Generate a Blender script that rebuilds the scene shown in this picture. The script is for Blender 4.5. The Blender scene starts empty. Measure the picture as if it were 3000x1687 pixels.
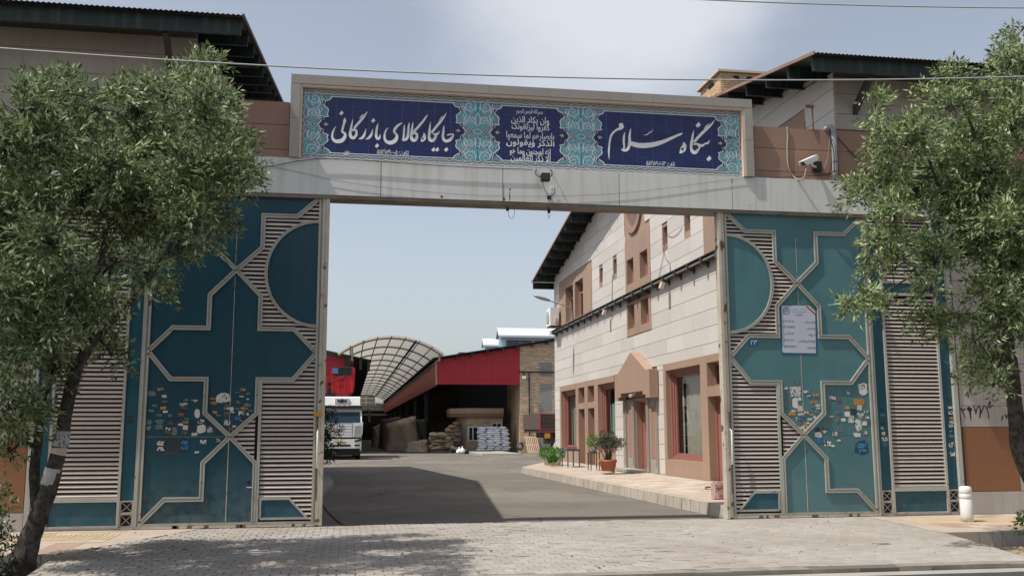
import bpy, bmesh, math, random
import numpy as np
from mathutils import Vector, Matrix, noise as mnoise

random.seed(7); RNG = np.random.default_rng(7)
SC = bpy.context.scene
COL = SC.collection

# ------------------------------------------------------------------ camera
# rows: world axes (X along the gate, Y into the yard, Z up) in camera coordinates
RC = np.array([[0.98644357, -0.02147809, -0.1626892],
               [-0.16408064, -0.14464551, -0.97578441],
               [-0.00257428, 0.98925041, -0.14620877]])
EYE = np.array([0.0, 0.0, 1.6]); FPX = 2836.71
cam_d = bpy.data.cameras.new('camera'); cam = bpy.data.objects.new('camera', cam_d); COL.objects.link(cam)
cam_d.sensor_width = 36; cam_d.lens = FPX / 3000 * 36; cam_d.clip_start = 0.1; cam_d.clip_end = 3000
cam.matrix_world = Matrix([[*RC[0], 0], [*RC[1], 0], [*RC[2], EYE[2]], [0, 0, 0, 1]])
SC.camera = cam

# ------------------------------------------------------------------ world + sun
SUN_TRAVEL = Vector((0.475, 0.113, -0.873)).normalized()
w = bpy.data.worlds.new('World'); SC.world = w; w.use_nodes = True
nt = w.node_tree; nt.nodes.clear()
def wn(t, **k):
    n = nt.nodes.new(t)
    for a, b in k.items(): setattr(n, a, b)
    return n
sky = wn('ShaderNodeTexSky', sky_type='NISHITA', sun_disc=False)
sky.sun_elevation = math.asin(-SUN_TRAVEL.z)
sky.sun_rotation = math.atan2(-SUN_TRAVEL.x, -SUN_TRAVEL.y)
sky.air_density = 1.2; sky.dust_density = 5.0; sky.ozone_density = 1.0; sky.altitude = 1100
tc = wn('ShaderNodeTexCoord')
# thin high cloud: soft noise on the sky direction, denser in one bank
mp = wn('ShaderNodeMapping'); mp.inputs['Scale'].default_value = (1.0, 1.0, 2.2)
nt.links.new(tc.outputs['Generated'], mp.inputs['Vector'])
nz = wn('ShaderNodeTexNoise'); nz.inputs['Scale'].default_value = 2.6; nz.inputs['Detail'].default_value = 5; nz.inputs['Roughness'].default_value = 0.55
nt.links.new(mp.outputs[0], nz.inputs['Vector'])
def wmath(op, a, b=None):
    n = wn('ShaderNodeMath', operation=op)
    for i, v in enumerate((a, b)):
        if v is None: continue
        if isinstance(v, (int, float)): n.inputs[i].default_value = v
        else: nt.links.new(v, n.inputs[i])
    return n.outputs[0]
def bank(d, width):
    dv = wn('ShaderNodeVectorMath', operation='DISTANCE')
    nt.links.new(tc.outputs['Generated'], dv.inputs[0]); dv.inputs[1].default_value = d
    mr = wn('ShaderNodeMapRange', interpolation_type='SMOOTHSTEP')
    nt.links.new(dv.outputs['Value'], mr.inputs['Value'])
    mr.inputs['From Min'].default_value = width; mr.inputs['From Max'].default_value = 0.0
    return mr.outputs[0]
b1 = bank((0.213, 0.875, 0.435), 0.22)
b2 = bank((-0.19, 0.81, 0.555), 0.10)
b3 = bank((0.33, 0.86, 0.40), 0.16)
bb = wmath('ADD', wmath('MULTIPLY', b1, 0.95), wmath('MULTIPLY', b2, 0.55))
bb = wmath('ADD', bb, wmath('MULTIPLY', b3, 0.45))
cl = wmath('ADD', bb, wmath('MULTIPLY', wmath('SUBTRACT', nz.outputs['Fac'], 0.5), 1.5))
mr = wn('ShaderNodeMapRange', interpolation_type='SMOOTHSTEP'); nt.links.new(cl, mr.inputs['Value'])
mr.inputs['From Min'].default_value = 0.05; mr.inputs['From Max'].default_value = 1.0; mr.inputs['To Max'].default_value = 0.62
mix = wn('ShaderNodeMix', data_type='RGBA')
nt.links.new(mr.outputs[0], mix.inputs['Factor'])
hsv = wn('ShaderNodeHueSaturation'); hsv.inputs['Saturation'].default_value = 0.54; hsv.inputs['Value'].default_value = 1.0
nt.links.new(sky.outputs[0], hsv.inputs['Color'])
nt.links.new(hsv.outputs[0], mix.inputs['A']); mix.inputs['B'].default_value = (6.3, 6.5, 6.7, 1)
bg = wn('ShaderNodeBackground'); bg.inputs['Strength'].default_value = 0.15
nt.links.new(mix.outputs['Result'], bg.inputs['Color'])
wo = wn('ShaderNodeOutputWorld'); nt.links.new(bg.outputs[0], wo.inputs['Surface'])

sd = bpy.data.lights.new('sun', 'SUN'); sd.energy = 5.0; sd.angle = math.radians(0.53); sd.color = (1.0, 0.95, 0.87)
so = bpy.data.objects.new('sun', sd); COL.objects.link(so); so.location = (-30, -6, 60)
so.rotation_euler = SUN_TRAVEL.to_track_quat('-Z', 'Y').to_euler()
SC.view_settings.view_transform = 'Standard'; SC.view_settings.look = 'None'
SC.view_settings.exposure = 0.0; SC.view_settings.gamma = 1.0; SC.view_settings.use_curve_mapping = False

# ------------------------------------------------------------------ survey helpers: photograph points on known planes
def ray(px, py):
    return RC @ np.array([px - 1500.0, -(py - 843.5), -FPX])
def on_y(px, py, Y):
    r = ray(px, py); p = EYE + r * (Y / r[1]); return Vector(p)
def on_x(px, py, X):
    r = ray(px, py); p = EYE + r * (X / r[0]); return Vector(p)
def on_z(px, py, z=0.0):
    r = ray(px, py); p = EYE + r * ((z - EYE[2]) / r[2]); return Vector(p)

# ------------------------------------------------------------------ materials
MATS = {}
def material(name, base, rough=0.8, vary=0.0, grain=None, blotch=None, streak=None, bump=0.0, bump_scale=60, metallic=0.0,
             spec=0.3, rnd=0.0, rust=None, dust=None, island=False, alpha=None, trans=None):
    """procedural surface: grain=(scale, amount, colour2) speckle; blotch=(scale, amount, colour2) stains; streak=(amount, colour2) runs down;
    rust=(threshold, colour) patches; dust=(z0, z1, amount, colour) settled dirt; rnd = brightness change from piece to piece"""
    m = bpy.data.materials.new(name); m.use_nodes = True; t = m.node_tree
    bsdf = t.nodes['Principled BSDF']; L = t.links.new
    def N(ty, **k):
        n = t.nodes.new(ty)
        for a, b in k.items(): setattr(n, a, b)
        return n
    geo = N('ShaderNodeNewGeometry'); pos = geo.outputs['Position']
    rgb = N('ShaderNodeRGB'); rgb.outputs[0].default_value = (*base, 1); cur = rgb.outputs[0]
    def mixc(fac, col, mode='MIX'):
        nonlocal cur
        x = N('ShaderNodeMix', data_type='RGBA', blend_type=mode)
        if isinstance(fac, float): x.inputs['Factor'].default_value = fac
        else: L(fac, x.inputs['Factor'])
        L(cur, x.inputs['A'])
        if isinstance(col, tuple): x.inputs['B'].default_value = (*col, 1)
        else: L(col, x.inputs['B'])
        cur = x.outputs['Result']
    def noise_fac(scale, lo, hi, amt, detail=3, stretch=None):
        n = N('ShaderNodeTexNoise'); n.inputs['Scale'].default_value = scale; n.inputs['Detail'].default_value = detail
        v = pos
        if stretch:
            mpn = N('ShaderNodeMapping'); mpn.inputs['Scale'].default_value = stretch; L(pos, mpn.inputs['Vector']); v = mpn.outputs[0]
        L(v, n.inputs['Vector'])
        r = N('ShaderNodeMapRange'); L(n.outputs['Fac'], r.inputs['Value'])
        r.inputs['From Min'].default_value = lo; r.inputs['From Max'].default_value = hi; r.inputs['To Max'].default_value = amt
        return r.outputs[0]
    if rnd:
        if island: src = geo.outputs['Random Per Island']
        else: src = N('ShaderNodeObjectInfo').outputs['Random']
        r = N('ShaderNodeMapRange'); L(src, r.inputs['Value']); r.inputs['To Min'].default_value = 1 - rnd; r.inputs['To Max'].default_value = 1 + rnd
        c = N('ShaderNodeCombineColor'); [L(r.outputs[0], c.inputs[i]) for i in range(3)]
        mixc(1.0, c.outputs[0], 'MULTIPLY')
    if blotch: mixc(noise_fac(blotch[0], 0.42, 0.68, blotch[1], 5), blotch[2])
    if grain: mixc(noise_fac(grain[0], 0.45, 0.62, grain[1], 2), grain[2])
    if streak: mixc(noise_fac(1.0, 0.48, 0.72, streak[0], 4, (9, 9, 0.55)), streak[1])
    if dust:
        s = N('ShaderNodeSeparateXYZ'); L(pos, s.inputs[0])
        r = N('ShaderNodeMapRange'); L(s.outputs['Z'], r.inputs['Value'])
        r.inputs['From Min'].default_value = dust[1]; r.inputs['From Max'].default_value = dust[0]; r.inputs['To Max'].default_value = dust[2]
        mm = N('ShaderNodeMath', operation='MULTIPLY'); L(r.outputs[0], mm.inputs[0]); L(noise_fac(7, 0.3, 0.65, 1.0, 5), mm.inputs[1])
        mixc(mm.outputs[0], dust[3])
    if rust: mixc(noise_fac(rust[2] if len(rust) > 2 else 9, rust[0], rust[0] + 0.06, 0.9, 6), rust[1])
    L(cur, bsdf.inputs['Base Color'])
    bsdf.inputs['Roughness'].default_value = rough; bsdf.inputs['Metallic'].default_value = metallic
    bsdf.inputs['Specular IOR Level'].default_value = spec
    if bump:
        n = N('ShaderNodeTexNoise'); n.inputs['Scale'].default_value = bump_scale; n.inputs['Detail'].default_value = 4; L(pos, n.inputs['Vector'])
        b = N('ShaderNodeBump'); b.inputs['Strength'].default_value = bump; b.inputs['Distance'].default_value = 0.01
        L(n.outputs['Fac'], b.inputs['Height']); L(b.outputs[0], bsdf.inputs['Normal'])
    if trans: bsdf.inputs['Transmission Weight'].default_value = trans
    if alpha is not None: bsdf.inputs['Alpha'].default_value = alpha
    MATS[name] = m; return m
M = MATS
material('facade_stone', (0.58, 0.55, 0.515), 0.75, streak=(0.22, (0.48, 0.43, 0.38)), grain=(160, 0.5, (0.49, 0.445, 0.40)), blotch=(0.9, 0.3, (0.64, 0.595, 0.55)), rnd=0.10, bump=0.05)
material('facade_stone_grey', (0.43, 0.395, 0.355), 0.8, grain=(90, 0.7, (0.29, 0.265, 0.235)), blotch=(0.8, 0.45, (0.34, 0.305, 0.27)), streak=(0.4, (0.29, 0.255, 0.22)), rnd=0.09, bump=0.06)
material('salmon_stone', (0.345, 0.235, 0.175), 0.7, grain=(150, 0.4, (0.28, 0.185, 0.135)), blotch=(1.3, 0.35, (0.40, 0.28, 0.215)), streak=(0.25, (0.27, 0.18, 0.135)), rnd=0.05, bump=0.04)
material('brown_granite', (0.33, 0.20, 0.15), 0.7, grain=(120, 0.7, (0.20, 0.12, 0.09)), streak=(0.3, (0.24, 0.15, 0.115)), blotch=(1.5, 0.3, (0.37, 0.24, 0.19)), rnd=0.08, bump=0.04)
material('orange_granite', (0.25, 0.115, 0.055), 0.6, grain=(120, 0.7, (0.13, 0.06, 0.035)), rnd=0.08, bump=0.04)
material('frame_granite', (0.36, 0.335, 0.30), 0.7, grain=(130, 0.7, (0.22, 0.205, 0.19)), blotch=(1.2, 0.4, (0.29, 0.26, 0.23)), rnd=0.06)
material('cream_trim', (0.60, 0.47, 0.38), 0.6, blotch=(3, 0.4, (0.48, 0.36, 0.28)))
material('joint_mortar', (0.16, 0.14, 0.12), 0.95)
for _n, _k in (('teal_shaded', 1.0), ('teal_sunlit', 0.0)):
    # one teal twice: left leaf's shade and right leaf's sun put into the colour
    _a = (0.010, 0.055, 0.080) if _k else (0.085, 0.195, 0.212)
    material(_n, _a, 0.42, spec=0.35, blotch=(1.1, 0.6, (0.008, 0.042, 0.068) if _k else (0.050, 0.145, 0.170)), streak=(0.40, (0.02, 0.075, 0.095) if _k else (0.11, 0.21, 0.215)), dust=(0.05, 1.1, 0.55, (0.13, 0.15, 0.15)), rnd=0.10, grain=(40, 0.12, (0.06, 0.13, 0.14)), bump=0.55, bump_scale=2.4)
material('teal_deep', (0.010, 0.070, 0.105), 0.42, spec=0.35, blotch=(1.5, 0.5, (0.02, 0.11, 0.14)), dust=(0.05, 0.6, 0.4, (0.12, 0.14, 0.14)))
material('cream_paint', (0.40, 0.395, 0.35), 0.5, spec=0.4, blotch=(2.2, 0.5, (0.30, 0.285, 0.24)), rust=(0.66, (0.10, 0.05, 0.03), 14), dust=(0.0, 0.5, 0.6, (0.26, 0.22, 0.17)))
material('worn_cream_paint', (0.52, 0.47, 0.38), 0.55, spec=0.4, blotch=(2.2, 0.6, (0.38, 0.31, 0.23)), rust=(0.60, (0.09, 0.045, 0.03), 6))
material('slat_paint', (0.57, 0.49, 0.425), 0.5, spec=0.4, blotch=(1.2, 0.4, (0.47, 0.41, 0.37)), rnd=0.07, rust=(0.74, (0.13, 0.08, 0.06), 12), dust=(0.2, 2.2, 0.35, (0.38, 0.32, 0.27)))
material('beam_paint', (0.63, 0.63, 0.60), 0.42, spec=0.4, blotch=(0.8, 0.4, (0.56, 0.55, 0.51)), streak=(0.5, (0.46, 0.42, 0.36)), bump=0.3, bump_scale=1.6, rust=(0.775, (0.13, 0.07, 0.045), 5), rnd=0.03)
material('rusty_metal', (0.12, 0.065, 0.045), 0.8, blotch=(8, 0.7, (0.22, 0.15, 0.11)), bump=0.2)
material('tile_blue', (0.010, 0.016, 0.095), 0.16, spec=0.45, rnd=0.14, blotch=(3, 0.3, (0.016, 0.024, 0.125)))
material('tile_turquoise', (0.11, 0.29, 0.36), 0.25, spec=0.5, rnd=0.08, blotch=(20, 0.75, (0.05, 0.16, 0.25)), grain=(30, 0.6, (0.34, 0.38, 0.32)))
material('grout', (0.20, 0.24, 0.42), 0.8)
material('pale_glaze', (0.58, 0.68, 0.71), 0.3, spec=0.5)
material('dark_glaze', (0.04, 0.035, 0.08), 0.3)
material('ochre_glaze', (0.52, 0.38, 0.28), 0.35)
material('border_glaze', (0.30, 0.265, 0.255), 0.3, grain=(45, 0.7, (0.13, 0.10, 0.10)))
material('turquoise_line', (0.12, 0.42, 0.50), 0.25)
material('letter_white', (0.80, 0.80, 0.77), 0.35)
material('roof_sheet', (0.055, 0.058, 0.06), 0.55, metallic=0.2, blotch=(2, 0.5, (0.085, 0.08, 0.075)))
material('roof_rust', (0.24, 0.15, 0.115), 0.7, blotch=(3, 0.6, (0.35, 0.22, 0.17)))
material('green_steel', (0.022, 0.034, 0.033), 0.5, streak=(0.7, (0.07, 0.088, 0.078)), blotch=(2, 0.4, (0.018, 0.03, 0.03)))
material('dark_steel', (0.035, 0.037, 0.038), 0.5, blotch=(4, 0.4, (0.06, 0.055, 0.05)))
material('buff_brick', (0.60, 0.40, 0.25), 0.85, rnd=0.16, grain=(60, 0.3, (0.48, 0.31, 0.19)), bump=0.15)
material('yard_brick', (0.60, 0.45, 0.31), 0.85, rnd=0.14, grain=(30, 0.3, (0.30, 0.19, 0.12)))
material('brick_joint', (0.42, 0.32, 0.225), 0.95)
material('yard_asphalt', (0.165, 0.148, 0.128), 0.92, blotch=(0.35, 0.7, (0.225, 0.20, 0.17)), grain=(55, 0.5, (0.11, 0.10, 0.09)), streak=None, bump=0.35, bump_scale=90)
material('street_asphalt', (0.035, 0.036, 0.038), 0.9, grain=(70, 0.7, (0.075, 0.075, 0.075)), bump=0.6, bump_scale=70)
material('paver', (0.335, 0.312, 0.285), 0.9, rnd=0.12, blotch=(0.55, 0.7, (0.245, 0.205, 0.17)), streak=(0.3, (0.25, 0.21, 0.175)), grain=(45, 0.35, (0.26, 0.23, 0.20)), bump=0.25, bump_scale=80)
material('paver_field', (0.335, 0.312, 0.285), 0.9, rnd=0.12, island=True, blotch=(0.55, 0.7, (0.245, 0.205, 0.17)), streak=(0.3, (0.25, 0.21, 0.175)), grain=(45, 0.35, (0.26, 0.23, 0.20)), bump=0.25, bump_scale=80)
material('sand_joint', (0.12, 0.107, 0.092), 0.95, blotch=(0.5, 0.9, (0.30, 0.27, 0.235)))
material('concrete', (0.34, 0.315, 0.28), 0.9, blotch=(1.5, 0.6, (0.26, 0.24, 0.21)), grain=(60, 0.3, (0.25, 0.23, 0.21)), rnd=0.08, bump=0.2)
material('kerb_stone', (0.42, 0.37, 0.315), 0.85, blotch=(2.5, 0.6, (0.31, 0.265, 0.22)), rnd=0.08, bump=0.15)
material('pink_paving', (0.40, 0.335, 0.28), 0.85, rnd=0.08, blotch=(1.5, 0.45, (0.50, 0.42, 0.34)), grain=(70, 0.3, (0.35, 0.27, 0.21)))
material('red_paving', (0.34, 0.245, 0.195), 0.85, rnd=0.08, blotch=(2, 0.45, (0.38, 0.29, 0.22)), grain=(70, 0.3, (0.28, 0.19, 0.14)))
material('yellow_paving', (0.48, 0.375, 0.225), 0.85, rnd=0.08, blotch=(2, 0.8, (0.44, 0.345, 0.24)))
material('soil', (0.30, 0.235, 0.165), 1.0, grain=(25, 0.6, (0.20, 0.15, 0.105)), bump=0.8, bump_scale=25)
material('dark_soil', (0.075, 0.058, 0.045), 1.0, grain=(25, 0.6, (0.12, 0.095, 0.07)), bump=0.8, bump_scale=25)
material('ground_earth', (0.26, 0.225, 0.18), 1.0, blotch=(0.05, 0.5, (0.20, 0.17, 0.14)))
material('red_sheet', (0.42, 0.032, 0.045), 0.5, blotch=(0.5, 0.5, (0.35, 0.03, 0.04)), streak=(0.3, (0.30, 0.045, 0.05)), rnd=0.05)
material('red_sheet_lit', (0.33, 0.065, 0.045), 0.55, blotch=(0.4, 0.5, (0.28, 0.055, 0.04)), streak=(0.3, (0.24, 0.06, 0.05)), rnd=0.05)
material('canopy_frame', (0.36, 0.31, 0.255), 0.6, blotch=(2, 0.4, (0.20, 0.16, 0.13)))
material('end_panel', (0.44, 0.43, 0.38), 0.7, rnd=0.04)
material('white_paint', (0.82, 0.82, 0.80), 0.35, spec=0.5, blotch=(2, 0.3, (0.66, 0.65, 0.62)))
material('truck_red', (0.50, 0.025, 0.03), 0.4, blotch=(2, 0.5, (0.36, 0.03, 0.03)), dust=(2.0, 3.9, 0.5, (0.12, 0.07, 0.06)))
material('rubber', (0.02, 0.02, 0.021), 0.85)
material('black_plastic', (0.018, 0.018, 0.02), 0.6)
material('dark_glass', (0.016, 0.028, 0.04), 0.06, spec=0.6)
material('window_glass', (0.06, 0.065, 0.065), 0.05, spec=0.6)
material('curtain', (0.38, 0.355, 0.305), 0.9, rnd=0.05)
material('pale_curtain', (0.33, 0.42, 0.41), 0.9)
material('red_frame', (0.30, 0.13, 0.105), 0.5, rnd=0.05)
material('salmon_frame', (0.46, 0.235, 0.185), 0.5, rnd=0.05)
material('grey_plaster', (0.30, 0.29, 0.275), 0.9, blotch=(1.2, 0.6, (0.22, 0.215, 0.21)))
material('sack_white', (0.76, 0.78, 0.82), 0.85, rnd=0.07, bump=0.3, bump_scale=25)
material('sack_jute', (0.36, 0.275, 0.195), 0.95, rnd=0.14, bump=0.4, bump_scale=30)
material('tarp', (0.34, 0.275, 0.205), 0.9, blotch=(1.2, 0.5, (0.26, 0.205, 0.15)), rnd=0.10, bump=0.2, bump_scale=12)
material('tarp_dark', (0.11, 0.10, 0.085), 0.9, blotch=(1.2, 0.5, (0.085, 0.075, 0.06)))
material('pale_wood', (0.46, 0.33, 0.23), 0.85, rnd=0.12, grain=(30, 0.4, (0.36, 0.25, 0.17)))
material('grey_pipe', (0.30, 0.31, 0.32), 0.5, blotch=(3, 0.4, (0.22, 0.22, 0.22)))
material('conduit', (0.33, 0.30, 0.27), 0.6)
material('cable_black', (0.02, 0.02, 0.022), 0.6)
material('cable_grey', (0.20, 0.195, 0.185), 0.6)
material('wire_pale', (0.42, 0.41, 0.39), 0.5)
material('bollard_paint', (0.70, 0.69, 0.66), 0.5, blotch=(4, 0.4, (0.58, 0.56, 0.52)), dust=(0.0, 0.3, 0.6, (0.42, 0.36, 0.29)))
material('terracotta', (0.36, 0.115, 0.06), 0.8, blotch=(5, 0.4, (0.42, 0.17, 0.10)))
material('white_pot', (0.55, 0.52, 0.46), 0.7)
material('bark', (0.060, 0.050, 0.042), 0.95, grain=(14, 0.8, (0.028, 0.022, 0.018)), blotch=(5, 0.6, (0.15, 0.13, 0.11)), bump=0.8, bump_scale=22)
material('whitewash', (0.50, 0.47, 0.44), 0.9, grain=(18, 0.5, (0.36, 0.33, 0.30)), bump=0.5, bump_scale=22)
material('paper_white', (0.62, 0.61, 0.58), 0.8, rnd=0.08, blotch=(9, 0.4, (0.52, 0.50, 0.46)))
material('paper_grey', (0.24, 0.255, 0.26), 0.8, rnd=0.2, blotch=(12, 0.7, (0.12, 0.17, 0.18)))
material('paper_yellow', (0.50, 0.25, 0.05), 0.8, rnd=0.15)
material('paper_blue', (0.03, 0.17, 0.36), 0.7, rnd=0.15)
material('paper_dark', (0.025, 0.04, 0.055), 0.7, rnd=0.3)
material('print_black', (0.02, 0.02, 0.022), 0.7)
material('print_red', (0.42, 0.05, 0.06), 0.7)
material('print_green', (0.03, 0.20, 0.09), 0.7)
material('print_blue', (0.12, 0.16, 0.33), 0.7)
material('poster_vinyl', (0.50, 0.53, 0.62), 0.45, blotch=(3, 0.3, (0.44, 0.47, 0.56)))
material('poster_back', (0.02, 0.13, 0.27), 0.5)
material('red_white_stone', (0.48, 0.38, 0.35), 0.8, grain=(14, 0.85, (0.42, 0.10, 0.10)))
material('lamp_grey', (0.36, 0.37, 0.38), 0.5)
material('blue_sheet', (0.15, 0.36, 0.55), 0.5, blotch=(1, 0.4, (0.22, 0.42, 0.58)))
material('white_sheet', (0.58, 0.61, 0.66), 0.5)
material('louver_dark', (0.10, 0.10, 0.11), 0.6)
material('plate_yellow', (0.55, 0.33, 0.05), 0.5)

def leaf_material(name, c1, c2, c3):
    m = bpy.data.materials.new(name); m.use_nodes = True; t = m.node_tree; L = t.links.new
    b = t.nodes['Principled BSDF']; out = t.nodes['Material Output']
    geo = t.nodes.new('ShaderNodeNewGeometry')
    cr = t.nodes.new('ShaderNodeValToRGB'); L(geo.outputs['Random Per Island'], cr.inputs[0])
    cr.color_ramp.elements[0].color = (*c1, 1); cr.color_ramp.elements[1].color = (*c3, 1)
    e = cr.color_ramp.elements.new(0.55); e.color = (*c2, 1)
    L(cr.outputs[0], b.inputs['Base Color']); b.inputs['Roughness'].default_value = 0.5; b.inputs['Specular IOR Level'].default_value = 0.35
    tr = t.nodes.new('ShaderNodeBsdfTranslucent'); L(cr.outputs[0], tr.inputs[0])
    mx = t.nodes.new('ShaderNodeMixShader'); mx.inputs[0].default_value = 0.25
    L(b.outputs[0], mx.inputs[1]); L(tr.outputs[0], mx.inputs[2]); L(mx.outputs[0], out.inputs['Surface'])
    MATS[name] = m
leaf_material('ash_leaf', (0.046, 0.078, 0.028), (0.165, 0.22, 0.092), (0.42, 0.46, 0.26))
leaf_material('ash_leaf_pale', (0.056, 0.094, 0.030), (0.205, 0.265, 0.105), (0.46, 0.51, 0.28))
leaf_material('shrub_leaf', (0.012, 0.03, 0.012), (0.025, 0.055, 0.018), (0.05, 0.09, 0.03))
leaf_material('basil_leaf', (0.06, 0.16, 0.025), (0.10, 0.24, 0.04), (0.15, 0.30, 0.06))
leaf_material('olive_leaf', (0.06, 0.075, 0.04), (0.11, 0.12, 0.07), (0.18, 0.17, 0.11))

def clear_sheet(name, base, opacity):
    m = bpy.data.materials.new(name); m.use_nodes = True; t = m.node_tree; L = t.links.new
    b = t.nodes['Principled BSDF']; out = t.nodes['Material Output']
    b.inputs['Base Color'].default_value = (*base, 1); b.inputs['Roughness'].default_value = 0.35
    tl = t.nodes.new('ShaderNodeBsdfTranslucent'); tl.inputs[0].default_value = (*base, 1)
    tp = t.nodes.new('ShaderNodeBsdfTransparent'); tp.inputs[0].default_value = (0.95, 0.95, 0.92, 1)
    a = t.nodes.new('ShaderNodeMixShader'); a.inputs[0].default_value = 0.52; L(b.outputs[0], a.inputs[1]); L(tl.outputs[0], a.inputs[2])
    c = t.nodes.new('ShaderNodeMixShader'); c.inputs[0].default_value = opacity; L(tp.outputs[0], c.inputs[1]); L(a.outputs[0], c.inputs[2])
    L(c.outputs[0], out.inputs['Surface']); MATS[name] = m
clear_sheet('poly_sheet', (0.43, 0.415, 0.37), 0.90)

# ------------------------------------------------------------------ mesh builder
class MB:
    def __init__(s): s.v = []; s.f = []; s.mi = []
    def add(s, vs, fs, mi=0):
        n = len(s.v); s.v.extend([tuple(q) for q in vs]); s.f.extend([tuple(i + n for i in f) for f in fs]); s.mi.extend([mi] * len(fs)); return s
    def box(s, x0, x1, y0, y1, z0, z1, mi=0):
        return s.add([(x0, y0, z0), (x1, y0, z0), (x1, y1, z0), (x0, y1, z0), (x0, y0, z1), (x1, y0, z1), (x1, y1, z1), (x0, y1, z1)],
                     [(0, 3, 2, 1), (4, 5, 6, 7), (0, 1, 5, 4), (1, 2, 6, 5), (2, 3, 7, 6), (3, 0, 4, 7)], mi)
    def prism(s, poly, fn, a, b, mi=0):
        """poly: 2-D outline (either winding); fn(u, v, d) -> point; extruded from a to b"""
        n = len(poly)
        vs = [fn(u, v, a) for u, v in poly] + [fn(u, v, b) for u, v in poly]
        fs = [tuple(range(n)), tuple(range(2 * n - 1, n - 1, -1))] + [(i, (i + 1) % n, n + (i + 1) % n, n + i) for i in range(n)]
        return s.add(vs, fs, mi)
    def tube(s, pts, r, n=6, mi=0, caps=True):
        pts = [Vector(p) for p in pts]; m = len(pts); rs = r if isinstance(r, (list, tuple)) else [r] * m
        vs = []; up = Vector((0.13, 0.21, 1)).normalized()
        for i, p in enumerate(pts):
            d = (pts[min(i + 1, m - 1)] - pts[max(i - 1, 0)])
            d = d.normalized() if d.length > 1e-9 else Vector((0, 0, 1))
            if abs(d.dot(up)) > 0.95: up = Vector((1, 0.1, 0)).normalized()
            a = d.cross(up).normalized(); b = d.cross(a)
            for k in range(n):
                t = 2 * math.pi * k / n; vs.append(p + (a * math.cos(t) + b * math.sin(t)) * rs[i])
        fs = [(i * n + k, i * n + (k + 1) % n, (i + 1) * n + (k + 1) % n, (i + 1) * n + k) for i in range(m - 1) for k in range(n)]
        if caps: fs += [tuple(range(n - 1, -1, -1)), tuple((m - 1) * n + k for k in range(n))]
        return s.add(vs, fs, mi)
    def lathe(s, c, prof, n=20, mi=0, axis='z'):
        c = Vector(c); vs = []
        for r, h in prof:
            for k in range(n):
                t = 2 * math.pi * k / n; q = (r * math.cos(t), r * math.sin(t), h)
                if axis == 'y': q = (q[0], q[2], q[1])
                elif axis == 'x': q = (q[2], q[0], q[1])
                vs.append(c + Vector(q))
        m = len(prof)
        fs = [(i * n + k, i * n + (k + 1) % n, (i + 1) * n + (k + 1) % n, (i + 1) * n + k) for i in range(m - 1) for k in range(n)]
        fs += [tuple(range(n - 1, -1, -1)), tuple((m - 1) * n + k for k in range(n))]
        return s.add(vs, fs, mi)
    def obox(s, c, ax, ay, az, mi=0):
        """box from centre and three half-axis vectors"""
        c, ax, ay, az = map(Vector, (c, ax, ay, az))
        vs = [c + sx * ax + sy * ay + sz * az for sz in (-1, 1) for sx, sy in ((-1, -1), (1, -1), (1, 1), (-1, 1))]
        return s.add(vs, [(0, 3, 2, 1), (4, 5, 6, 7), (0, 1, 5, 4), (1, 2, 6, 5), (2, 3, 7, 6), (3, 0, 4, 7)], mi)
    def build(s, name, mat, parent=None, smooth=False, fix=True):
        if not s.v: return None
        va = np.array([tuple(q) for q in s.v], dtype=float)
        c = (va.min(0) + va.max(0)) / 2
        me = bpy.data.meshes.new(name); me.from_pydata((va - c).tolist(), [], s.f)
        for mm in (mat if isinstance(mat, (list, tuple)) else [mat]): me.materials.append(M[mm] if isinstance(mm, str) else mm)
        if any(s.mi): me.polygons.foreach_set('material_index', s.mi)
        if fix:
            bm = bmesh.new(); bm.from_mesh(me); bmesh.ops.recalc_face_normals(bm, faces=bm.faces); bm.to_mesh(me); bm.free()
        if smooth: me.polygons.foreach_set('use_smooth', [True] * len(me.polygons))
        me.update()
        o = bpy.data.objects.new(name, me); COL.objects.link(o)
        o.location = Vector(c)
        if parent is not None: put(o, parent)
        return o
def world_loc(o):
    p = Vector(o.location)
    while o.parent is not None: o = o.parent; p = p + Vector(o.location)
    return p
def put(o, parent):
    """parent keeping the place (parents are never turned)"""
    o.location = Vector(o.location) - world_loc(parent); o.parent = parent
def inst(name, me, parent, loc, rot=(0, 0, 0), scale=(1, 1, 1), mat=None):
    o = bpy.data.objects.new(name, me); COL.objects.link(o); o.location = loc; o.rotation_euler = rot; o.scale = scale
    if parent is not None: put(o, parent)
    return o
def mesh_of(mb, name, mat, smooth=False):
    o = mb.build(name, mat, None, smooth); me = o.data; bpy.data.objects.remove(o); return me
def tag(o, label, cat, group=None):
    o['label'] = label; o['category'] = cat
    if group: o['group'] = group
    return o
def thing(name, label, cat, loc=(0, 0, 0), group=None):
    o = bpy.data.objects.new(name, None); COL.objects.link(o); o.location = loc; o.empty_display_size = 0.3
    return tag(o, label, cat, group)
def struct(o): o['kind'] = 'structure'; return o
def stuff(o): o['kind'] = 'stuff'; return o
def copy_thing(root, loc, label=None):
    """a thing, its parts and their sub-parts"""
    def cp(o, par):
        c = o.copy(); COL.objects.link(c); c.parent = par
        for ch in o.children: cp(ch, c)
        return c
    r = cp(root, None); r.location = loc
    if label: r['label'] = label
    return r
def rot_thing(o, rz): o.rotation_euler = (0, 0, rz)
def box(name, mat, parent, *a):
    return MB().box(*a).build(name, mat, parent)
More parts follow.
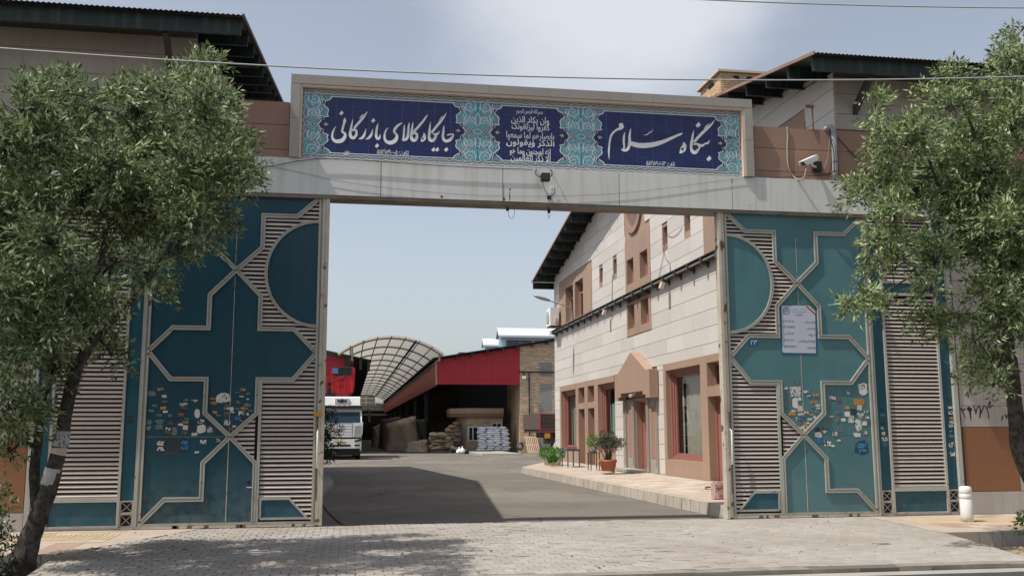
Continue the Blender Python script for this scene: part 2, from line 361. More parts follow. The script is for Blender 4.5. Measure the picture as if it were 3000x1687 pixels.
def smooth_path(pts, k=6):
    """Catmull-Rom through points of any dimension"""
    P = [np.array(p, float) for p in pts]; P = [2 * P[0] - P[1]] + P + [2 * P[-1] - P[-2]]; out = []
    for i in range(1, len(P) - 2):
        for j in range(k):
            t = j / k; a, b, c, d = P[i - 1], P[i], P[i + 1], P[i + 2]
            out.append(0.5 * (2 * b + (c - a) * t + (2 * a - 5 * b + 4 * c - d) * t * t + (3 * b - a - 3 * c + d) * t ** 3))
    out.append(P[-2]); return out
def sagging(a, b, sag, n=16):
    a, b = Vector(a), Vector(b)
    return [a.lerp(b, i / n) - Vector((0, 0, 4 * sag * (i / n) * (1 - i / n))) for i in range(n + 1)]
def cut(iv, holes):
    """intervals iv minus holes"""
    out = [iv]
    for h0, h1 in holes:
        nx = []
        for a, b in out:
            if h1 <= a or h0 >= b: nx.append((a, b)); continue
            if h0 > a: nx.append((a, h0))
            if h1 < b: nx.append((h1, b))
        out = nx
    return [(a, b) for a, b in out if b - a > 0.02]
def clear_glass(name, tint):
    m = bpy.data.materials.new(name); m.use_nodes = True; t = m.node_tree; L = t.links.new
    out = t.nodes['Material Output']; g = t.nodes.new('ShaderNodeBsdfGlossy'); g.inputs['Roughness'].default_value = 0.02
    tp = t.nodes.new('ShaderNodeBsdfTransparent'); tp.inputs[0].default_value = (*tint, 1)
    fr = t.nodes.new('ShaderNodeFresnel'); fr.inputs[0].default_value = 1.5
    gg = t.nodes.new('ShaderNodeNewGeometry'); iv = t.nodes.new('ShaderNodeMath'); iv.operation = 'SUBTRACT'; iv.inputs[0].default_value = 1; L(gg.outputs['Backfacing'], iv.inputs[1]); mu = t.nodes.new('ShaderNodeMath'); mu.operation = 'MULTIPLY'; L(fr.outputs[0], mu.inputs[0]); L(iv.outputs[0], mu.inputs[1])
    mx = t.nodes.new('ShaderNodeMixShader'); L(mu.outputs[0], mx.inputs[0]); L(tp.outputs[0], mx.inputs[1]); L(g.outputs[0], mx.inputs[2]); L(mx.outputs[0], out.inputs['Surface']); MATS[name] = m
clear_glass('window_glass_clear', (0.90, 0.92, 0.91))
material('pavement_cream', (0.47, 0.40, 0.33), 0.85, rnd=0.08, blotch=(1.5, 0.45, (0.50, 0.43, 0.36)))
material('blue_steel', (0.05, 0.10, 0.15), 0.5)
material('yard_brick_field', (0.62, 0.47, 0.325), 0.85, rnd=0.22, island=True)
material('tyre_grey', (0.06, 0.06, 0.06), 0.9, blotch=(6, 0.7, (0.20, 0.19, 0.18)))
material('tailgate_brown', (0.10, 0.07, 0.06), 0.8, blotch=(3, 0.5, (0.05, 0.04, 0.035)), rnd=.15)
material('truck_glass', (0.016, 0.032, 0.055), 0.12, spec=0.3)
material('edging_stone', (0.20, 0.18, 0.155), 0.95, blotch=(4, 0.7, (0.30, 0.27, 0.235)), rnd=.12, bump=.5)
material('verge_dark', (0.06, 0.045, 0.04), 0.7, blotch=(2, 0.6, (0.12, 0.08, 0.06)))

material('round_curtain', (0.20, 0.12, 0.10), 0.4, blotch=(3, .6, (0.10, 0.06, 0.05)))
leaf_material('dry_leaf', (0.30, 0.17, 0.04), (0.22, 0.12, 0.05), (0.12, 0.08, 0.05))

def worn_ground(name, base, pale, dark, crack):
    """dusty asphalt: repair patches, cracks, oil and tyre wear"""
    m = bpy.data.materials.new(name); m.use_nodes = True; t = m.node_tree; L = t.links.new; b = t.nodes['Principled BSDF']; b.inputs['Roughness'].default_value = .93; b.inputs['Specular IOR Level'].default_value = .2
    g = t.nodes.new('ShaderNodeNewGeometry'); cur = None
    def nz(scale, lo, hi, sx=(1, 1, 1), det=4):
        mp_ = t.nodes.new('ShaderNodeMapping'); mp_.inputs['Scale'].default_value = sx; L(g.outputs['Position'], mp_.inputs['Vector'])
        n = t.nodes.new('ShaderNodeTexNoise'); n.inputs['Scale'].default_value = scale; n.inputs['Detail'].default_value = det; L(mp_.outputs[0], n.inputs['Vector'])
        r = t.nodes.new('ShaderNodeMapRange'); L(n.outputs['Fac'], r.inputs['Value']); r.inputs['From Min'].default_value = lo; r.inputs['From Max'].default_value = hi; return r.outputs[0]
    def mx(fac, col, k=1.0):
        nonlocal cur
        x = t.nodes.new('ShaderNodeMix'); x.data_type = 'RGBA'; mu = t.nodes.new('ShaderNodeMath'); mu.operation = 'MULTIPLY'; L(fac, mu.inputs[0]); mu.inputs[1].default_value = k; L(mu.outputs[0], x.inputs['Factor'])
        if cur is None: x.inputs['A'].default_value = (*base, 1)
        else: L(cur, x.inputs['A'])
        x.inputs['B'].default_value = (*col, 1); cur = x.outputs['Result']
    mx(nz(.22, .42, .62), pale, .8); mx(nz(.9, .5, .72, (1.6, .5, 1)), dark, .55); mx(nz(60, .42, .6, det=2), tuple(c * .62 for c in base), .45); mx(nz(2.2, .60, .74, (.5, 2.2, 1), 5), dark, .5)
    v = t.nodes.new('ShaderNodeTexVoronoi'); v.feature = 'DISTANCE_TO_EDGE'; v.inputs['Scale'].default_value = .34
    wv = t.nodes.new('ShaderNodeTexNoise'); wv.inputs['Scale'].default_value = 1.4; wv.inputs['Detail'].default_value = 5; L(g.outputs['Position'], wv.inputs['Vector'])
    ad = t.nodes.new('ShaderNodeMix'); ad.data_type = 'VECTOR'; ad.inputs['Factor'].default_value = .30; L(g.outputs['Position'], ad.inputs['A']); L(wv.outputs['Color'], ad.inputs['B']); L(ad.outputs['Result'], v.inputs['Vector'])
    r = t.nodes.new('ShaderNodeMapRange'); L(v.outputs['Distance'], r.inputs['Value']); r.inputs['From Min'].default_value = .012; r.inputs['From Max'].default_value = .004; gate = nz(.3, .45, .6); mm = t.nodes.new('ShaderNodeMath'); mm.operation = 'MULTIPLY'; L(r.outputs[0], mm.inputs[0]); L(gate, mm.inputs[1]); mx(mm.outputs[0], crack, .8)
    v2 = t.nodes.new('ShaderNodeTexVoronoi'); v2.inputs['Scale'].default_value = .16; v2.distance = 'CHEBYCHEV'; L(g.outputs['Position'], v2.inputs['Vector']); sp = t.nodes.new('ShaderNodeSeparateColor'); L(v2.outputs['Color'], sp.inputs[0]); r2 = t.nodes.new('ShaderNodeMapRange'); L(sp.outputs[0], r2.inputs['Value']); r2.inputs['From Min'].default_value = .62; r2.inputs['From Max'].default_value = .66; mx(r2.outputs[0], tuple(c * .8 for c in base), .45)
    L(cur, b.inputs['Base Color'])
    n = t.nodes.new('ShaderNodeTexNoise'); n.inputs['Scale'].default_value = 80; n.inputs['Detail'].default_value = 4; L(g.outputs['Position'], n.inputs['Vector']); bp = t.nodes.new('ShaderNodeBump'); bp.inputs['Strength'].default_value = .35; bp.inputs['Distance'].default_value = .01; L(n.outputs['Fac'], bp.inputs['Height']); L(bp.outputs[0], b.inputs['Normal']); MATS[name] = m
worn_ground('yard_asphalt', (0.165, 0.148, 0.128), (0.235, 0.21, 0.18), (0.10, 0.092, 0.083), (0.055, 0.05, 0.045))

# ------------------------------------------------------------------ lettering helpers
import unicodedata
_FORM = {}
for _cp in list(range(0xFB50, 0xFDFF)) + list(range(0xFE70, 0xFEFD)):
    _d = unicodedata.decomposition(chr(_cp)).split()
    if len(_d) == 2 and _d[0] in ('<initial>', '<medial>', '<final>', '<isolated>'): _FORM[(chr(int(_d[1], 16)), _d[0][1:4])] = chr(_cp)
    if len(_d) == 3 and _d[0] in ('<final>', '<isolated>') and _d[1] == '0644': _FORM[(chr(int(_d[1], 16)) + chr(int(_d[2], 16)), _d[0][1:4])] = chr(_cp)
def shape(text):
    """Persian text -> joined forms in left-to-right drawing order"""
    out = []
    for word in text.split(' '):
        if word and all(ch in '۰۱۲۳۴۵۶۷۸۹-/:.' for ch in word): out.append(word); continue
        units = []; i = 0
        while i < len(word):
            if word[i] == 'ل' and i + 1 < len(word) and word[i + 1] in 'اأإآ': units.append(word[i:i + 2]); i += 2
            else: units.append(word[i]); i += 1
        fw = lambda u: len(u) == 1 and (u, 'ini') in _FORM      # joins to the next letter
        bk = lambda u: (u, 'fin') in _FORM                        # joins to the letter before
        s = ''
        for k, u in enumerate(units):
            pj = k > 0 and fw(units[k - 1]) and bk(u); nj = k + 1 < len(units) and fw(u) and bk(units[k + 1])
            key = 'med' if pj and nj else 'fin' if pj else 'ini' if nj else 'iso'
            s += _FORM.get((u, key), _FORM.get((u, 'iso'), u))
        out.append(s[::-1])
    return ' '.join(out[::-1])
def text_mesh(body, size, name='lettering'):
    c = bpy.data.curves.new('t', 'FONT'); c.body = body; c.size = size; c.align_x = 'CENTER'; c.align_y = 'CENTER'; c.resolution_u = 2; c.offset = size * .012
    o = bpy.data.objects.new('t', c); COL.objects.link(o); bpy.context.view_layer.update()
    me = bpy.data.meshes.new_from_object(o.evaluated_get(bpy.context.evaluated_depsgraph_get())); me.name = name
    bpy.data.objects.remove(o); return me
def text_on_front(body, size, mat, parent, x, z, y, sx=1.0, name='lettering', width=None):
    me = text_mesh(body, size, name)
    if not len(me.vertices): return None
    me.materials.clear(); me.materials.append(M[mat])
    if width:
        xs = [v.co.x for v in me.vertices]; sx = width / max(1e-6, max(xs) - min(xs))
    return inst(name, me, parent, (x, y, z), (math.radians(90), 0, 0), (sx, 1, 1))
def ribbon(mb, pts, fmap, y0, k=5, dy=0.0003):
    """variable-width brush stroke: pts (u, v, width) smoothed, mapped to the sign plane by fmap(u, v) -> (x, z)"""
    P = smooth_path(pts, k) if len(pts) > 2 else [np.array(p, float) for p in pts]
    n = len(P); L = []; R = []
    for i, p in enumerate(P):
        d = P[min(i + 1, n - 1)][:2] - P[max(i - 1, 0)][:2]; d = d / (np.linalg.norm(d) + 1e-9); nn = np.array([-d[1], d[0]])
        wd = max(p[2], 1e-4) / 2
        L.append(p[:2] + nn * wd); R.append(p[:2] - nn * wd)
    vs = []
    for i in range(n):
        y = y0 - dy * i / n
        for q in (L[i], R[i]):
            x, z = fmap(q[0], q[1]); vs.append((x, y, z))
    mb.add(vs, [(2 * i, 2 * i + 1, 2 * i + 3, 2 * i + 2) for i in range(n - 1)])
def blob(mb, poly, fmap, y):
    vs = [(lambda q: (q[0], y, q[1]))(fmap(u, v)) for u, v in poly]
    mb.add(vs, [tuple(range(len(vs)))])

# ------------------------------------------------------------------ ground, road, paving
D = 17.33
struct(box('ground', 'ground_earth', None, -400, 400, -200, 900, -0.9, -0.45))
yard = MB(); yard.box(-60, 60, D + 0.14, 260, -0.45, -0.03); struct(yard.build('yard_ground', 'yard_asphalt'))
road = MB()
n = 220; top = []
for i in range(n + 1):
    x = -20 + 45 * i / n; top.append((x, 10.66 + 0.035 * mnoise.noise(Vector((x * 3.1, 0.3, 0))) + 0.02 * mnoise.noise(Vector((x * 11, 2.3, 0)))))
vs = [(x, y, -0.05) for x, y in top] + [(x, -30, -0.05) for x, y in top] + [(x, y, -0.3) for x, y in top]
road.add(vs, [(i, i + 1, n + 2 + i, n + 1 + i) for i in range(n)] + [(i, i + 1, 2 * n + 3 + i, 2 * n + 2 + i) for i in range(n)])
struct(road.build('road', 'street_asphalt'))
struct(box('gutter_strip', 'concrete', None, -20, 25, 10.45, 10.96, -0.3, -0.056))

# driveway: pavers in running bond
def drive_left(y): return -3.55 - 0.11 * (y - 12.0) if y < 14.05 else -3.78 + (y - 14.05) * 0.42
def drive_right(y): return 8.48 + (y - 11.1) * 0.26 if y < 14.4 else 9.32 + 0.10 * (y - 14.4)
bed = MB(); ys = np.linspace(10.98, D + 0.13, 40)
vs = [(drive_left(y) - 0.02, y, -0.011) for y in ys] + [(drive_right(y) + 0.02, y, -0.011) for y in ys] + [(drive_left(y) - 0.02, y, -0.5) for y in ys] + [(drive_right(y) + 0.02, y, -0.5) for y in ys]
k = len(ys)
bed.add(vs, [(i, i + 1, k + i + 1, k + i) for i in range(k - 1)] + [(i, i + 1, 2 * k + i + 1, 2 * k + i) for i in range(k - 1)] + [(k + i, k + i + 1, 3 * k + i + 1, 3 * k + i) for i in range(k - 1)] + [(k - 1, 2 * k - 1, 4 * k - 1, 3 * k - 1), (0, k, 3 * k, 2 * k)])
drive = struct(bed.build('driveway', 'sand_joint'))
PL, PW = 0.214, 0.188
def paver_verts(x0, x1, y0, y1, zt, c=0.007):
    return [(x0, y0, -0.03), (x1, y0, -0.03), (x1, y1, -0.03), (x0, y1, -0.03), (x0, y0, zt - 0.006), (x1, y0, zt - 0.006), (x1, y1, zt - 0.006), (x0, y1, zt - 0.006),
            (x0 + c, y0 + c, zt), (x1 - c, y0 + c, zt), (x1 - c, y1 - c, zt), (x0 + c, y1 - c, zt)]
PF = [(0, 1, 5, 4), (1, 2, 6, 5), (2, 3, 7, 6), (3, 0, 4, 7), (4, 5, 9, 8), (5, 6, 10, 9), (6, 7, 11, 10), (7, 4, 8, 11), (8, 9, 10, 11)]
pm = MB(); pm.add(paver_verts(-0.5 * (PL - 0.012), 0.5 * (PL - 0.012), -0.5 * (PW - 0.012), 0.5 * (PW - 0.012), 0.0), PF)
paver_me = mesh_of(pm, 'paving_brick', 'paver')
field = MB(); cand = []
row = 0; y = 11.22
while y + PW < D + 0.13:
    xl, xr = drive_left(y + PW / 2), drive_right(y + PW / 2); x = math.floor(xl / PL) * PL + (PL / 2 if row % 2 else 0) - PL
    while x < xr:
        a, b = max(x, xl), min(x + PL, xr)
        if b - a > 0.05: cand.append((a, b, y, b - a > PL - 0.001))
        x += PL
    y += PW; row += 1
full = [c for c in cand if c[3]]
near = sorted(full, key=lambda c: c[2] + 0.02 * abs(c[0] - 1.5))[:290]; nearset = set(near)
for a, b, y, fl in cand:
    zt = random.gauss(0, 0.0032); worn = mnoise.noise(Vector((a * 0.35 + 3, y * 0.5, 1.7))) > 0.12 or a > 5.4
    if worn: zt = zt * 0.5 - 0.006
    if (a, b, y, fl) in nearset:
        inst('paving_brick', paver_me, drive, ((a + b) / 2, y + PW / 2, zt - .015), (random.gauss(0, .006), random.gauss(0, .004), random.gauss(0, .012)))
    else:
        j = 0.0045 if worn else .0065; field.add(paver_verts(a + j + random.gauss(0, .0015), b - j, y + j + random.gauss(0, .0015), y + PW - j, zt), PF)
stuff(field.build('paver_field', 'paver_field', drive, fix=False))
# edging blocks along the road
x = -3.6; em = MB()
while x < 8.46:
    ln = random.choice([0.42, 0.5, 0.5, 0.62]); x1 = min(x + ln, 8.48)
    box('edging_block', 'edging_stone', drive, x + 0.004, x1 - 0.004, 10.985 + random.gauss(0, .006), 11.205, -0.2, random.gauss(-0.008, 0.006)); x = x1
# sidewalks either side
def sidewalk(x0f, x1f, y0, y1, nm):
    b = MB(); b.box(x0f, x1f, y0, y1, -0.5, -0.012); r = struct(b.build(nm, 'sand_joint'))
    ty = y0
    while ty < y1 - 0.05:
        tx = x0f
        while tx < x1f - 0.05:
            e = min(tx + 0.4, x1f); f = min(ty + 0.4, y1)
            yellow = 15.95 < ty + 0.2 < 16.75
            mt = 'yellow_paving' if yellow else random.choice(['pink_paving', 'pink_paving', 'red_paving'])
            m = MB(); m.box(tx + .003, e - .003, ty + .003, f - .003, -0.05, random.gauss(-0.004, 0.0012))
            if yellow:
                for i in range(5):
                    gx = tx + 0.04 + i * 0.08
                    if gx + 0.035 < e: m.box(gx, gx + 0.035, ty + 0.02, f - 0.02, -0.01, 0.002)
            m.build('paving_tile', mt, r); tx = e
        ty += 0.4
    return r
sidewalk(9.94, 15.0, 14.62, D - 0.02, 'sidewalk')
sidewalk(-9.0, -3.56, 14.27, D - 0.02, 'sidewalk')
# dusty wedge of paving between driveway and tiles on the right
wd = MB(); wd.prism([(9.34, 14.42), (9.94, 14.42), (9.94, D - .02), (9.64, D - .02)], lambda u, v, d: (u, v, d), -0.4, -0.004); struct(wd.build('sidewalk', 'pink_paving'))
wd = MB(); wd.prism([(-3.56, 14.27), (-3.70, 14.27), (-2.43, D - .02), (-3.56, D - .02)], lambda u, v, d: (u, v, d), -0.4, -0.004); struct(wd.build('sidewalk', 'pink_paving'))
# planting strips and their kerbs
for x0, x1, nm in ((8.3, 15.0, 'soil'), (-9.0, -3.4, 'dark_soil')):
    m = MB(); nx, ny = 60, 40
    vs = []
    for j in range(ny + 1):
        for i in range(nx + 1):
            X = x0 + (x1 - x0) * i / nx; Y = 10.9 + 3.45 * j / ny
            h = -0.24
            if nm == 'soil': h += 0.33 * math.exp(-((X - 10.1) / 1.0) ** 2 - ((Y - 12.5) / 0.6) ** 2) + 0.10 * math.exp(-((X - 9.2) / 0.5) ** 2 - ((Y - 11.5) / 0.6) ** 2)
            h += 0.03 * mnoise.noise(Vector((X * 3, Y * 3, 0))) + 0.02 * mnoise.noise(Vector((X * 9, Y * 9, 4)))
            vs.append((X, Y, h))
    m.add(vs, [(j * (nx + 1) + i, j * (nx + 1) + i + 1, (j + 1) * (nx + 1) + i + 1, (j + 1) * (nx + 1) + i) for j in range(ny) for i in range(nx)])
    struct(m.build('planting_soil', nm, smooth=True))
for x0, x1 in ((9.36, 15.0), (-9.0, -3.8)):
    y0 = 14.44 if x0 > 0 else 14.09; x = x0
    r = struct(box('kerb', 'concrete', None, x0, x1, y0, y0 + 0.06, -0.5, -0.03))
    while x < x1:
        e = min(x + 1.0, x1); box('kerb_block', 'concrete', r, x + .004, e - .004, y0 - 0.015, y0 + 0.175, -0.45, random.gauss(0.0, .004)); x = e
for i in range(46):   # clods on the heap
    X = random.gauss(10.4, 0.9); Y = random.gauss(12.3, 0.5); r = random.uniform(0.012, 0.04)
    if X < 9.25 or Y > 14: continue
clods = MB()
for i in range(420):
    X = random.uniform(9.1, 13); Y = random.uniform(11.2, 14.2); r = random.choice([.01, .015, .02, .03, .045]) * random.uniform(.6, 1.2)
    h = -0.24 + 0.33 * math.exp(-((X - 10.1) / 1.0) ** 2 - ((Y - 12.5) / 0.6) ** 2) + 0.10 * math.exp(-((X - 9.2) / 0.5) ** 2 - ((Y - 11.5) / 0.6) ** 2)
    clods.lathe((X, Y, h), [(r * .5, -r * .4), (r, 0), (r * .7, r * .5), (r * .15, r * .7)], 6)
stuff(clods.build('soil_clods', 'soil'))

# ------------------------------------------------------------------ gate: two leaves, two fixed screens
TOP = [(-0.60, 5.76), (-0.99, 5.40), (-1.58, 5.40), (-1.58, 4.82), (-2.01, 4.41)]
R2 = [(-2.01, 4.41), (-1.58, 3.96), (-1.58, 3.38), (-0.99, 3.38), (-0.60, 2.97)]
R3 = [(-0.60, 2.97), (-0.99, 2.50), (-1.58, 2.50), (-1.58, 1.92), (-2.01, 1.52)]
R4 = [(-2.01, 1.52), (-1.58, 1.08), (-1.58, 0.09)]
fl = lambda P: [(-4.02 - x, z) for x, z in P]
L1, L2, L3 = fl(TOP), fl(R2), fl(R3)
L4 = [(-2.01, 1.52), (-2.44, 1.08), (-2.44, 0.48), (-3.04, 0.48), (-3.41, 0.09)]
DISC = [(-0.605 - 0.90 * math.sin(t), 4.38 + 0.94 * math.cos(t)) for t in np.linspace(0, math.pi, 41)]
def offset_line(P, o):
    P = [np.array(p) for p in P]; out = []
    for i, p in enumerate(P):
        ds = []
        if i > 0: d = P[i] - P[i - 1]; ds.append(d / np.linalg.norm(d))
        if i < len(P) - 1: d = P[i + 1] - P[i]; ds.append(d / np.linalg.norm(d))
        ns = [np.array([-d[1], d[0]]) for d in ds]; nn = sum(ns); nn /= np.linalg.norm(nn)
        out.append(p + nn * o / max(0.4, nn @ ns[0]))
    return out
def sweep(mb, P, o0, o1, yb, yf, fx):
    A, B = offset_line(P, o0), offset_line(P, o1)
    for i in range(len(P) - 1):
        q = [A[i], A[i + 1], B[i + 1], B[i]]
        mb.prism([tuple(u) for u in q], lambda u, v, d: (fx(u), d, v), yb, yf)
def scan(poly, z):
    xs = []
    for i in range(len(poly)):
        (x0, z0), (x1, z1) = poly[i], poly[(i + 1) % len(poly)]
        if (z0 <= z) != (z1 <= z): xs.append(x0 + (x1 - x0) * (z - z0) / (z1 - z0))
    xs.sort(); return list(zip(xs[::2], xs[1::2]))
sm = MB(); sm.add([(-.5, -.012, -.024), (.5, -.012, -.024), (.5, .020, .012), (-.5, .020, .012), (-.5, -.012, -.010), (.5, -.012, -.010), (.5, .012, .020), (-.5, .012, .020)],
                  [(0, 3, 2, 1), (4, 5, 6, 7), (0, 1, 5, 4), (1, 2, 6, 5), (2, 3, 7, 6), (3, 0, 4, 7)])
slat_me = mesh_of(sm, 'slat', 'slat_paint')
PITCH = 0.0745
def add_slat(parent, a, b, z, y, fx):
    xa, xb = sorted((fx(a), fx(b)))
    o = inst('slat', slat_me, parent, ((xa + xb) / 2, y, z + random.gauss(0, .0012)), (random.gauss(0, .05), random.gauss(0, .0012), 0), (xb - xa, 1, 1.0))
def moulding(parent, P, fx, w=0.038, y=D, mat='cream_paint'):
    m = MB(); sweep(m, P, -w, -w + 0.022, y + .004, y - 0.026, fx); sweep(m, P, w - 0.022, w, y + .003, y - 0.025, fx); sweep(m, P, -w + .020, w - .020, y + .002, y - 0.010, fx)
    return m.build('moulding', mat, parent)
def leaf(fx, label, paint):
    cx0 = (fx(-3.45) + fx(-0.45)) / 2
    g = thing('gate_leaf', label, 'gate', (cx0, D, 0), 'two sliding leaves of the entrance gate')
    F = lambda u, v, d: (fx(u), d, v)
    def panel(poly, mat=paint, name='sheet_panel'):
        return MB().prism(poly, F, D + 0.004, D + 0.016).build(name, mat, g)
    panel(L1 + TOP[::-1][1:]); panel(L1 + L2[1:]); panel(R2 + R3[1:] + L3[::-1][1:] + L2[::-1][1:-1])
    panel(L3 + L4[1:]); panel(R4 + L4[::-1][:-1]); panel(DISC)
    panel([(-1.46, 0.46), (-1.0, 0.46), (-0.70, 0.145), (-1.46, 0.145)], 'teal_deep')
    # louvres, scan line by scan line
    U = TOP + R2[1:]; W = R3 + R4[1:] + [(-0.60, 0.09)]
    z = 5.70
    while z > 2.98:
        h = scan(DISC, z)
        for a, b in scan(U, z):
            for c, e in cut((a, b), [(h[0][0] - 0.03, 0)] if h else []):
                add_slat(g, c, e, z, D + 0.012, fx)
        z -= PITCH
    z = 2.90
    while z > 0.13:
        holes = [(-1.60, -1.495)]
        if z < 0.47: holes.append((-1.5, -1.0 + (0.46 - z) * 0.95 + 0.03))
        if z > 2.46: pass
        for a, b in scan(W, z):
            for c, e in cut((a, b), holes): add_slat(g, c, e, z, D + 0.012, fx)
        z -= PITCH
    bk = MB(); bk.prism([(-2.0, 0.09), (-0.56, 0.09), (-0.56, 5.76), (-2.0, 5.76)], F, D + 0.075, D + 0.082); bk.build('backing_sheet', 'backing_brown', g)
    for P in (TOP, L1, R2, L2, R3, L3, L4): moulding(g, P, fx)
    moulding(g, R4, fx, 0.034); moulding(g, DISC, fx, 0.026)
    m = MB(); sweep(m, [(-1.525, 2.50), (-1.525, 0.09)], -0.025, 0.025, D + .02, D - 0.02, fx); sweep(m, [(-1.5, 2.475), (-1.0, 2.475), (-0.62, 2.90)], -0.02, 0.02, D + .02, D - 0.018, fx); m.build('louvre_frame', 'cream_paint', g)
    m = MB(); sweep(m, [(-1.47, 0.14), (-1.47, 0.47), (-0.99, 0.47), (-0.68, 0.14), (-1.47, 0.14)], -0.018, 0.018, D + .02, D - 0.012, fx); m.build('kick_panel_frame', 'cream_paint', g)
    # stiles
    m = MB(); m.prism([(-3.495, 0.02), (-3.465, 0.02), (-3.465, 5.78), (-3.495, 5.78)], F, D + .03, D - .03); m.prism([(-3.465, 0.02), (-3.43, 0.02), (-3.43, 5.78), (-3.465, 5.78)], F, D + .03, D - .008); m.prism([(-3.43, 0.02), (-3.40, 0.02), (-3.40, 5.78), (-3.43, 5.78)], F, D + .03, D - .026)
    m.build('hanging_stile', 'cream_paint', g)
    m = MB(); m.prism([(-0.615, 0.05), (-0.575, 0.05), (-0.575, 5.78), (-0.615, 5.78)], F, D + .05, D - .026); m.prism([(-0.575, 0.05), (-0.55, 0.05), (-0.55, 5.78), (-0.575, 5.78)], F, D + .05, D - .004)
    m.build('inner_stile', 'cream_paint', g)
    m = MB(); m.prism([(-0.55, 0.03), (-0.49, 0.03), (-0.49, 5.79), (-0.55, 5.79)], F, D + .10, D - .045); m.prism([(-0.487, 0.015), (-0.43, 0.015), (-0.43, 5.79), (-0.487, 5.79)], F, D + .12, D - .060)
    m.build('meeting_stile', 'worn_cream_paint', g)
    m = MB(); m.prism([(-3.40, 0.055), (-0.615, 0.055), (-0.615, 0.088), (-3.40, 0.088)], F, D + .03, D - .022); m.build('bottom_rail', 'cream_paint', g)
    m = MB(); m.prism([(-3.49, 0.004), (-0.55, 0.004), (-0.55, 0.054), (-3.49, 0.054)], F, D + .10, D - .02); m.build('track_guard', 'worn_cream_paint', g)
    for i in range(7):
        cx = random.uniform(-3.3, -0.75); wdt = random.uniform(.05, .12)
        MB().prism([(cx, 0.006), (cx + wdt, 0.006), (cx + wdt * .9, 0.052), (cx + .01, 0.054)], F, D - .019, D - .0225).build('rust_patch', 'rusty_metal', g)
    m = MB(); sweep(m, [(-2.03, 5.3), (-2.03, 4.5)], -.004, .004, D + .004, D + .001, fx); sweep(m, [(-2.03, 4.3), (-2.03, 1.6)], -.004, .004, D + .004, D + .001, fx); sweep(m, [(-2.03, 1.45), (-2.03, 0.1)], -.006, .006, D + .004, D + .001, fx)
    m.build('weld_seam', 'worn_cream_paint', g)
    m = MB(); sweep(m, [(-3.39, 1.52), (-2.06, 1.52)], -.008, .008, D + .004, D + .0015, fx); m.build('sheet_joint', 'teal_joint', g)
    # pull handle with rust stain on the meeting stile
    X = fx(-0.54); m = MB(); m.tube([(X, D - .04, 1.62), (X, D - .10, 1.60), (X, D - .10, 1.0), (X, D - .04, 0.98)], 0.014, 8); m.build('pull_handle', 'white_paint', g, True)
    m = MB(); m.box(X - .012, X + .012, D - .049, D - .0445, 0.45, 0.98); m.box(X - .018, X + .01, D - .049, D - .0445, 1.66, 1.95); m.build('rust_stain', 'rusty_metal', g)
    return g
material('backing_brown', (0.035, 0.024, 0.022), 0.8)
material('teal_joint', (0.09, 0.17, 0.18), 0.6)
FL = lambda x: x
FR = lambda x: 6.45 - x
gl = leaf(FL, 'teal and cream gate leaf behind the leaning trunk, with handled wicket door', 'teal_shaded')
gr = leaf(FR, 'teal and cream gate leaf carrying the pale registration poster', 'teal_sunlit')
# wicket door lock, keyhole, plaque and latch
p = on_y(735, 1427, D); m = MB(); m.box(p.x - .035, p.x + .03, D - .012, D + .003, p.z - .012, p.z + .012); m.tube([(p.x + .02, D - .012, p.z), (p.x + .02, D - .05, p.z), (p.x - .07, D - .05, p.z + .005)], .009, 6); m.build('door_handle', 'lamp_grey', gl)
p = on_y(729, 1412, D); MB().lathe((p.x, D - .004, p.z), [(.028, -.006), (.028, .006)], 12, axis='y').build('keyhole', 'black_plastic', gl)
p = on_y(931, 1212, D); box('number_plaque', 'paper_yellow', gl, p.x - .07, p.x + .07, D - .064, D - .0605, p.z - .04, p.z + .04)
p = on_y(2208, 1004, D); q = MB(); q.box(p.x - .09, p.x + .09, D - .004, D + .003, p.z - .06, p.z + .07); q.build('house_number_plate', 'paper_blue', gr)
text_on_front('۲۳', 0.13, 'letter_white', gr, p.x, p.z + .005, D - .006)

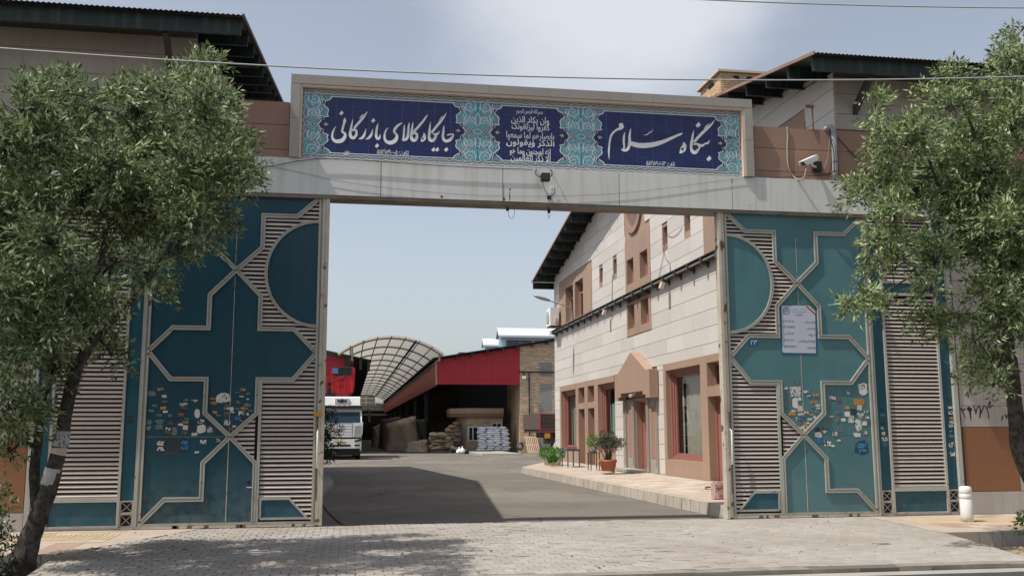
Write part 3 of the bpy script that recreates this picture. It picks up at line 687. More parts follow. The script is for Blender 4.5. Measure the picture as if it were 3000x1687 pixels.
def screen(fx, label):
    """fixed louvred screen beside the gate"""
    Y = D + 0.03
    F = lambda u, v, d: (fx(u), d, v)
    g = thing('gate_side_screen', label, 'gate screen', ((fx(-3.5) + fx(-5.22)) / 2, Y, 0), 'fixed louvred screens either side of the gate')
    for a, b in ((-3.745, -3.53), (-5.135, -4.925)):
        for z0, z1 in ((0.475, 4.23), (4.235, 5.78)): MB().prism([(a, z0), (b, z0), (b, z1), (a, z1)], F, Y + .004, Y + .016).build('sheet_panel', 'teal_deep', g)
    MB().prism([(-4.86, 0.07), (-3.81, 0.07), (-3.81, 0.44), (-4.86, 0.44)], F, Y + .004, Y + .016).build('kick_panel', 'teal_deep', g)
    MB().prism([(-4.87, 4.27), (-3.80, 4.27), (-3.80, 4.455), (-4.87, 4.455)], F, Y + .004, Y + .016).build('middle_panel', 'teal_deep', g)
    for z0, z1 in ((0.56, 4.20), (4.53, 5.76)):
        z = z0
        while z < z1: add_slat(g, -4.885, -3.785, z, Y + .012, fx); z += PITCH
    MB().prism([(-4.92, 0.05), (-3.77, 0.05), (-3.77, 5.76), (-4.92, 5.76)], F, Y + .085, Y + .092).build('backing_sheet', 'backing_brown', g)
    for a, b, d in ((-3.795, -3.75, .03), (-4.92, -4.875, .03), (-3.53, -3.50, .03), (-5.225, -5.14, .07)):
        MB().prism([(a, 0.03), (b, 0.03), (b, 5.79), (a, 5.79)], F, Y + .05, Y - d).build('upright', 'cream_paint', g)
    for a, b in ((-4.875, -3.795),):
        for z0, z1 in ((0.45, 0.53), (4.215, 4.265), (4.46, 4.51), (0.03, 0.065)):
            MB().prism([(a, z0), (b, z0), (b, z1), (a, z1)], F, Y + .03, Y - .026).build('rail', 'cream_paint', g)
    for a, b in ((-3.75, -3.53), (-5.14, -4.92)):
        m = MB(); MB().prism([(a, .03), (b, .03), (b, .47), (a, .47)], F, Y + .03, Y + .036).build('vent_backing', 'black_plastic', g)
        for z0, z1 in ((0.045, 0.25), (0.27, 0.46)):
            P = [(a + .012, z0), (b - .012, z0), (b - .012, z1), (a + .012, z1), (a + .012, z0)]
            sweep(m, P, -.011, .011, Y + .028, Y - .02, fx)
            sweep(m, [(a + .02, z0 + .01), (b - .02, z1 - .01)], -.006, .006, Y + .01, Y - .004, fx); sweep(m, [(a + .02, z1 - .01), (b - .02, z0 + .01)], -.006, .006, Y + .02, Y + .006, fx)
        m.build('cross_grille', 'cream_paint', g)
    MB().prism([(-5.22, 0.0), (-3.50, 0.0), (-3.50, 0.03), (-5.22, 0.03)], F, Y + .09, Y - .02).build('base_sill', 'worn_cream_paint', g)
    return g
FS = lambda x: 6.47 - x
sl = screen(FL, 'louvred gate screen standing behind the leaning tree trunk')
sr = screen(FS, 'louvred gate screen beside the white bollard, stickers down both strips')

# ------------------------------------------------------------------ lintel beam over the gate
YB = D - 0.087
beam = thing('gate_beam', 'long pale grey steel beam spanning the gate under the tiled sign', 'beam', (3.2, YB, 5.8))
jx = [-5.32, -3.2] + [on_y(px, py, YB).x for px, py in ((1116, 531), (1473, 531), (1814, 548), (2145, 558))] + [10.0, 11.85]
for a, b in zip(jx, jx[1:]):
    MB().box(a + .006, b - .006, YB, YB + .4, 5.80, 6.455).build('beam_panel', 'beam_paint', beam)
MB().box(-5.32, 11.85, YB + .012, YB + .38, 5.735, 5.797).build('lower_flange', 'beam_flange', beam) if material('beam_flange', (0.20, 0.165, 0.13), 0.6, blotch=(3, 0.6, (0.10, 0.075, 0.06))) else None
MB().box(-5.30, 11.83, YB + .02, YB + .40, 5.80 + .01, 6.44).build('beam_core', 'rusty_metal', beam)
for px, py, wd, ht in ((1476, 560, .012, .30), (1494, 555, .03, .05), (1493, 575, .02, .18), (1476, 584, .05, .07), (1294, 576, .045, .05), (1116, 545, .008, .2), (2198, 603, .02, .02), (2145, 530, .012, .08)):
    p = on_y(px, py, YB); pts = [(p.x + wd / 2 * math.cos(t) * random.uniform(.7, 1.25), p.z + ht / 2 * math.sin(t) * random.uniform(.8, 1.1)) for t in np.linspace(0, 2 * math.pi, 15)[:-1]]
    MB().prism(pts, lambda u, v, d: (u, d, v), YB + .001, YB - .0015).build('rust_patch', 'rusty_metal', beam)

# ------------------------------------------------------------------ tiled sign
YS = 17.30; SX0, SX1, SZ0, SZ1 = -1.17, 7.63, 6.458, 8.0
sign = thing('tiled_sign', 'blue and turquoise tiled sign with Persian lettering above the gate beam', 'sign', (3.23, YS, SZ0))
m = MB(); m.box(SX0, SX1, YS - .12, YS + .30, SZ1 - .17, SZ1)
xs = [SX0] + [on_y(px, py, YS - .12).x for px, py in ((1247, 260), (1434, 265), (1787, 290), (1846, 293), (1915, 297))] + [SX1]
for a, b in zip(xs, xs[1:]): MB().box(a + .002, b - .002, YS - .12, YS + .30, SZ1 - .17, SZ1).build('frame_stone', 'frame_granite', sign)
for a, b in ((SX0, SX0 + .165), (SX1 - .165, SX1)):
    MB().box(a, b, YS - .118, YS + .30, SZ0, SZ0 + .72).build('frame_stone', 'frame_granite', sign); MB().box(a, b, YS - .118, YS + .30, SZ0 + .725, SZ1 - .173).build('frame_stone', 'frame_granite', sign)
box('backing', 'frame_granite', sign, SX0 + .17, SX1 - .17, YS + .03, YS + .28, SZ0, SZ1 - .175)
IX0, IX1, IZ0, IZ1 = SX0 + .165, SX1 - .165, SZ0, SZ1 - .17
for a, b, c, d in ((IX0, IX1, IZ1 - .05, IZ1 - .002), (IX0, IX0 + .045, IZ0, IZ1 - .053), (IX1 - .045, IX1, IZ0, IZ1 - .053)):
    MB().box(a, b, YS - .10, YS + .02, c, d).build('inner_trim', 'cream_trim', sign)
TX0, TX1, TZ0, TZ1 = IX0 + .047, IX1 - .047, SZ0 + .004, IZ1 - .053
box('tile_bed', 'grout', sign, TX0, TX1, YS + .006, YS + .02, TZ0, TZ1)
FZ0, FZ1 = TZ0 + .115, TZ1 - .115           # field between the borders
nc, nr = 28, 6
tw, th = (TX1 - TX0) / nc, (FZ1 - FZ0) / nr
tm = MB(); a, b = tw / 2 - .0036, th / 2 - .0036
tm.add([(-a, .010, -b), (a, .010, -b), (a, .010, b), (-a, .010, b), (-a, .001, -b), (a, .001, -b), (a, .001, b), (-a, .001, b), (-a + .003, 0, -b + .003), (a - .003, 0, -b + .003), (a - .003, 0, b - .003), (-a + .003, 0, b - .003)], PF)
tile_me = mesh_of(tm, 'tile', 'tile_blue')
for j in range(nr):
    for i in range(nc):
        inst('tile', tile_me, sign, (TX0 + tw * (i + .5), YS + .005 + random.gauss(0, .0005), FZ0 + th * (j + .5)), (random.gauss(0, .003), 0, random.gauss(0, .003)))
def S1(u, v): p = on_y(920 + u / 5.152, 280 + v / 5.152, YS); return p.x, p.z
def S2(u, v): p = on_y(1420 + u / 6.037, 280 + v / 6.037, YS); return p.x, p.z
def S3(u, v): p = on_y(1740 + u / 5.152, 300 + v / 5.152, YS); return p.x, p.z
ID = lambda x, z: (x, z)
# borders: band, wavy pale lines, small lozenges
for zc, nm in ((TZ0 + .057, 0), (TZ1 - .057, 1)):
    n = 12; W = (TX1 - TX0) / n
    for i in range(n): MB().box(TX0 + W * i + .002, TX0 + W * (i + 1) - .002, YS - .001, YS + .008, zc - .053, zc + .053).build('border_tile', 'border_glaze', sign)
    m = MB(); t = MB(); per = 0.178; k = int((TX1 - TX0) / per)
    for s, o in ((1, 0.0), (-1, .5)):
        pts = [(TX0 + (TX1 - TX0) * i / (k * 12), zc + (0.017 if s > 0 else -.012) + s * .024 * abs(math.sin(math.pi * (i / 12 + o))) * (1 if s > 0 else .7), .0115) for i in range(k * 12 + 1)]
        ribbon(m, pts, ID, YS - .003 - .0006 * s, 1)
    for i in range(k):
        x = TX0 + (i + .5) * (TX1 - TX0) / k
        blob(t, [(x - .05, zc - .005), (x, zc + .022), (x + .05, zc - .005), (x, zc - .018)], ID, YS - .0018)
    m.build('border_scallop', 'pale_glaze', sign, fix=False); stuff(t.build('border_lozenge', 'tile_turquoise', sign, fix=False))
for x in (TX0 + .03, TX1 - .03):
    MB().box(x - .028, x + .028, YS - .0022, YS, FZ0 - .05, FZ1 + .05).build('border_tile', 'border_glaze', sign)
    m = MB(); ribbon(m, [(x + .016 * math.sin(i * .9), FZ0 - .05 + (FZ1 - FZ0 + .1) * i / 60, .012) for i in range(61)], ID, YS - .004, 2); m.build('border_scallop', 'pale_glaze', sign, fix=False)
# arabesque halves: one half drawn round its axis (u outward, z up), then repeated and mirrored
ax2 = S2(1705, 730); HZ = (FZ1 - FZ0) / 2; ZC = (FZ0 + FZ1) / 2
def H(u, v):
    x, z = S2(u, v); return ax2[0] - x, z - ax2[1]
edge_px = [(1705, 215), (1270, 222), (1308, 285), (1345, 300), (1395, 330), (1408, 385), (1345, 440), (1335, 480), (1350, 545), (1330, 575), (1400, 585), (1440, 620), (1455, 665), (1500, 728), (1455, 790), (1440, 830), (1400, 870), (1330, 885), (1350, 920), (1335, 965), (1345, 1005), (1408, 1060), (1395, 1105), (1345, 1130), (1305, 1165), (1275, 1218), (1705, 1232)]
E_ = [H(*q) for q in edge_px]; E_ = [(max(u, 0.0), max(-HZ + .002, min(HZ - .002, z))) for u, z in E_]; E_[0] = (0, HZ - .002); E_[-1] = (0, -HZ + .002)
def spiral(c, r, a0, turns, s=1, n=36, w0=.017):
    return [(c[0] + r * (1 - .86 * i / n) * math.cos(a0 + s * turns * 2 * math.pi * i / n), c[1] + r * (1 - .86 * i / n) * math.sin(a0 + s * turns * 2 * math.pi * i / n), w0 * (1 - .45 * i / n)) for i in range(n + 1)]
pale = MB(); turq = MB(); dark = MB(); ochre = MB(); ground_p = MB(); ring = MB()
ground_p.add([(u, 0, z) for u, z in E_], [tuple(range(len(E_)))])
k = 0
def rb(mbx, pts, sm=3):
    global k
    k += 1; ribbon(mbx, pts, ID, -.0016 - .00022 * (k % 14), sm, 0.0001)
sp = [(0.155, 0.475 * HZ / .6 * 1.12, .115, 2.6, 1), (0.135, .20, .092, -2.4, -1), (0.135, -.20, .092, 2.4, 1), (0.150, -.475 * HZ / .6 * 1.12, .118, -2.6, -1)]
for cu, cz, r, a0, s in sp:
    for dd in (.55, .30): rb(pale, spiral((cu, cz), r * dd, a0 + 2.2, .8, -s, 16, .008))
    for aa in np.linspace(0, 6.28, 7)[:-1]: rb(pale, [(cu + r * .95 * math.cos(aa), cz + r * .95 * math.sin(aa), .003), (cu + r * 1.13 * math.cos(aa + .25), cz + r * 1.13 * math.sin(aa + .25), .012), (cu + r * 1.22 * math.cos(aa + .6), cz + r * 1.22 * math.sin(aa + .6), .003)])
    rb(pale, spiral((cu, cz), r, a0, 1.55, s)); rb(turq, spiral((cu, cz), r * .78, a0 + .6, 1.3, s, w0=.024))
    for t in np.linspace(0, 2 * math.pi, 6)[:-1]:
        blob(ochre, [(cu + r * .5 * math.cos(t) + .012 * math.cos(q), cz + r * .5 * math.sin(t) + .009 * math.sin(q)) for q in (0, 1.57, 3.14, 4.71)], ID, -.0052 - .0001 * t)
for s in (1, -1):
    rb(pale, [(.0, .36 * s, .014), (.03, .30 * s, .014), (.045, .24 * s, .013), (.03, .14 * s, .012), (.0, .11 * s, .010)])
    rb(turq, [(.0, .55 * s, .05), (.012, .42 * s, .055), (.0, .30 * s, .05)])
    rb(pale, [(.27, .07 * s, .012), (.23, .16 * s, .014), (.25, .24 * s, .014), (.21, .31 * s, .014), (.26, .38 * s, .014), (.24, .47 * s, .012)])
    for cu, cz in ((.255, .44 * s), (.245, .27 * s), (.225, .19 * s)):
        rb(pale, spiral((cu, cz), .048, s * 1.2, 1.1, -s, 18, .011))
    for cu, cz in ((.305, .425 * s), (.285, .12 * s)):
        blob(dark, [(cu + .040 * math.cos(t), cz + .034 * math.sin(t) + .01 * math.cos(2 * t)) for t in np.linspace(0, 2 * math.pi, 12)[:-1]], ID, -.0054)
        rb(ring, [(cu + .042 * math.cos(t), cz + .038 * math.sin(t), .011) for t in np.linspace(0, 2 * math.pi, 14)], 1)
        blob(ring, [(cu + .015 * math.cos(t) - .01, cz + .017 * math.sin(t)) for t in np.linspace(0, 2 * math.pi, 6)[:-1]], ID, -.0058)
    rb(turq, [(.05, .03 * s, .02), (.10, .09 * s, .03), (.19, .08 * s, .02)]); rb(pale, [(.0, .05 * s, .01), (.05, .03 * s, .012), (.08, .0, .008)])
blob(dark, [(.30, 0), (.345, .045), (.40, 0), (.345, -.045)], ID, -.0053); blob(ochre, [(.325, 0), (.36, .034), (.42, 0), (.36, -.034)], ID, -.0062)
blob(dark, [(.10, 0), (.15, .058), (.20, 0), (.15, -.058)], ID, -.0053); blob(ochre, [(.125, 0), (.155, .035), (.182, 0), (.155, -.035)], ID, -.0062)
rb(ring, [(.095, 0, .011), (.15, .062, .011), (.205, 0, .011), (.15, -.062, .011), (.095, 0, .011)], 1)
rb(ring, [(u, z, .0145) for u, z in E_[1:-1]], 2)
def half_meshes():
    out = []
    for mbx, nm, mt in ((ground_p, 'medallion_ground', 'tile_turquoise'), (turq, 'arabesque_stem', 'turquoise_line'), (pale, 'arabesque_scroll', 'pale_glaze'), (dark, 'palmette', 'dark_glaze'), (ochre, 'blossom', 'ochre_glaze'), (ring, 'medallion_outline', 'letter_white')):
        me = bpy.data.meshes.new(nm); me.from_pydata(mbx.v, [], mbx.f); me.materials.append(M[mt]); out.append((nm, me))
    return out
HM = half_meshes()
AXC = [on_y(1399.5, 385, YS).x, on_y(1702, 400, YS).x]
for axis, sides in ((TX0 + .055, (1,)), (AXC[0], (1, -1)), (AXC[1], (1, -1)), (TX1 - .055, (-1,))):
    for s in sides:
        for nm, me in HM: inst(nm, me, sign, (axis, YS - .0016, ZC), (0, 0, 0), (s, 1, 1))
fields = [(TX0 + .055, AXC[0]), (AXC[0], AXC[1]), (AXC[1], TX1 - .055)]
for a, b in fields:      # pale line above and below each blue field
    for z in (FZ0 + .012, FZ1 - .012):
        m = MB(); ribbon(m, [(a + .43, z, .018), (b - .43, z, .018)], ID, YS - .0065, 1); m.build('field_line', 'pale_glaze', sign, fix=False)
# brush lettering
def letters(name, strokes, dots, holes, fmap):
    m = MB()
    for i, s in enumerate(strokes): ribbon(m, s, fmap, YS - .004 - .0004 * i, 6)
    for i, (u, v, r) in enumerate(dots):
        pts = [(u - r * 1.0, v + r * .25), (u - r * .1, v + r * 1.05), (u + r * 1.0, v + r * .0), (u + r * .15, v - r * 1.1)]
        blob(m, pts, fmap, YS - .004)
    m.build(name, 'letter_white', sign, fix=False)
    h = MB()
    for u, v, a, b in holes: blob(h, [(u + a * math.cos(t), v + b * math.sin(t)) for t in np.linspace(0, 2 * math.pi, 15)[:-1]], fmap, YS - .0135)
    if holes: h.build('letter_counter', 'tile_blue', sign, fix=False)
J1 = [[(2005, 603, 14), (2050, 590, 22), (2108, 585, 14)], [(2108, 590, 12), (2088, 630, 34), (2050, 672, 46), (2000, 690, 44), (1962, 672, 44), (1945, 620, 40), (1950, 560, 34), (1955, 510, 26), (1962, 452, 4)],
      [(1762, 400, 4), (1750, 460, 22), (1743, 540, 34), (1738, 610, 42), (1748, 668, 48), (1785, 684, 44), (1818, 655, 46), (1838, 605, 40), (1838, 580, 34)], [(1780, 590, 20), (1838, 588, 34), (1872, 575, 26), (1893, 538, 6)],
      [(1772, 568, 34), (1830, 492, 36), (1890, 420, 36), (1950, 345, 28), (2001, 262, 4)], [(1883, 388, 3), (1915, 345, 14), (1947, 306, 3)],
      [(1656, 562, 6), (1664, 600, 40), (1660, 640, 60), (1640, 672, 58), (1615, 702, 8)],
      [(1497, 400, 4), (1485, 460, 24), (1476, 540, 38), (1470, 610, 42), (1478, 662, 48), (1512, 682, 44), (1545, 648, 44), (1550, 600, 44), (1524, 570, 40), (1490, 575, 34)],
      [(1508, 548, 34), (1570, 480, 36), (1640, 398, 32), (1690, 328, 22), (1715, 290, 3)],
      [(1440, 408, 6), (1427, 470, 28), (1422, 550, 34), (1414, 620, 40), (1388, 665, 38), (1350, 677, 28), (1323, 662, 4)], [(1366, 438, 4), (1360, 500, 26), (1356, 580, 30), (1350, 640, 28), (1338, 672, 12)],
      [(1337, 418, 4), (1300, 432, 24), (1252, 470, 38), (1216, 520, 42), (1212, 558, 34), (1244, 592, 34), (1248, 635, 48), (1218, 688, 60), (1160, 715, 60), (1102, 704, 48), (1068, 660, 36), (1066, 590, 30), (1086, 530, 24), (1122, 490, 5)],
      [(968, 420, 4), (952, 480, 28), (940, 560, 36), (940, 620, 42), (960, 658, 36), (988, 642, 32), (1001, 586, 5)], [(888, 508, 5), (876, 560, 26), (856, 610, 38), (820, 648, 32), (778, 664, 5)],
      [(786, 502, 5), (768, 570, 32), (746, 620, 40), (712, 650, 32), (670, 660, 5)],
      [(586, 358, 4), (572, 430, 24), (556, 510, 36), (546, 580, 42), (560, 630, 46), (598, 644, 42), (632, 602, 42), (638, 548, 40), (614, 520, 38), (572, 530, 34)], [(606, 496, 36), (670, 422, 38), (730, 352, 36), (780, 285, 22), (807, 246, 3)], [(681, 358, 3), (712, 320, 17), (750, 280, 3)],
      [(462, 336, 3), (463, 385, 46), (452, 432, 34), (430, 512, 34), (428, 552, 32), (462, 575, 34), (470, 610, 44), (438, 668, 58), (380, 696, 60), (318, 690, 50), (280, 650, 36), (278, 580, 28), (300, 520, 22), (333, 468, 4)]]
letters('brush_lettering', J1, [(1995, 818, 34), (1802, 818, 33), (1858, 818, 33), (950, 760, 34), (893, 380, 34), (413, 268, 34)], [(1784, 612, 30, 24), (1512, 612, 27, 18), (597, 575, 30, 17), (1640, 655, 14, 16)], S1)
J2 = [[(378, 352, 50), (412, 350, 70), (440, 350, 50)], [(448, 360, 34), (405, 392, 44), (340, 420, 28), (285, 465, 30), (250, 530, 30), (232, 640, 28), (224, 740, 26), (226, 820, 16), (231, 868, 3)],
      [(466, 448, 4), (452, 520, 30), (450, 600, 32), (456, 670, 26), (446, 712, 22)], [(408, 708, 4), (440, 726, 30), (490, 722, 42), (524, 680, 46), (538, 600, 42), (536, 520, 36), (545, 450, 24), (556, 398, 4)],
      [(536, 600, 40), (575, 628, 66), (680, 652, 74), (800, 652, 76), (920, 634, 70), (1040, 598, 56), (1150, 552, 44), (1250, 506, 36), (1310, 482, 30), (1338, 470, 6)],
      [(750, 498, 4), (800, 490, 13), (838, 458, 12), (855, 456, 13), (892, 418, 4)],
      [(1352, 602, 6), (1362, 650, 62), (1345, 705, 88), (1318, 745, 60), (1292, 772, 10)],
      [(1506, 423, 4), (1490, 500, 26), (1476, 590, 38), (1466, 670, 42), (1480, 735, 50), (1520, 762, 50), (1562, 722, 46), (1584, 668, 46), (1560, 632, 30), (1500, 636, 26)], [(1575, 650, 44), (1635, 655, 40), (1668, 632, 22), (1700, 622, 32), (1724, 612, 26), (1746, 570, 4)],
      [(1506, 606, 36), (1570, 532, 40), (1640, 460, 42), (1710, 396, 40), (1770, 338, 28), (1826, 263, 3)], [(1658, 408, 3), (1690, 370, 17), (1744, 318, 3)]]
letters('brush_lettering', J2, [(1573, 343, 40), (1735, 850, 40)], [(1530, 682, 46, 30), (1333, 710, 20, 18)], S3)
def sign_text(body, uv, fmap, size, width, name='sign_lettering', mat='letter_white'):
    x, z = fmap(*uv); return text_on_front(shape(body), size, mat, sign, x, z, YS - .006, name=name, width=width)
q = lambda fm, a, b: abs(fm(b, 500)[0] - fm(a, 500)[0])
sign_text('تلفن: ۵۵۲۱۸۹۰۰-۵', (1190, 862), S1, .125, q(S1, 952, 1430)); sign_text('تلفن: ۵۵۲۱۸۹۰۶-۱۳', (1005, 930), S3, .125, q(S3, 790, 1220))
sign_text('بسم الله الرحمن الرحیم', (795, 288), S2, .11, q(S2, 565, 1030), 'verse_lettering')
for body, u, v, a, b, s in (('وان یکاد الذین', 805, 440, 470, 1140, .17), ('کفروا لیزلقونک', 810, 560, 480, 1150, .17), ('بابصارهم لما سمعوا', 805, 715, 380, 1225, .17),
                            ('الذکر ویقولون', 810, 838, 390, 1235, .17), ('انه لمجنون وما هو', 805, 995, 445, 1165, .17), ('الا ذکر للعالمین', 815, 1115, 470, 1170, .17)):
    sign_text(body, (u, v), S2, s, q(S2, a, b), 'verse_lettering')
sign_text('حقیقی', (492, 850), S1, .08, q(S1, 450, 540)); m = MB(); ribbon(m, [(438, 865, 2), (455, 888, 7), (500, 892, 8), (542, 868, 2)], S1, YS - .006, 4); m.build('signature_stroke', 'letter_white', sign, fix=False)

# ------------------------------------------------------------------ the two gabled buildings either side of the gate
EAVE_Z, RIDGE_Y, FRONT_Y, REAR_Y = 8.12, 31.0, D + 0.02, 44.55
SLOPE = 0.180
def roof_z(y): return 8.52 + SLOPE * (14.9 - abs(y - RIDGE_Y))     # underside of the sheeting
def stone_rows(root, fn, u0, u1, zs, mat, blocked, upper=None, seed=1, lo=.9, hi=2.1):
    """courses of stone slabs on a wall: fn(u0, u1, z0, z1) -> MB for one slab; blocked = rectangles (u0, u1, z0, z1) kept free"""
    rr = random.Random(seed); cnt = 0
    for z0, z1 in zip(zs, zs[1:]):
        iv = cut((u0, u1), [(b[0], b[1]) for b in blocked if b[2] < z1 - .01 and b[3] > z0 + .01])
        for a, b in iv:
            u = a - rr.uniform(0, hi * .6) if b - a > 2 else a
            while u < b - .02:
                e = u + rr.uniform(lo, hi)
                if b - e < .35: e = b
                s, t = max(u, a), min(e, b)
                if t - s > .05: fn(s, t, z0, z1, root)
                u = e
def gable_side(sx, X, label_done=None): pass

def gabled_building(side, label):
    """side=+1: building right of the gate (gable wall faces -X at X=9.45); side=-1: left one (gable wall faces +X at X=-2.85)"""
    X = 9.45 if side > 0 else -2.85
    far = X + side * 26
    b = thing('warehouse_building', label, 'building', (X + side * 2, FRONT_Y, 0))
    fx = lambda d: X + side * d              # d: distance into the building
    # roof: corrugated sheet, both slopes, ridge along X
    n = int(13 / .02125); m = MB(); vs = []
    d0 = -0.90
    for i in range(n + 1):
        d = d0 + 13 * i / n; wv = .011 * math.cos(2 * math.pi * i / 4)
        for yy in (FRONT_Y - 1.0, RIDGE_Y, REAR_Y + 0.95): vs.append((fx(d), yy, roof_z(yy) + .13 + wv))
    m.add(vs, [(3 * i + j, 3 * i + 3 + j, 3 * i + 4 + j, 3 * i + 1 + j) for i in range(n) for j in (0, 1)])
    m.build('roof_sheet', 'roof_sheet', b, fix=False)
    m = MB(); far0 = d0 + 13
    m.add([(fx(far0), FRONT_Y - 1, roof_z(FRONT_Y - 1) + .13), (fx(26), FRONT_Y - 1, roof_z(FRONT_Y - 1) + .13), (fx(26), RIDGE_Y, roof_z(RIDGE_Y) + .13), (fx(far0), RIDGE_Y, roof_z(RIDGE_Y) + .13), (fx(26), REAR_Y + .95, roof_z(REAR_Y + .95) + .13), (fx(far0), REAR_Y + .95, roof_z(REAR_Y + .95) + .13)], [(0, 1, 2, 3), (3, 2, 4, 5)]); m.build('roof_sheet', 'roof_sheet', b)
    for y0, y1, s in ((FRONT_Y - 1.0, RIDGE_Y, 1), (RIDGE_Y, REAR_Y + .95, -1)):
        m = MB(); A = (fx(d0 - .012), y0, roof_z(y0) + .09); B = (fx(d0 - .012), y1, roof_z(y1) + .09)
        w_ = (fx(.03) - fx(0))
        m.add([A, B, (B[0], B[1], B[2] + .065), (A[0], A[1], A[2] + .065), (A[0] + w_, A[1], A[2]), (B[0] + w_, B[1], B[2]), (B[0] + w_, B[1], B[2] + .065), (A[0] + w_, A[1], A[2] + .065)], [(0, 1, 2, 3), (7, 6, 5, 4), (0, 4, 5, 1), (3, 2, 6, 7), (0, 3, 7, 4), (1, 5, 6, 2)])
        m.build('verge_trim', 'roof_rust' if side > 0 else 'verge_dark', b)
    # purlins: C channels carried past the gable wall
    ys = [FRONT_Y - .80 + 1.034 * i for i in range(15)]; ys += [2 * RIDGE_Y - q_ + .0 for q_ in ys[:-1]] if True else []
    for i, yy in enumerate(ys):
        zt = roof_z(yy) + .10; fr = abs(yy - ys[0]) < .01 or abs(yy - (2 * RIDGE_Y - ys[0])) < .01
        s = 1 if yy < RIDGE_Y else -1; L = 16 if fr else 1.0
        m = MB(); x0, x1 = sorted((fx(d0 + .05), fx(L)))
        h = .30 if fr else .26
        m.box(x0, x1, yy - .012, yy + .012, zt - h, zt - .012)
        m.box(x0, x1, *(sorted((yy - .012, yy - s * .075))), zt - h - .012, zt - h); m.box(x0, x1, *(sorted((yy - .012, yy - s * .075))), zt - .014, zt)
        m.build('eave_fascia' if fr else 'purlin', 'green_steel', b)
    # struts under the front eave
    for d in (0.42, 6.5):
        m = MB(); yw = FRONT_Y; a = Vector((fx(d), yw + .02, EAVE_Z - .22)); c = Vector((fx(d), yw - .72, roof_z(yw - .8) - .16)); ax = (c - a) / 2
        m.obox((a + c) / 2, (.045, 0, 0), ax, Vector((0, ax.z, -ax.y)).normalized() * .075); m.box(fx(d) - .07, fx(d) + .07, yw - .025, yw, EAVE_Z - .38, EAVE_Z - .02); m.build('eave_strut', 'dark_steel', b)
    # cores of the walls (openings are cut in the gable wall of the right-hand one)
    return b, X, fx, far
def wall_with_holes(name, mat, parent, to, u0, u1, z0, ztop, holes, depth):
    """front face with rectangular openings and their reveals; to(u, z, d) -> point, ztop(u) top edge"""
    us = sorted({u0, u1, RIDGE_Y, *[h[0] for h in holes], *[h[1] for h in holes]}); us = [u for u in us if u0 <= u <= u1]
    m = MB()
    for a, b in zip(us, us[1:]):
        hs = sorted([(h[2], h[3]) for h in holes if h[0] <= a + 1e-6 and h[1] >= b - 1e-6]); z = z0
        for c, e in hs:
            if c > z: m.add([to(a, z, 0), to(b, z, 0), to(b, c, 0), to(a, c, 0)], [(0, 1, 2, 3)])
            z = e
        m.add([to(a, z, 0), to(b, z, 0), to(b, ztop(b), 0), to(a, ztop(a), 0)], [(0, 1, 2, 3)])
    for a, b, c, e in [h[:4] for h in holes]:
        P = [(a, c), (b, c), (b, e), (a, e)]
        for (p, q_), (r_, s_) in zip(P, P[1:] + P[:1]): m.add([to(p, q_, 0), to(r_, s_, 0), to(r_, s_, depth), to(p, q_, depth)], [(0, 1, 2, 3)])
    return m.build(name, mat, parent, fix=False)

# ---- right building
rbld, RX, rfx, rfar = gabled_building(1, 'beige stone building right of the gate with a salmon ground floor')
WIN = []   # (y0, y1, z0, z1, kind)
def opening(y0, y1, z0, z1, kind): WIN.append((y0, y1, z0, z1, kind))
opening(25.33, 28.28, .76, 3.40, 'show'); opening(23.60, 24.81, 2.77, 3.40, 'transom'); opening(23.60, 24.81, .10, 2.50, 'door')
opening(40.25, 43.10, .80, 3.37, 'show'); opening(38.69, 39.74, 2.74, 3.38, 'transom'); opening(37.08, 38.12, 2.74, 3.38, 'transom'); opening(38.69, 39.72, .12, 2.50, 'door'); opening(37.08, 38.12, .12, 2.50, 'door')
opening(34.13, 36.50, .80, 3.37, 'show')
for a, b in ((31.40, 32.20), (29.82, 30.66)): opening(a, b, 6.60, 7.46, 'pane'); opening(a, b, 5.06, 5.90, 'pane')
for a, b in ((40.50, 41.98), (38.68, 40.16)): opening(a, b, 6.36, 7.90, 'tall')
for a, b in ((21.85, 23.3), (20.1, 21.5)): opening(a, b, 6.36, 7.90, 'tall')
for a in (35.54, 33.55, 27.81, 25.79): opening(a, a + .52, 7.28, 7.83, 'slot')
opening(30.33, 31.58, .28, 2.56, 'door')
to_r = lambda u, z, d: (RX + .03 + d, u, z)
wall_with_holes('gable_wall', 'salmon_stone', rbld, to_r, FRONT_Y + .36, REAR_Y, -.3, lambda u: roof_z(u) + .02, WIN, .30)
m = MB(); m.add([(RX + .03, FRONT_Y, 6.45), (rfar, FRONT_Y, 6.45), (rfar, FRONT_Y, roof_z(FRONT_Y)), (RX + .03, FRONT_Y, roof_z(FRONT_Y))], [(0, 1, 2, 3)]); m.box(RX + .04, rfar, FRONT_Y + .35, FRONT_Y + .4, -.3, 6.449); m.box(11.70, rfar, FRONT_Y, FRONT_Y + .349, -.3, 6.449)
m.add([(RX + .03, REAR_Y, -.3), (rfar, REAR_Y, -.3), (rfar, REAR_Y, roof_z(REAR_Y)), (RX + .03, REAR_Y, roof_z(REAR_Y))], [(0, 1, 2, 3)])
m.add([(rfar, FRONT_Y, -.3), (rfar, REAR_Y, -.3), (rfar, REAR_Y, roof_z(REAR_Y)), (rfar, RIDGE_Y, roof_z(RIDGE_Y)), (rfar, FRONT_Y, roof_z(FRONT_Y))], [(0, 1, 2, 3, 4)]); m.build('outer_wall', 'joint_mortar', rbld)
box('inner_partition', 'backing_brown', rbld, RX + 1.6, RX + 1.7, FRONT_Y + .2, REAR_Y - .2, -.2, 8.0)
box('upper_floor', 'backing_brown', rbld, RX + .5, RX + 1.6, FRONT_Y + .2, REAR_Y - .2, 4.2, 4.4)
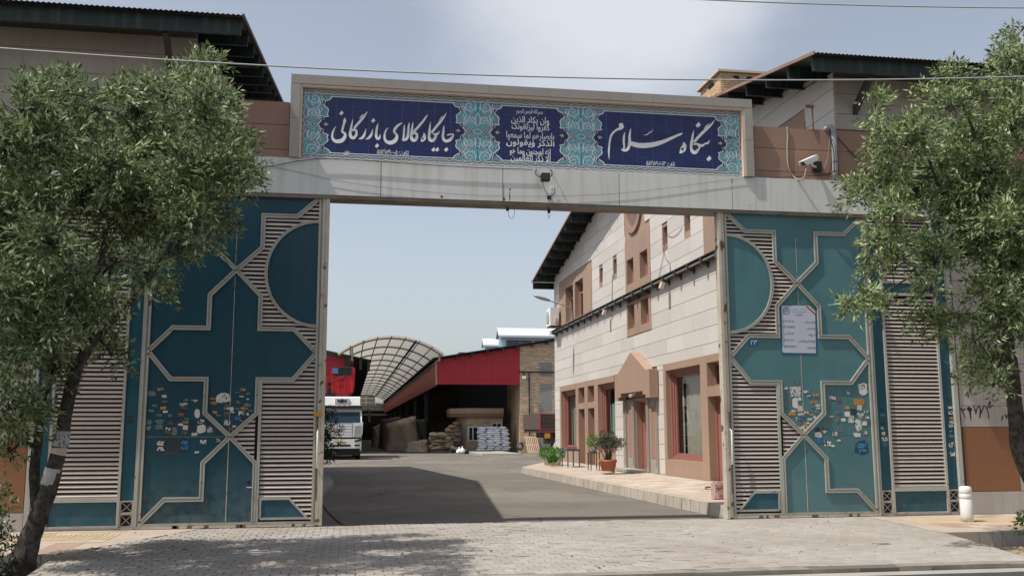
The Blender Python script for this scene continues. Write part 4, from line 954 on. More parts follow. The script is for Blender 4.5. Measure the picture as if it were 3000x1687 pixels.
# salmon surrounds: slabs between the openings, proud of the stone
PATCH = [(29.55, 32.40, 6.27, 8.15), (29.60, 32.33, 4.81, 5.95), (37.23, 43.40, 6.27, 8.13), (18.60, 24.75, 6.27, 8.13), (34.13, 43.40, .30, 3.60), (23.20, 28.52, .30, 3.60)]
def patch_slabs(P, mat):
    holes = [h for h in WIN if h[0] >= P[0] - .6 and h[1] <= P[1] + .6 and h[2] >= P[2] - .25 and h[3] <= P[3]]
    us = sorted({P[0], P[1], *[max(P[0], h[0]) for h in holes], *[min(P[1], h[1]) for h in holes]})
    for a, b in zip(us, us[1:]):
        hs = sorted([(h[2], h[3]) for h in holes if h[0] <= a + 1e-6 and h[1] >= b - 1e-6])
        for c, e in cut((P[2], P[3]), hs):
            MB().box(RX - .022, RX + .029, a + .0015, b - .0015, c + .0015, e - .0015).build('surround_slab', mat, rbld)
for P in PATCH: patch_slabs(P, 'salmon_stone')
def slab_r(a, b, z0, z1, root):
    zt = [roof_z(a) - .02, roof_z(b) - .02]
    if max(zt) < z0 + .05: return
    m = MB(); x0, x1 = RX - random.uniform(.0, .004), RX + .029; j = .006
    t0, t1 = min(z1 - j, zt[0]), min(z1 - j, zt[1])
    if min(t0, t1) <= z0 + .01:
        if a < RIDGE_Y: a = a + (b - a) * .5; t0 = min(z1 - j, roof_z(a) - .02)
        else: b = a + (b - a) * .5; t1 = min(z1 - j, roof_z(b) - .02)
        if min(t0, t1) <= z0 + .01: return
    vs = [(x0, a + .0015, z0 + j), (x0, b - .0015, z0 + j), (x0, b - .0015, t1), (x0, a + .0015, t0)]; vs += [(x1, y, z) for x, y, z in vs]
    m.add(vs, [(0, 3, 2, 1), (4, 5, 6, 7), (0, 1, 5, 4), (1, 2, 6, 5), (2, 3, 7, 6), (3, 0, 4, 7)]); m.build('stone_slab', 'facade_stone', root)
ENTRY = (29.05, 34.12, -.3, 2.62)
blocked = PATCH + [h[:4] for h in WIN if h[4] == 'slot'] + [(30.1, 32.5, 8.42, 9.9)]
zs_lo = [3.6 + .0, 3.91, 4.36, 4.81, 5.26, 5.71, 6.13]; zs_hi = [6.24, 6.60, 7.05, 7.50, 7.95, 8.40, 8.85, 9.30, 9.75, 10.2, 10.65, 11.1]
stone_rows(rbld, slab_r, FRONT_Y + .01, REAR_Y - .01, zs_lo, 'facade_stone', blocked, seed=3); stone_rows(rbld, slab_r, FRONT_Y + .01, REAR_Y - .01, zs_hi, 'facade_stone', blocked, seed=4)
stone_rows(rbld, slab_r, 28.53, REAR_Y - .01, [.30, .75, 1.2, 1.65, 2.1, 2.55, 3.0, 3.45, 3.6], 'facade_stone', PATCH + [(29.15, 32.95, 0, 4), (34.12, 43.4, 0, 4)], seed=5)
stone_rows(rbld, slab_r, FRONT_Y + .01, REAR_Y - .01, [6.13, 6.24], 'facade_stone', [], seed=5)
MB().box(RX - .03, RX + .029, FRONT_Y + .01, 30.2, -.1, .297).build('plinth_slab', 'concrete', rbld); MB().box(RX - .03, RX + .029, 32.5, REAR_Y, -.1, .297).build('plinth_slab', 'concrete', rbld)
# glazing
for y0, y1, z0, z1, kd in WIN:
    x = RX + .24; fr = 'red_frame' if kd in ('show', 'door', 'transom') else 'salmon_frame'
    wdt = .10 if kd == 'show' else .055
    m = MB()
    def frame(m, a, b, c, e, w_, xa, xb):
        m.box(xa, xb, a, a + w_, c, e); m.box(xa, xb, b - w_, b, c, e); m.box(xa, xb, a + w_, b - w_, c, c + w_); m.box(xa, xb, a + w_, b - w_, e - w_, e)
    if kd == 'show':
        for i in range(3): frame(m, y0 + .09 * i, y1 - .09 * i, z0 + .05 * i, z1 - .06 * i, .088, x - .12 + .045 * i, x + .03)
        gy0, gy1, gz0, gz1 = y0 + .27, y1 - .27, z0 + .15, z1 - .18
    else:
        frame(m, y0, y1, z0, z1, wdt, x - .05, x + .04); gy0, gy1, gz0, gz1 = y0 + wdt, y1 - wdt, z0 + wdt, z1 - wdt
    if kd in ('tall', 'pane'): m.box(x - .03, x + .03, (y0 + y1) / 2 - .03, (y0 + y1) / 2 + .03, z0 + wdt, z1 - wdt)
    if kd == 'tall': m.box(x - .028, x + .028, y0 + wdt, y1 - wdt, z1 - .48, z1 - .42)
    if kd == 'slot': MB().box(x - .16, x + .04, y0 + .002, y1 - .002, z0 + .002, z0 + .03).build('window_sill', 'salmon_stone', rbld)
    f = m.build('door_frame' if kd == 'door' else 'window_frame', fr, rbld)
    if kd == 'door': MB().box(x - .01, x + .03, gy0 + .002, gy1 - .002, gz0, gz1).build('door_leaf', 'red_frame', f)
    elif kd == 'slot': MB().box(x, x + .02, gy0, gy1, gz0, gz1).build('pane', 'dark_glass', f)
    else: MB().box(x, x + .012, gy0, gy1, gz0, gz1).build('pane', 'window_glass_clear', f)
    if kd == 'show':
        pm_ = 'pale_curtain' if 34 < y0 < 35 else 'curtain'; m = MB(); n = 46
        vs = []
        for i in range(n + 1):
            yy = gy0 + .02 + (gy1 - gy0 - .04) * i / n; xx = x + .16 + .022 * math.sin(i * 1.9) + .012 * math.sin(i * .7)
            vs += [(xx, yy, gz0 + .02), (xx, yy, gz1 - (.05 if pm_ == 'curtain' else .55))]
        m.add(vs, [(2 * i, 2 * i + 2, 2 * i + 3, 2 * i + 1) for i in range(n) if not (0.86 < i / n < .93)]); m.build('curtain', pm_, f, True)
# round window under the ridge
for r0, r1, d0_, d1_, mt, nm in ((1.02, .84, -.05, .03, 'salmon_stone', 'round_surround'), (.84, .74, -.0, .24, 'red_frame', 'round_frame')):
    m = MB(); n = 40; vs = []
    for i in range(n):
        t = 2 * math.pi * i / n
        for r, d in ((r0, d0_), (r1, d0_), (r1, d1_), (r0, d1_)): vs.append((RX + d, 31.35 + r * math.cos(t), 9.32 + r * math.sin(t)))
    m.add(vs, [(4 * i + j, 4 * ((i + 1) % n) + j, 4 * ((i + 1) % n) + (j + 1) % 4, 4 * i + (j + 1) % 4) for i in range(n) for j in range(4)]); m.build(nm, mt, rbld)
m = MB(); m.lathe((RX + .024, 31.35, 9.32), [(.80, 0), (.80, .004)], 40, axis='x'); m.build('round_pane', 'round_curtain', rbld)
# entrance canopy, pilasters, step
cy0, cy1 = 29.0, 34.18
cf = MB(); prof = [(29.0, 2.63), (29.42, 2.63), (29.42, 2.74), (29.72, 2.74), (29.72, 2.86), (32.28, 2.86), (32.28, 2.74), (32.58, 2.74), (32.58, 2.63), (33.0, 2.63), (33.0, 3.53), (32.62, 3.53), (31.0, 4.18), (29.38, 3.50), (29.0, 3.50)]
cf.prism(prof, lambda u, v, d: (d, u, v), RX - .31, RX - .03); cf.build('entrance_canopy', 'salmon_stone', rbld)
for a, b in ((32.60, 32.90), (31.62, 31.86), (30.05, 30.25), (29.12, 29.34)):
    MB().box(RX - .06, RX + .029, a, b, .30, 2.60).build('pilaster', 'frame_granite', rbld); MB().box(RX - .075, RX - .061, a + .06, b - .06, .5, 2.45).build('pilaster_strip', 'salmon_stone', rbld)
for a, b in ((31.87, 32.59), (29.35, 30.04)):
    MB().box(RX + .0, RX + .029, a, b, .30, 2.60).build('entry_slab', 'frame_granite', rbld); MB().box(RX - .012, RX - .001, a + .14, b - .14, .75, 2.35).build('brown_inlay', 'brown_granite', rbld)
MB().box(RX - .02, RX + .029, 29.12, 32.95, 2.603, 2.66).build('entry_slab', 'frame_granite', rbld)
MB().box(RX - .55, RX - .031, 30.25, 32.4, .285, .37).build('door_step', 'frame_granite', rbld); MB().box(RX - .45, RX - .031, 30.45, 32.2, .12, .284).build('door_step', 'frame_granite', rbld)
m = MB(); m.obox((RX - .25, 31.1, 2.78), (.10, 0, .06), (0, .05, 0), (-.02, 0, .035)); m.build('canopy_lamp', 'white_paint', rbld)
# front wall stone on the street side
def slab_front(mat, ybase=FRONT_Y):
    def fn(a, b, z0, z1, root):
        MB().box(a + .0015, b - .0015, ybase - .028 - random.uniform(0, .004), ybase, z0 + .005, z1 - .005).build('stone_slab', mat, root)
    return fn
stone_rows(rbld, slab_front('facade_stone_grey'), RX + .002, 16.5, [7.535, 7.86, 8.28, 8.62], '', [], seed=8, lo=.5, hi=1.5)
brown_r = (11.76, 12.92, .43, 1.66)
stone_rows(rbld, slab_front('facade_stone_grey'), 11.74, 16.5, [-.02, .43, .84, 1.25, 1.66, 2.07, 2.48, 2.89, 3.3, 3.71, 4.12, 4.53, 4.94, 5.35, 5.76, 6.44], '', [brown_r], seed=9, lo=1.1, hi=2.0)
MB().box(11.765, 12.915, FRONT_Y - .03, FRONT_Y, .435, 1.655).build('granite_panel', 'orange_granite', rbld)
def brown_band(root, x0, x1, seed):
    stone_rows(root, slab_front('brown_granite'), x0, x1, [6.46, 6.62, 7.08, 7.515], '', [], seed=seed, lo=1.6, hi=2.6)
brown_band(rbld, 9.46, 16.5, 2)
pr = thing('parapet_wall', 'brown granite parapet right of the sign, behind the white camera', 'wall', (8.5, FRONT_Y, 6.46))
box('parapet_core', 'joint_mortar', pr, 7.64, 9.44, FRONT_Y + .001, FRONT_Y + .25, 6.44, 7.50); brown_band(pr, 7.65, 9.455, 12)
pl_ = thing('parapet_wall', 'brown granite parapet between the leaning tree crown and the sign', 'wall', (-2.0, FRONT_Y, 6.46))
box('parapet_core', 'joint_mortar', pl_, -2.84, -1.18, FRONT_Y + .001, FRONT_Y + .25, 6.44, 7.50); brown_band(pl_, -2.845, -1.185, 13)

# ---- left building
lbld, LX, lfx, lfar = gabled_building(-1, 'grey stone building with dark overhanging eaves behind the leaning tree')
m = MB(); m.add([(LX - .03, FRONT_Y, 6.45), (lfar, FRONT_Y, 6.45), (lfar, FRONT_Y, roof_z(FRONT_Y)), (LX - .03, FRONT_Y, roof_z(FRONT_Y))], [(0, 1, 2, 3)]); m.box(lfar, LX - .04, FRONT_Y + .35, FRONT_Y + .4, -.3, 6.449); m.box(lfar, -5.22, FRONT_Y, FRONT_Y + .349, -.3, 6.449)
for XX in (LX - .03, lfar): m.add([(XX, FRONT_Y, -.3), (XX, REAR_Y, -.3), (XX, REAR_Y, roof_z(REAR_Y)), (XX, RIDGE_Y, roof_z(RIDGE_Y)), (XX, FRONT_Y, roof_z(FRONT_Y))], [(0, 1, 2, 3, 4)])
m.add([(LX - .03, REAR_Y, -.3), (lfar, REAR_Y, -.3), (lfar, REAR_Y, roof_z(REAR_Y)), (LX - .03, REAR_Y, roof_z(REAR_Y))], [(0, 1, 2, 3)]); m.build('outer_wall', 'joint_mortar', lbld)
def slab_l(a, b, z0, z1, root):
    t0, t1 = min(z1 - .006, roof_z(a) - .02), min(z1 - .006, roof_z(b) - .02)
    if min(t0, t1) < z0 + .02: return
    x0, x1 = LX, LX - .029; vs = [(x0, a, z0 + .006), (x0, b - .003, z0 + .006), (x0, b - .003, t1), (x0, a, t0)]; vs += [(x1, y, z) for x, y, z in vs]
    MB().add(vs, [(0, 3, 2, 1), (4, 5, 6, 7), (0, 1, 5, 4), (1, 2, 6, 5), (2, 3, 7, 6), (3, 0, 4, 7)]).build('stone_slab', 'facade_stone_grey', root)
stone_rows(lbld, slab_l, FRONT_Y + .42, REAR_Y - .01, [-.05, .5, 1.05, 1.6, 2.15, 2.7, 3.25, 3.8, 4.35, 4.9, 5.45, 6.0, 6.5, 7.05, 7.50, 7.95, 8.40, 8.85, 9.30, 9.75, 10.2, 10.65, 11.1], '', [], seed=21, lo=1.6, hi=3.2)
stone_rows(lbld, slab_front('facade_stone_grey'), -16.0, LX - .002, [7.02 + .0, 7.43, 7.85, 8.27, 8.62], '', [(-2.846, -1, 6.4, 7.5)], seed=22, lo=1.0, hi=2.4)
stone_rows(lbld, slab_front('facade_stone_grey'), -16.0, LX - .002, [6.46, 7.02], '', [], seed=24, lo=1.0, hi=2.4)
stone_rows(lbld, slab_front('facade_stone_grey'), -16.0, -5.24, [-.02, .30, 1.83, 2.24, 2.65, 3.06, 3.47, 3.88, 4.29, 4.7, 5.11, 5.52, 5.93, 6.46], '', [(-16, -5.24, .30, 1.83)], seed=23, lo=1.1, hi=2.0)
for a, b in ((-6.2, -5.245), (-7.6, -6.2), (-9.1, -7.6)): MB().box(a + .002, b - .002, FRONT_Y - .03, FRONT_Y, .305, 1.825).build('granite_panel', 'orange_granite', lbld)

# ------------------------------------------------------------------ chimney
cA = on_x(2110, 212, 9.75); cB = on_x(2051, 250, 9.75); cC = on_y(2240, 222, cA.y)
cx0, cx1, cyf, cyb, czt = 9.75, cC.x, cA.y, cB.y, cA.z
ch = thing('brick_chimney', 'buff brick chimney with a flat cap rising behind the tiled sign', 'chimney', (cx0 + .5, cyf + .5, czt - 1.6))
box('chimney_core', 'brick_joint', ch, cx0 + .02, cx1 - .02, cyf + .02, cyb - .02, czt - 1.9, czt - .002)
bh, bl = .068, .215
def brick_wall(root, p0, du, nrm, length, z1, rows, mat, skip=lambda u, z: False, bh=bh, bl=bl, th=.025, lim=10 ** 9, name='brick'):
    """stretcher bricks on a vertical face: p0 corner at the top, du unit vector along, nrm outward"""
    meshes = {}; p0 = Vector(p0); du = Vector(du); nrm = Vector(nrm); cnt = 0
    for r in range(rows):
        z = z1 - (r + .5) * bh; u = -(bl / 2 if r % 2 else 0)
        while u < length - .01:
            a, e = max(u, 0), min(u + bl, length); u += bl
            if e - a < .03 or skip((a + e) / 2, z): continue
            key = round(e - a, 3)
            if key not in meshes:
                m = MB(); L = (e - a - .010) / 2; m.obox((0, 0, 0), du * L, nrm * (th / 2), Vector((0, 0, bh / 2 - .005))); meshes[key] = mesh_of(m, name, mat)
            inst(name, meshes[key], root, p0 + du * ((a + e) / 2) + nrm * random.gauss(0, .002) + Vector((0, 0, z - p0.z))); cnt += 1
    return cnt
W_ = cx1 - cx0; holes = [(W_ * .30, W_ * .46), (W_ * .56, W_ * .72)]
sk = lambda u, z: z > czt - .22 and z < czt - .06 and any(a < u < b for a, b in holes)
brick_wall(ch, (cx0, cyf + .012, czt), (1, 0, 0), (0, -1, 0), W_, czt - .01, 11, 'buff_brick', sk)
brick_wall(ch, (cx0 + .012, cyf, czt), (0, 1, 0), (-1, 0, 0), cyb - cyf, czt - .01, 11, 'buff_brick', lambda u, z: z > czt - .22 and .35 < u / (cyb - cyf) < .62)
for a, b in holes: box('smoke_opening', 'black_plastic', ch, cx0 + a, cx0 + b, cyf + .003, cyf + .0195, czt - .21, czt - .07)
box('smoke_opening', 'black_plastic', ch, cx0 + .003, cx0 + .0195, cyf + (cyb - cyf) * .33, cyf + (cyb - cyf) * .64, czt - .21, czt - .07)
box('chimney_cap', 'cream_trim', ch, cx0 - .09, cx1 + .09, cyf - .09, cyb + .09, czt, czt + .06)

# ------------------------------------------------------------------ fittings on the beam and on the parapet
def P(px, py, Y=YB): return on_y(px, py, Y)
fl_ = thing('floodlight', 'black floodlight on a curved bracket hanging below the sign', 'floodlight', P(1598, 519, YB - .12))
z7 = lambda u, v, d=0.0: P(1540 + u / 7.625, 470 + v / 7.625, YB - d)
a, b = z7(350, 292, .20), z7(535, 462, .20)
m = MB(); m.box(a.x, b.x, YB - .26, YB - .12, b.z, a.z); m.build('lamp_housing', 'black_plastic', fl_)
m = MB(); m.box(a.x + .01, b.x - .01, YB - .267, YB - .262, b.z + .012, a.z - .012); m.build('lamp_glass', 'dark_steel', fl_)
for i in range(5): MB().box(a.x + .012 + i * .026, a.x + .020 + i * .026, YB - .12, YB - .10, b.z + .01, a.z - .01).build('cooling_fin', 'black_plastic', fl_)
pts = [z7(*q) for q in ((245, 205, .01), (218, 260, .06), (235, 320, .12), (285, 355, .17), (350, 365, .19))]
MB().tube(smooth_path(pts, 4), .010, 6).build('bracket_arm', 'black_plastic', fl_, True)
pts = [z7(*q) for q in ((535, 365, .19), (575, 345, .15), (590, 285, .10), (575, 225, .05), (545, 205, .01))]
MB().tube(smooth_path(pts, 4), .010, 6).build('bracket_arm', 'black_plastic', fl_, True)
MB().tube(smooth_path([z7(430, 465, .15), z7(385, 510, .05), z7(378, 570, .02), z7(440, 690, .02), z7(520, 760, .03)], 5), .004, 5).build('lamp_cable', 'cable_grey', fl_, True)
dv = thing('sensor_box', 'small white sensor box with black clip low on the gate beam', 'sensor', z7(590, 700, .03))
a, b = z7(540, 582, .05), z7(632, 738, .05); MB().box(a.x, b.x, YB - .07, YB - .03, b.z, a.z).build('sensor_body', 'white_paint', dv)
q = z7(592, 640, .05); MB().lathe((q.x, YB - .074, q.z), [(.008, -.004), (.008, .004)], 8, axis='y').build('sensor_eye', 'black_plastic', dv)
a, b = z7(492, 782, .05), z7(575, 856, .05); MB().box(a.x, b.x, YB - .05, YB, b.z, a.z).build('clip', 'black_plastic', dv)
MB().tube(smooth_path([z7(640, 600, .05), z7(648, 680, .05), z7(630, 755, .05), z7(570, 785, .05)], 4), .006, 5).build('clip_arm', 'black_plastic', dv, True)
# hooks under the beam
for n_, pts, rad in (('slender pulley hook hanging under the beam below the sensor box', [(1608, 606), (1608, 616)], .02), ('pulley hook with a wide wire loop hanging under the beam', [(1487, 597), (1487, 610)], .02)):
    a, b = P(*pts[0], YB + .15), P(*pts[1], YB + .15); h = thing('hanging_hook', n_, 'hook', (a.x, a.y, a.z))
    MB().tube([a + Vector((0, 0, .08)), b], .008, 6).build('hook_rod', 'black_plastic', h)
    MB().box(b.x - .025, b.x + .025, b.y - .02, b.y + .02, b.z - .05, b.z + .005).build('hook_block', 'black_plastic', h)
    if 'wide' in n_: L = [(1489, 615), (1489, 628), (1497, 640), (1505, 634), (1508, 618), (1506, 606)]
    else: L = [(1606, 622), (1605, 632), (1608, 640), (1611, 632), (1610, 622)]
    MB().tube(smooth_path([P(*q, YB + .15) for q in L], 5), .004, 5).build('wire_loop', 'cable_black', h, True)
# cables
def cable(name, label, pts, r, mat, k=6):
    o = MB().tube(smooth_path([Vector(q) for q in pts], k), r, 6).build(name, mat, None, True); return tag(o, label, 'cable')
cable('cable', 'thin grey cable sagging along the face of the gate beam', [P(px, py, YB - .02) for px, py in ((745, 478), (880, 505), (1000, 531), (1200, 557), (1400, 572), (1560, 575), (1700, 572), (1860, 562), (2100, 531), (2215, 518))], .0035, 'cable_grey')
cable('cable', 'black cable lying along the foot of the tiled sign', [P(px, py, YB - .04) for px, py in ((740, 492), (800, 486), (880, 471), (960, 466), (1060, 470), (1250, 483), (1420, 492), (1560, 497))], .007, 'cable_black')
cable('cable', 'black cable slanting down the brown parapet beside the grey standpipe', [P(px, py, FRONT_Y - .06) for px, py in ((2440, 388), (2462, 412), (2505, 460), (2560, 518), (2640, 575))], .009, 'cable_black')
cable('cable', 'cable run along the foot of the brown parapet under the camera', [P(px, py, FRONT_Y - .05) for px, py in ((2205, 521), (2300, 520), (2380, 514), (2436, 508), (2440, 480), (2436, 410))], .007, 'cable_black')
cable('cable', 'thin pale wire hanging in a bow left of the grey standpipe', [P(px, py, FRONT_Y - .05) for px, py in ((2430, 398), (2428, 440), (2420, 480), (2408, 507))], .005, 'conduit')
z7c = lambda u, v, d=.05: on_y(2180 + u / 5.574, 380 + v / 5.574, FRONT_Y - d)
cable('conduit', 'pale conduit looping down the brown parapet to the camera', [z7c(*q) for q in ((700, -40), (712, 100), (705, 300), (712, 540), (740, 660), (800, 760), (880, 815, .12), (945, 810, .18), (990, 760, .22), (1015, 640, .25))], .016, 'conduit')
cable('conduit', 'thin cream trunking up the parapet edge next to the sign', [z7c(*q) for q in ((98, -10), (110, 300), (128, 600), (133, 780))], .012, 'cream_trim')
sp_ = thing('standpipe', 'fat grey bent pipe standing on the beam against the brown parapet', 'pipe', z7c(1490, 830, .1))
z6c = lambda u, v, d=.1: on_y(2000 + u / 3.15, 100 + v / 3.15, FRONT_Y - d)
MB().tube(smooth_path([z6c(1318, 885, .02), z6c(1345, 862, .07), z6c(1378, 868, .1), z6c(1395, 920), z6c(1402, 1080), z6c(1410, 1345)], 5), .055, 12).build('pipe', 'grey_pipe', sp_, True)
for v in (1180, 1270, 1300):
    q = z6c(1406, v); MB().lathe(q, [(.062, -.012), (.062, .012)], 12).build('cable_tie', 'cable_grey', sp_)
MB().tube(smooth_path([z6c(1318, 870, .06), z6c(1350, 905, .17), z6c(1372, 990, .18), z6c(1395, 1100, .17), z6c(1398, 1280, .17)], 5), .010, 6).build('strapped_cable', 'cable_black', sp_, True)
cc = z7c(1070, 515, .30); cam_t = thing('security_camera', 'white security camera on the brown parapet pointing down the street', 'camera', cc)
d_ = Vector((-.80, -.42, -.40)).normalized(); s_ = d_.cross(Vector((0, 0, 1))).normalized(); u_ = s_.cross(d_)
m = MB(); m.obox(cc, d_ * .20, s_ * .058, u_ * .045); m.build('camera_body', 'white_paint', cam_t)
m = MB(); m.obox(cc + u_ * .056 + d_ * .02, d_ * .235, s_ * .072, u_ * .010); m.obox(cc + u_ * .02 + s_ * .066 + d_ * .02, d_ * .235, s_ * .006, u_ * .030); m.obox(cc + u_ * .02 - s_ * .066 + d_ * .02, d_ * .235, s_ * .006, u_ * .030); m.build('sun_shield', 'white_paint', cam_t)
m = MB(); m.obox(cc + d_ * .202, d_ * .004, s_ * .050, u_ * .038); m.build('lens_window', 'dark_glass', cam_t)
wp = z7c(1160, 625, .02)
MB().tube([cc - u_ * .045 - d_ * .04, cc - u_ * .11 - d_ * .06, wp + Vector((0, -.05, 0))], .018, 8).build('camera_arm', 'white_paint', cam_t)
MB().box(wp.x - .08, wp.x + .10, FRONT_Y - .11, FRONT_Y - .03, wp.z - .08, wp.z + .11).build('mount_box', 'black_plastic', cam_t)
q = z6c(1205, 880, .05); rb_ = thing('iron_bracket', 'rusty iron bracket standing on top of the right-hand parapet', 'bracket', q)
MB().box(q.x - .012, q.x + .012, q.y - .012, q.y + .012, 7.46, q.z + .50).build('bracket_post', 'rusty_metal', rb_); MB().box(q.x - .14, q.x + .03, q.y - .015, q.y + .015, q.z + .44, q.z + .50).build('bracket_head', 'rusty_metal', rb_)

# overhead power lines on the street side
for lab, a, b, sag in (('overhead power line crossing low in front of the roofs', (-60, 137), (3080, 222), .16), ('overhead power line in the top right of the sky', (1900, -8), (3100, 24), .03)):
    A, B = on_y(*a, 9.2), on_y(*b, 9.2); ext = (B - A) * .8
    o = MB().tube([A - ext * 2] + sagging(A, B, sag, 40) + [B + ext * 2], .0075, 6).build('power_line', 'wire_pale', None, True); tag(o, lab, 'cable', 'power lines over the street')

# ------------------------------------------------------------------ poster and stickers
ps = MB(); zp = lambda u, v: on_y(2260 + u / 8.525, 880 + v / 8.525, D)
poly = [(zp(*q).x, zp(*q).z) for q in ((212, 132), (1132, 150), (1140, 1345), (250, 1345))]
MB().prism(poly, lambda u, v, d: (u, d, v), D + .003, D - .002).build('poster_backing', 'poster_back', gr)
poly = [(zp(*q).x, zp(*q).z) for q in ((250, 128), (940, 132), (1088, 260), (1110, 1318), (300, 1304), (275, 1270))]
post = MB().prism(poly, lambda u, v, d: (u, d, v), D - .0021, D - .005).build('poster', 'poster_vinyl', gr)
for mt, pts in (('print_red', ((845, 150), (905, 150), (1095, 330), (1095, 375))), ('paper_white', ((908, 150), (960, 150), (1092, 270), (1095, 326))), ('print_green', ((968, 150), (1075, 152), (1088, 262)))):
    MB().prism([(zp(*q).x, zp(*q).z) for q in pts], lambda u, v, d: (u, d, v), D - .0051, D - .0062).build('poster_stripe', mt, post)
m = MB(); c = zp(370, 265); R_ = .062
ribbon(m, [(c.x + R_ * math.cos(t), c.z + R_ * math.sin(t), .014) for t in np.linspace(0, 2 * math.pi, 28)], ID, D - .0062, 1); ribbon(m, [(c.x - .04, c.z - .005, .004), (c.x, c.z - .01, .016), (c.x + .04, c.z - .005, .004)], ID, D - .0068, 3)
ribbon(m, [(c.x - .045, c.z + .02, .004), (c.x, c.z + .034, .010), (c.x + .045, c.z + .02, .004)], ID, D - .0068, 3); m.build('poster_emblem', 'print_blue', post, fix=False)
def ptext(body, u0, u1, v, size=.055, mat='print_black'):
    a, b = zp(u0, v), zp(u1, v); text_on_front(shape(body), size, mat, post, (a.x + b.x) / 2, a.z, D - .0065, name='poster_lettering', width=abs(b.x - a.x))
for b_, u0, u1, v in (('شهرستان ری', 600, 770, 350), ('نام واحد صنفی :', 815, 1085, 535), ('بار انداز سلام', 290, 555, 508), ('شناسه صنفی :', 875, 1085, 695), ('۱۴۰۲۰۲۵۱۳۵', 295, 570, 660), ('کد پروانه :', 905, 1085, 855),
                      ('۱۱-۲۰۵ ب', 315, 550, 822), ('تاریخ انقضای پروانه کسب :', 655, 1090, 1010), ('۱۴۰۲/۰۶/۰۶', 305, 570, 990), ('تلفن اتحادیه :', 880, 1095, 1175), ('۵۵۳۳۷۵۹۴-۶', 305, 630, 1150)): ptext(b_, u0, u1, v)
for v in (222, 287):
    m = MB(); a, b = zp(490, v), zp(870, v)
    ribbon(m, [(a.x + (b.x - a.x) * i / 30, a.z + random.gauss(0, .003), random.uniform(.002, .011)) for i in range(31)], ID, D - .0064, 1); m.build('poster_lettering', 'print_blue', post, fix=False)

def print_material(name, paper, ink, amount=.52):
    m = bpy.data.materials.new(name); m.use_nodes = True; t = m.node_tree; L = t.links.new; b = t.nodes['Principled BSDF']; b.inputs['Roughness'].default_value = .7
    g = t.nodes.new('ShaderNodeNewGeometry'); mp_ = t.nodes.new('ShaderNodeMapping'); mp_.inputs['Scale'].default_value = (42, 1, 30); L(g.outputs['Position'], mp_.inputs['Vector'])
    n = t.nodes.new('ShaderNodeTexNoise'); n.inputs['Scale'].default_value = 1.0; n.inputs['Detail'].default_value = 3; L(mp_.outputs[0], n.inputs['Vector'])
    r = t.nodes.new('ShaderNodeMapRange'); L(n.outputs['Fac'], r.inputs['Value']); r.inputs['From Min'].default_value = amount; r.inputs['From Max'].default_value = amount + .04
    oi = t.nodes.new('ShaderNodeObjectInfo'); hv = t.nodes.new('ShaderNodeHueSaturation'); rr = t.nodes.new('ShaderNodeMapRange'); L(oi.outputs['Random'], rr.inputs['Value']); rr.inputs['To Min'].default_value = .7; rr.inputs['To Max'].default_value = 1.1
    L(rr.outputs[0], hv.inputs['Value']); hv.inputs['Color'].default_value = (*paper, 1)
    x = t.nodes.new('ShaderNodeMix'); x.data_type = 'RGBA'; L(r.outputs[0], x.inputs['Factor']); L(hv.outputs[0], x.inputs['A']); x.inputs['B'].default_value = (*ink, 1)
    L(x.outputs['Result'], b.inputs['Base Color']); MATS[name] = m
print_material('print_w', (0.56, 0.55, 0.52), (0.09, 0.09, 0.09), .56); print_material('print_wb', (0.62, 0.60, 0.55), (0.02, 0.02, 0.02), .50); print_material('print_y', (0.48, 0.25, 0.055), (0.16, 0.08, 0.03), .55)
print_material('print_g', (0.17, 0.20, 0.21), (0.05, 0.12, 0.14), .5); print_material('print_r', (0.25, 0.13, 0.05), (0.10, 0.03, 0.02), .5); print_material('print_b', (0.04, 0.20, 0.38), (0.015, 0.05, 0.14), .52); print_material('print_d', (0.03, 0.05, 0.06), (0.015, 0.03, 0.04), .5)
SM = {'w': 'print_w', 'k': 'print_wb', 'y': 'print_y', 'g': 'print_g', 'r': 'print_r', 'b': 'print_b', 'd': 'print_d', 'p': 'paper_white', 'c': 'cream_trim', 'n': 'print_green'}
def stickers(root, ox, oy, s, lst, Y, name='sticker'):
    for i, (u, v, w_, h_, kd) in enumerate(lst):
        c = on_y(ox + u / s, oy + v / s, Y); e = on_y(ox + (u + w_ / 2) / s, oy + v / s, Y); f = on_y(ox + u / s, oy + (v + h_ / 2) / s, Y); a, b = abs(e.x - c.x), abs(f.z - c.z)
        tl = random.gauss(0, .05); torn = kd in 'gp' or random.random() < .35
        pts = [(-a, -b), (a, -b), (a, b), (-a, b)]
        if torn:
            pts = []
            for t in np.linspace(0, 2 * math.pi, 11)[:-1]:
                k_ = 1 / max(abs(math.cos(t)), abs(math.sin(t))); j = random.uniform(.78, 1.02); pts.append((a * math.cos(t) * k_ * j, b * math.sin(t) * k_ * j))
        pts = [(c.x + x * math.cos(tl) - z * math.sin(tl), c.z + x * math.sin(tl) + z * math.cos(tl)) for x, z in pts]
        lift = .0016 + .0007 * (i % 9)
        MB().prism(pts, lambda x, z, d: (x, d, z), Y + .0035, Y + .003 - lift).build(name, SM[kd], root)
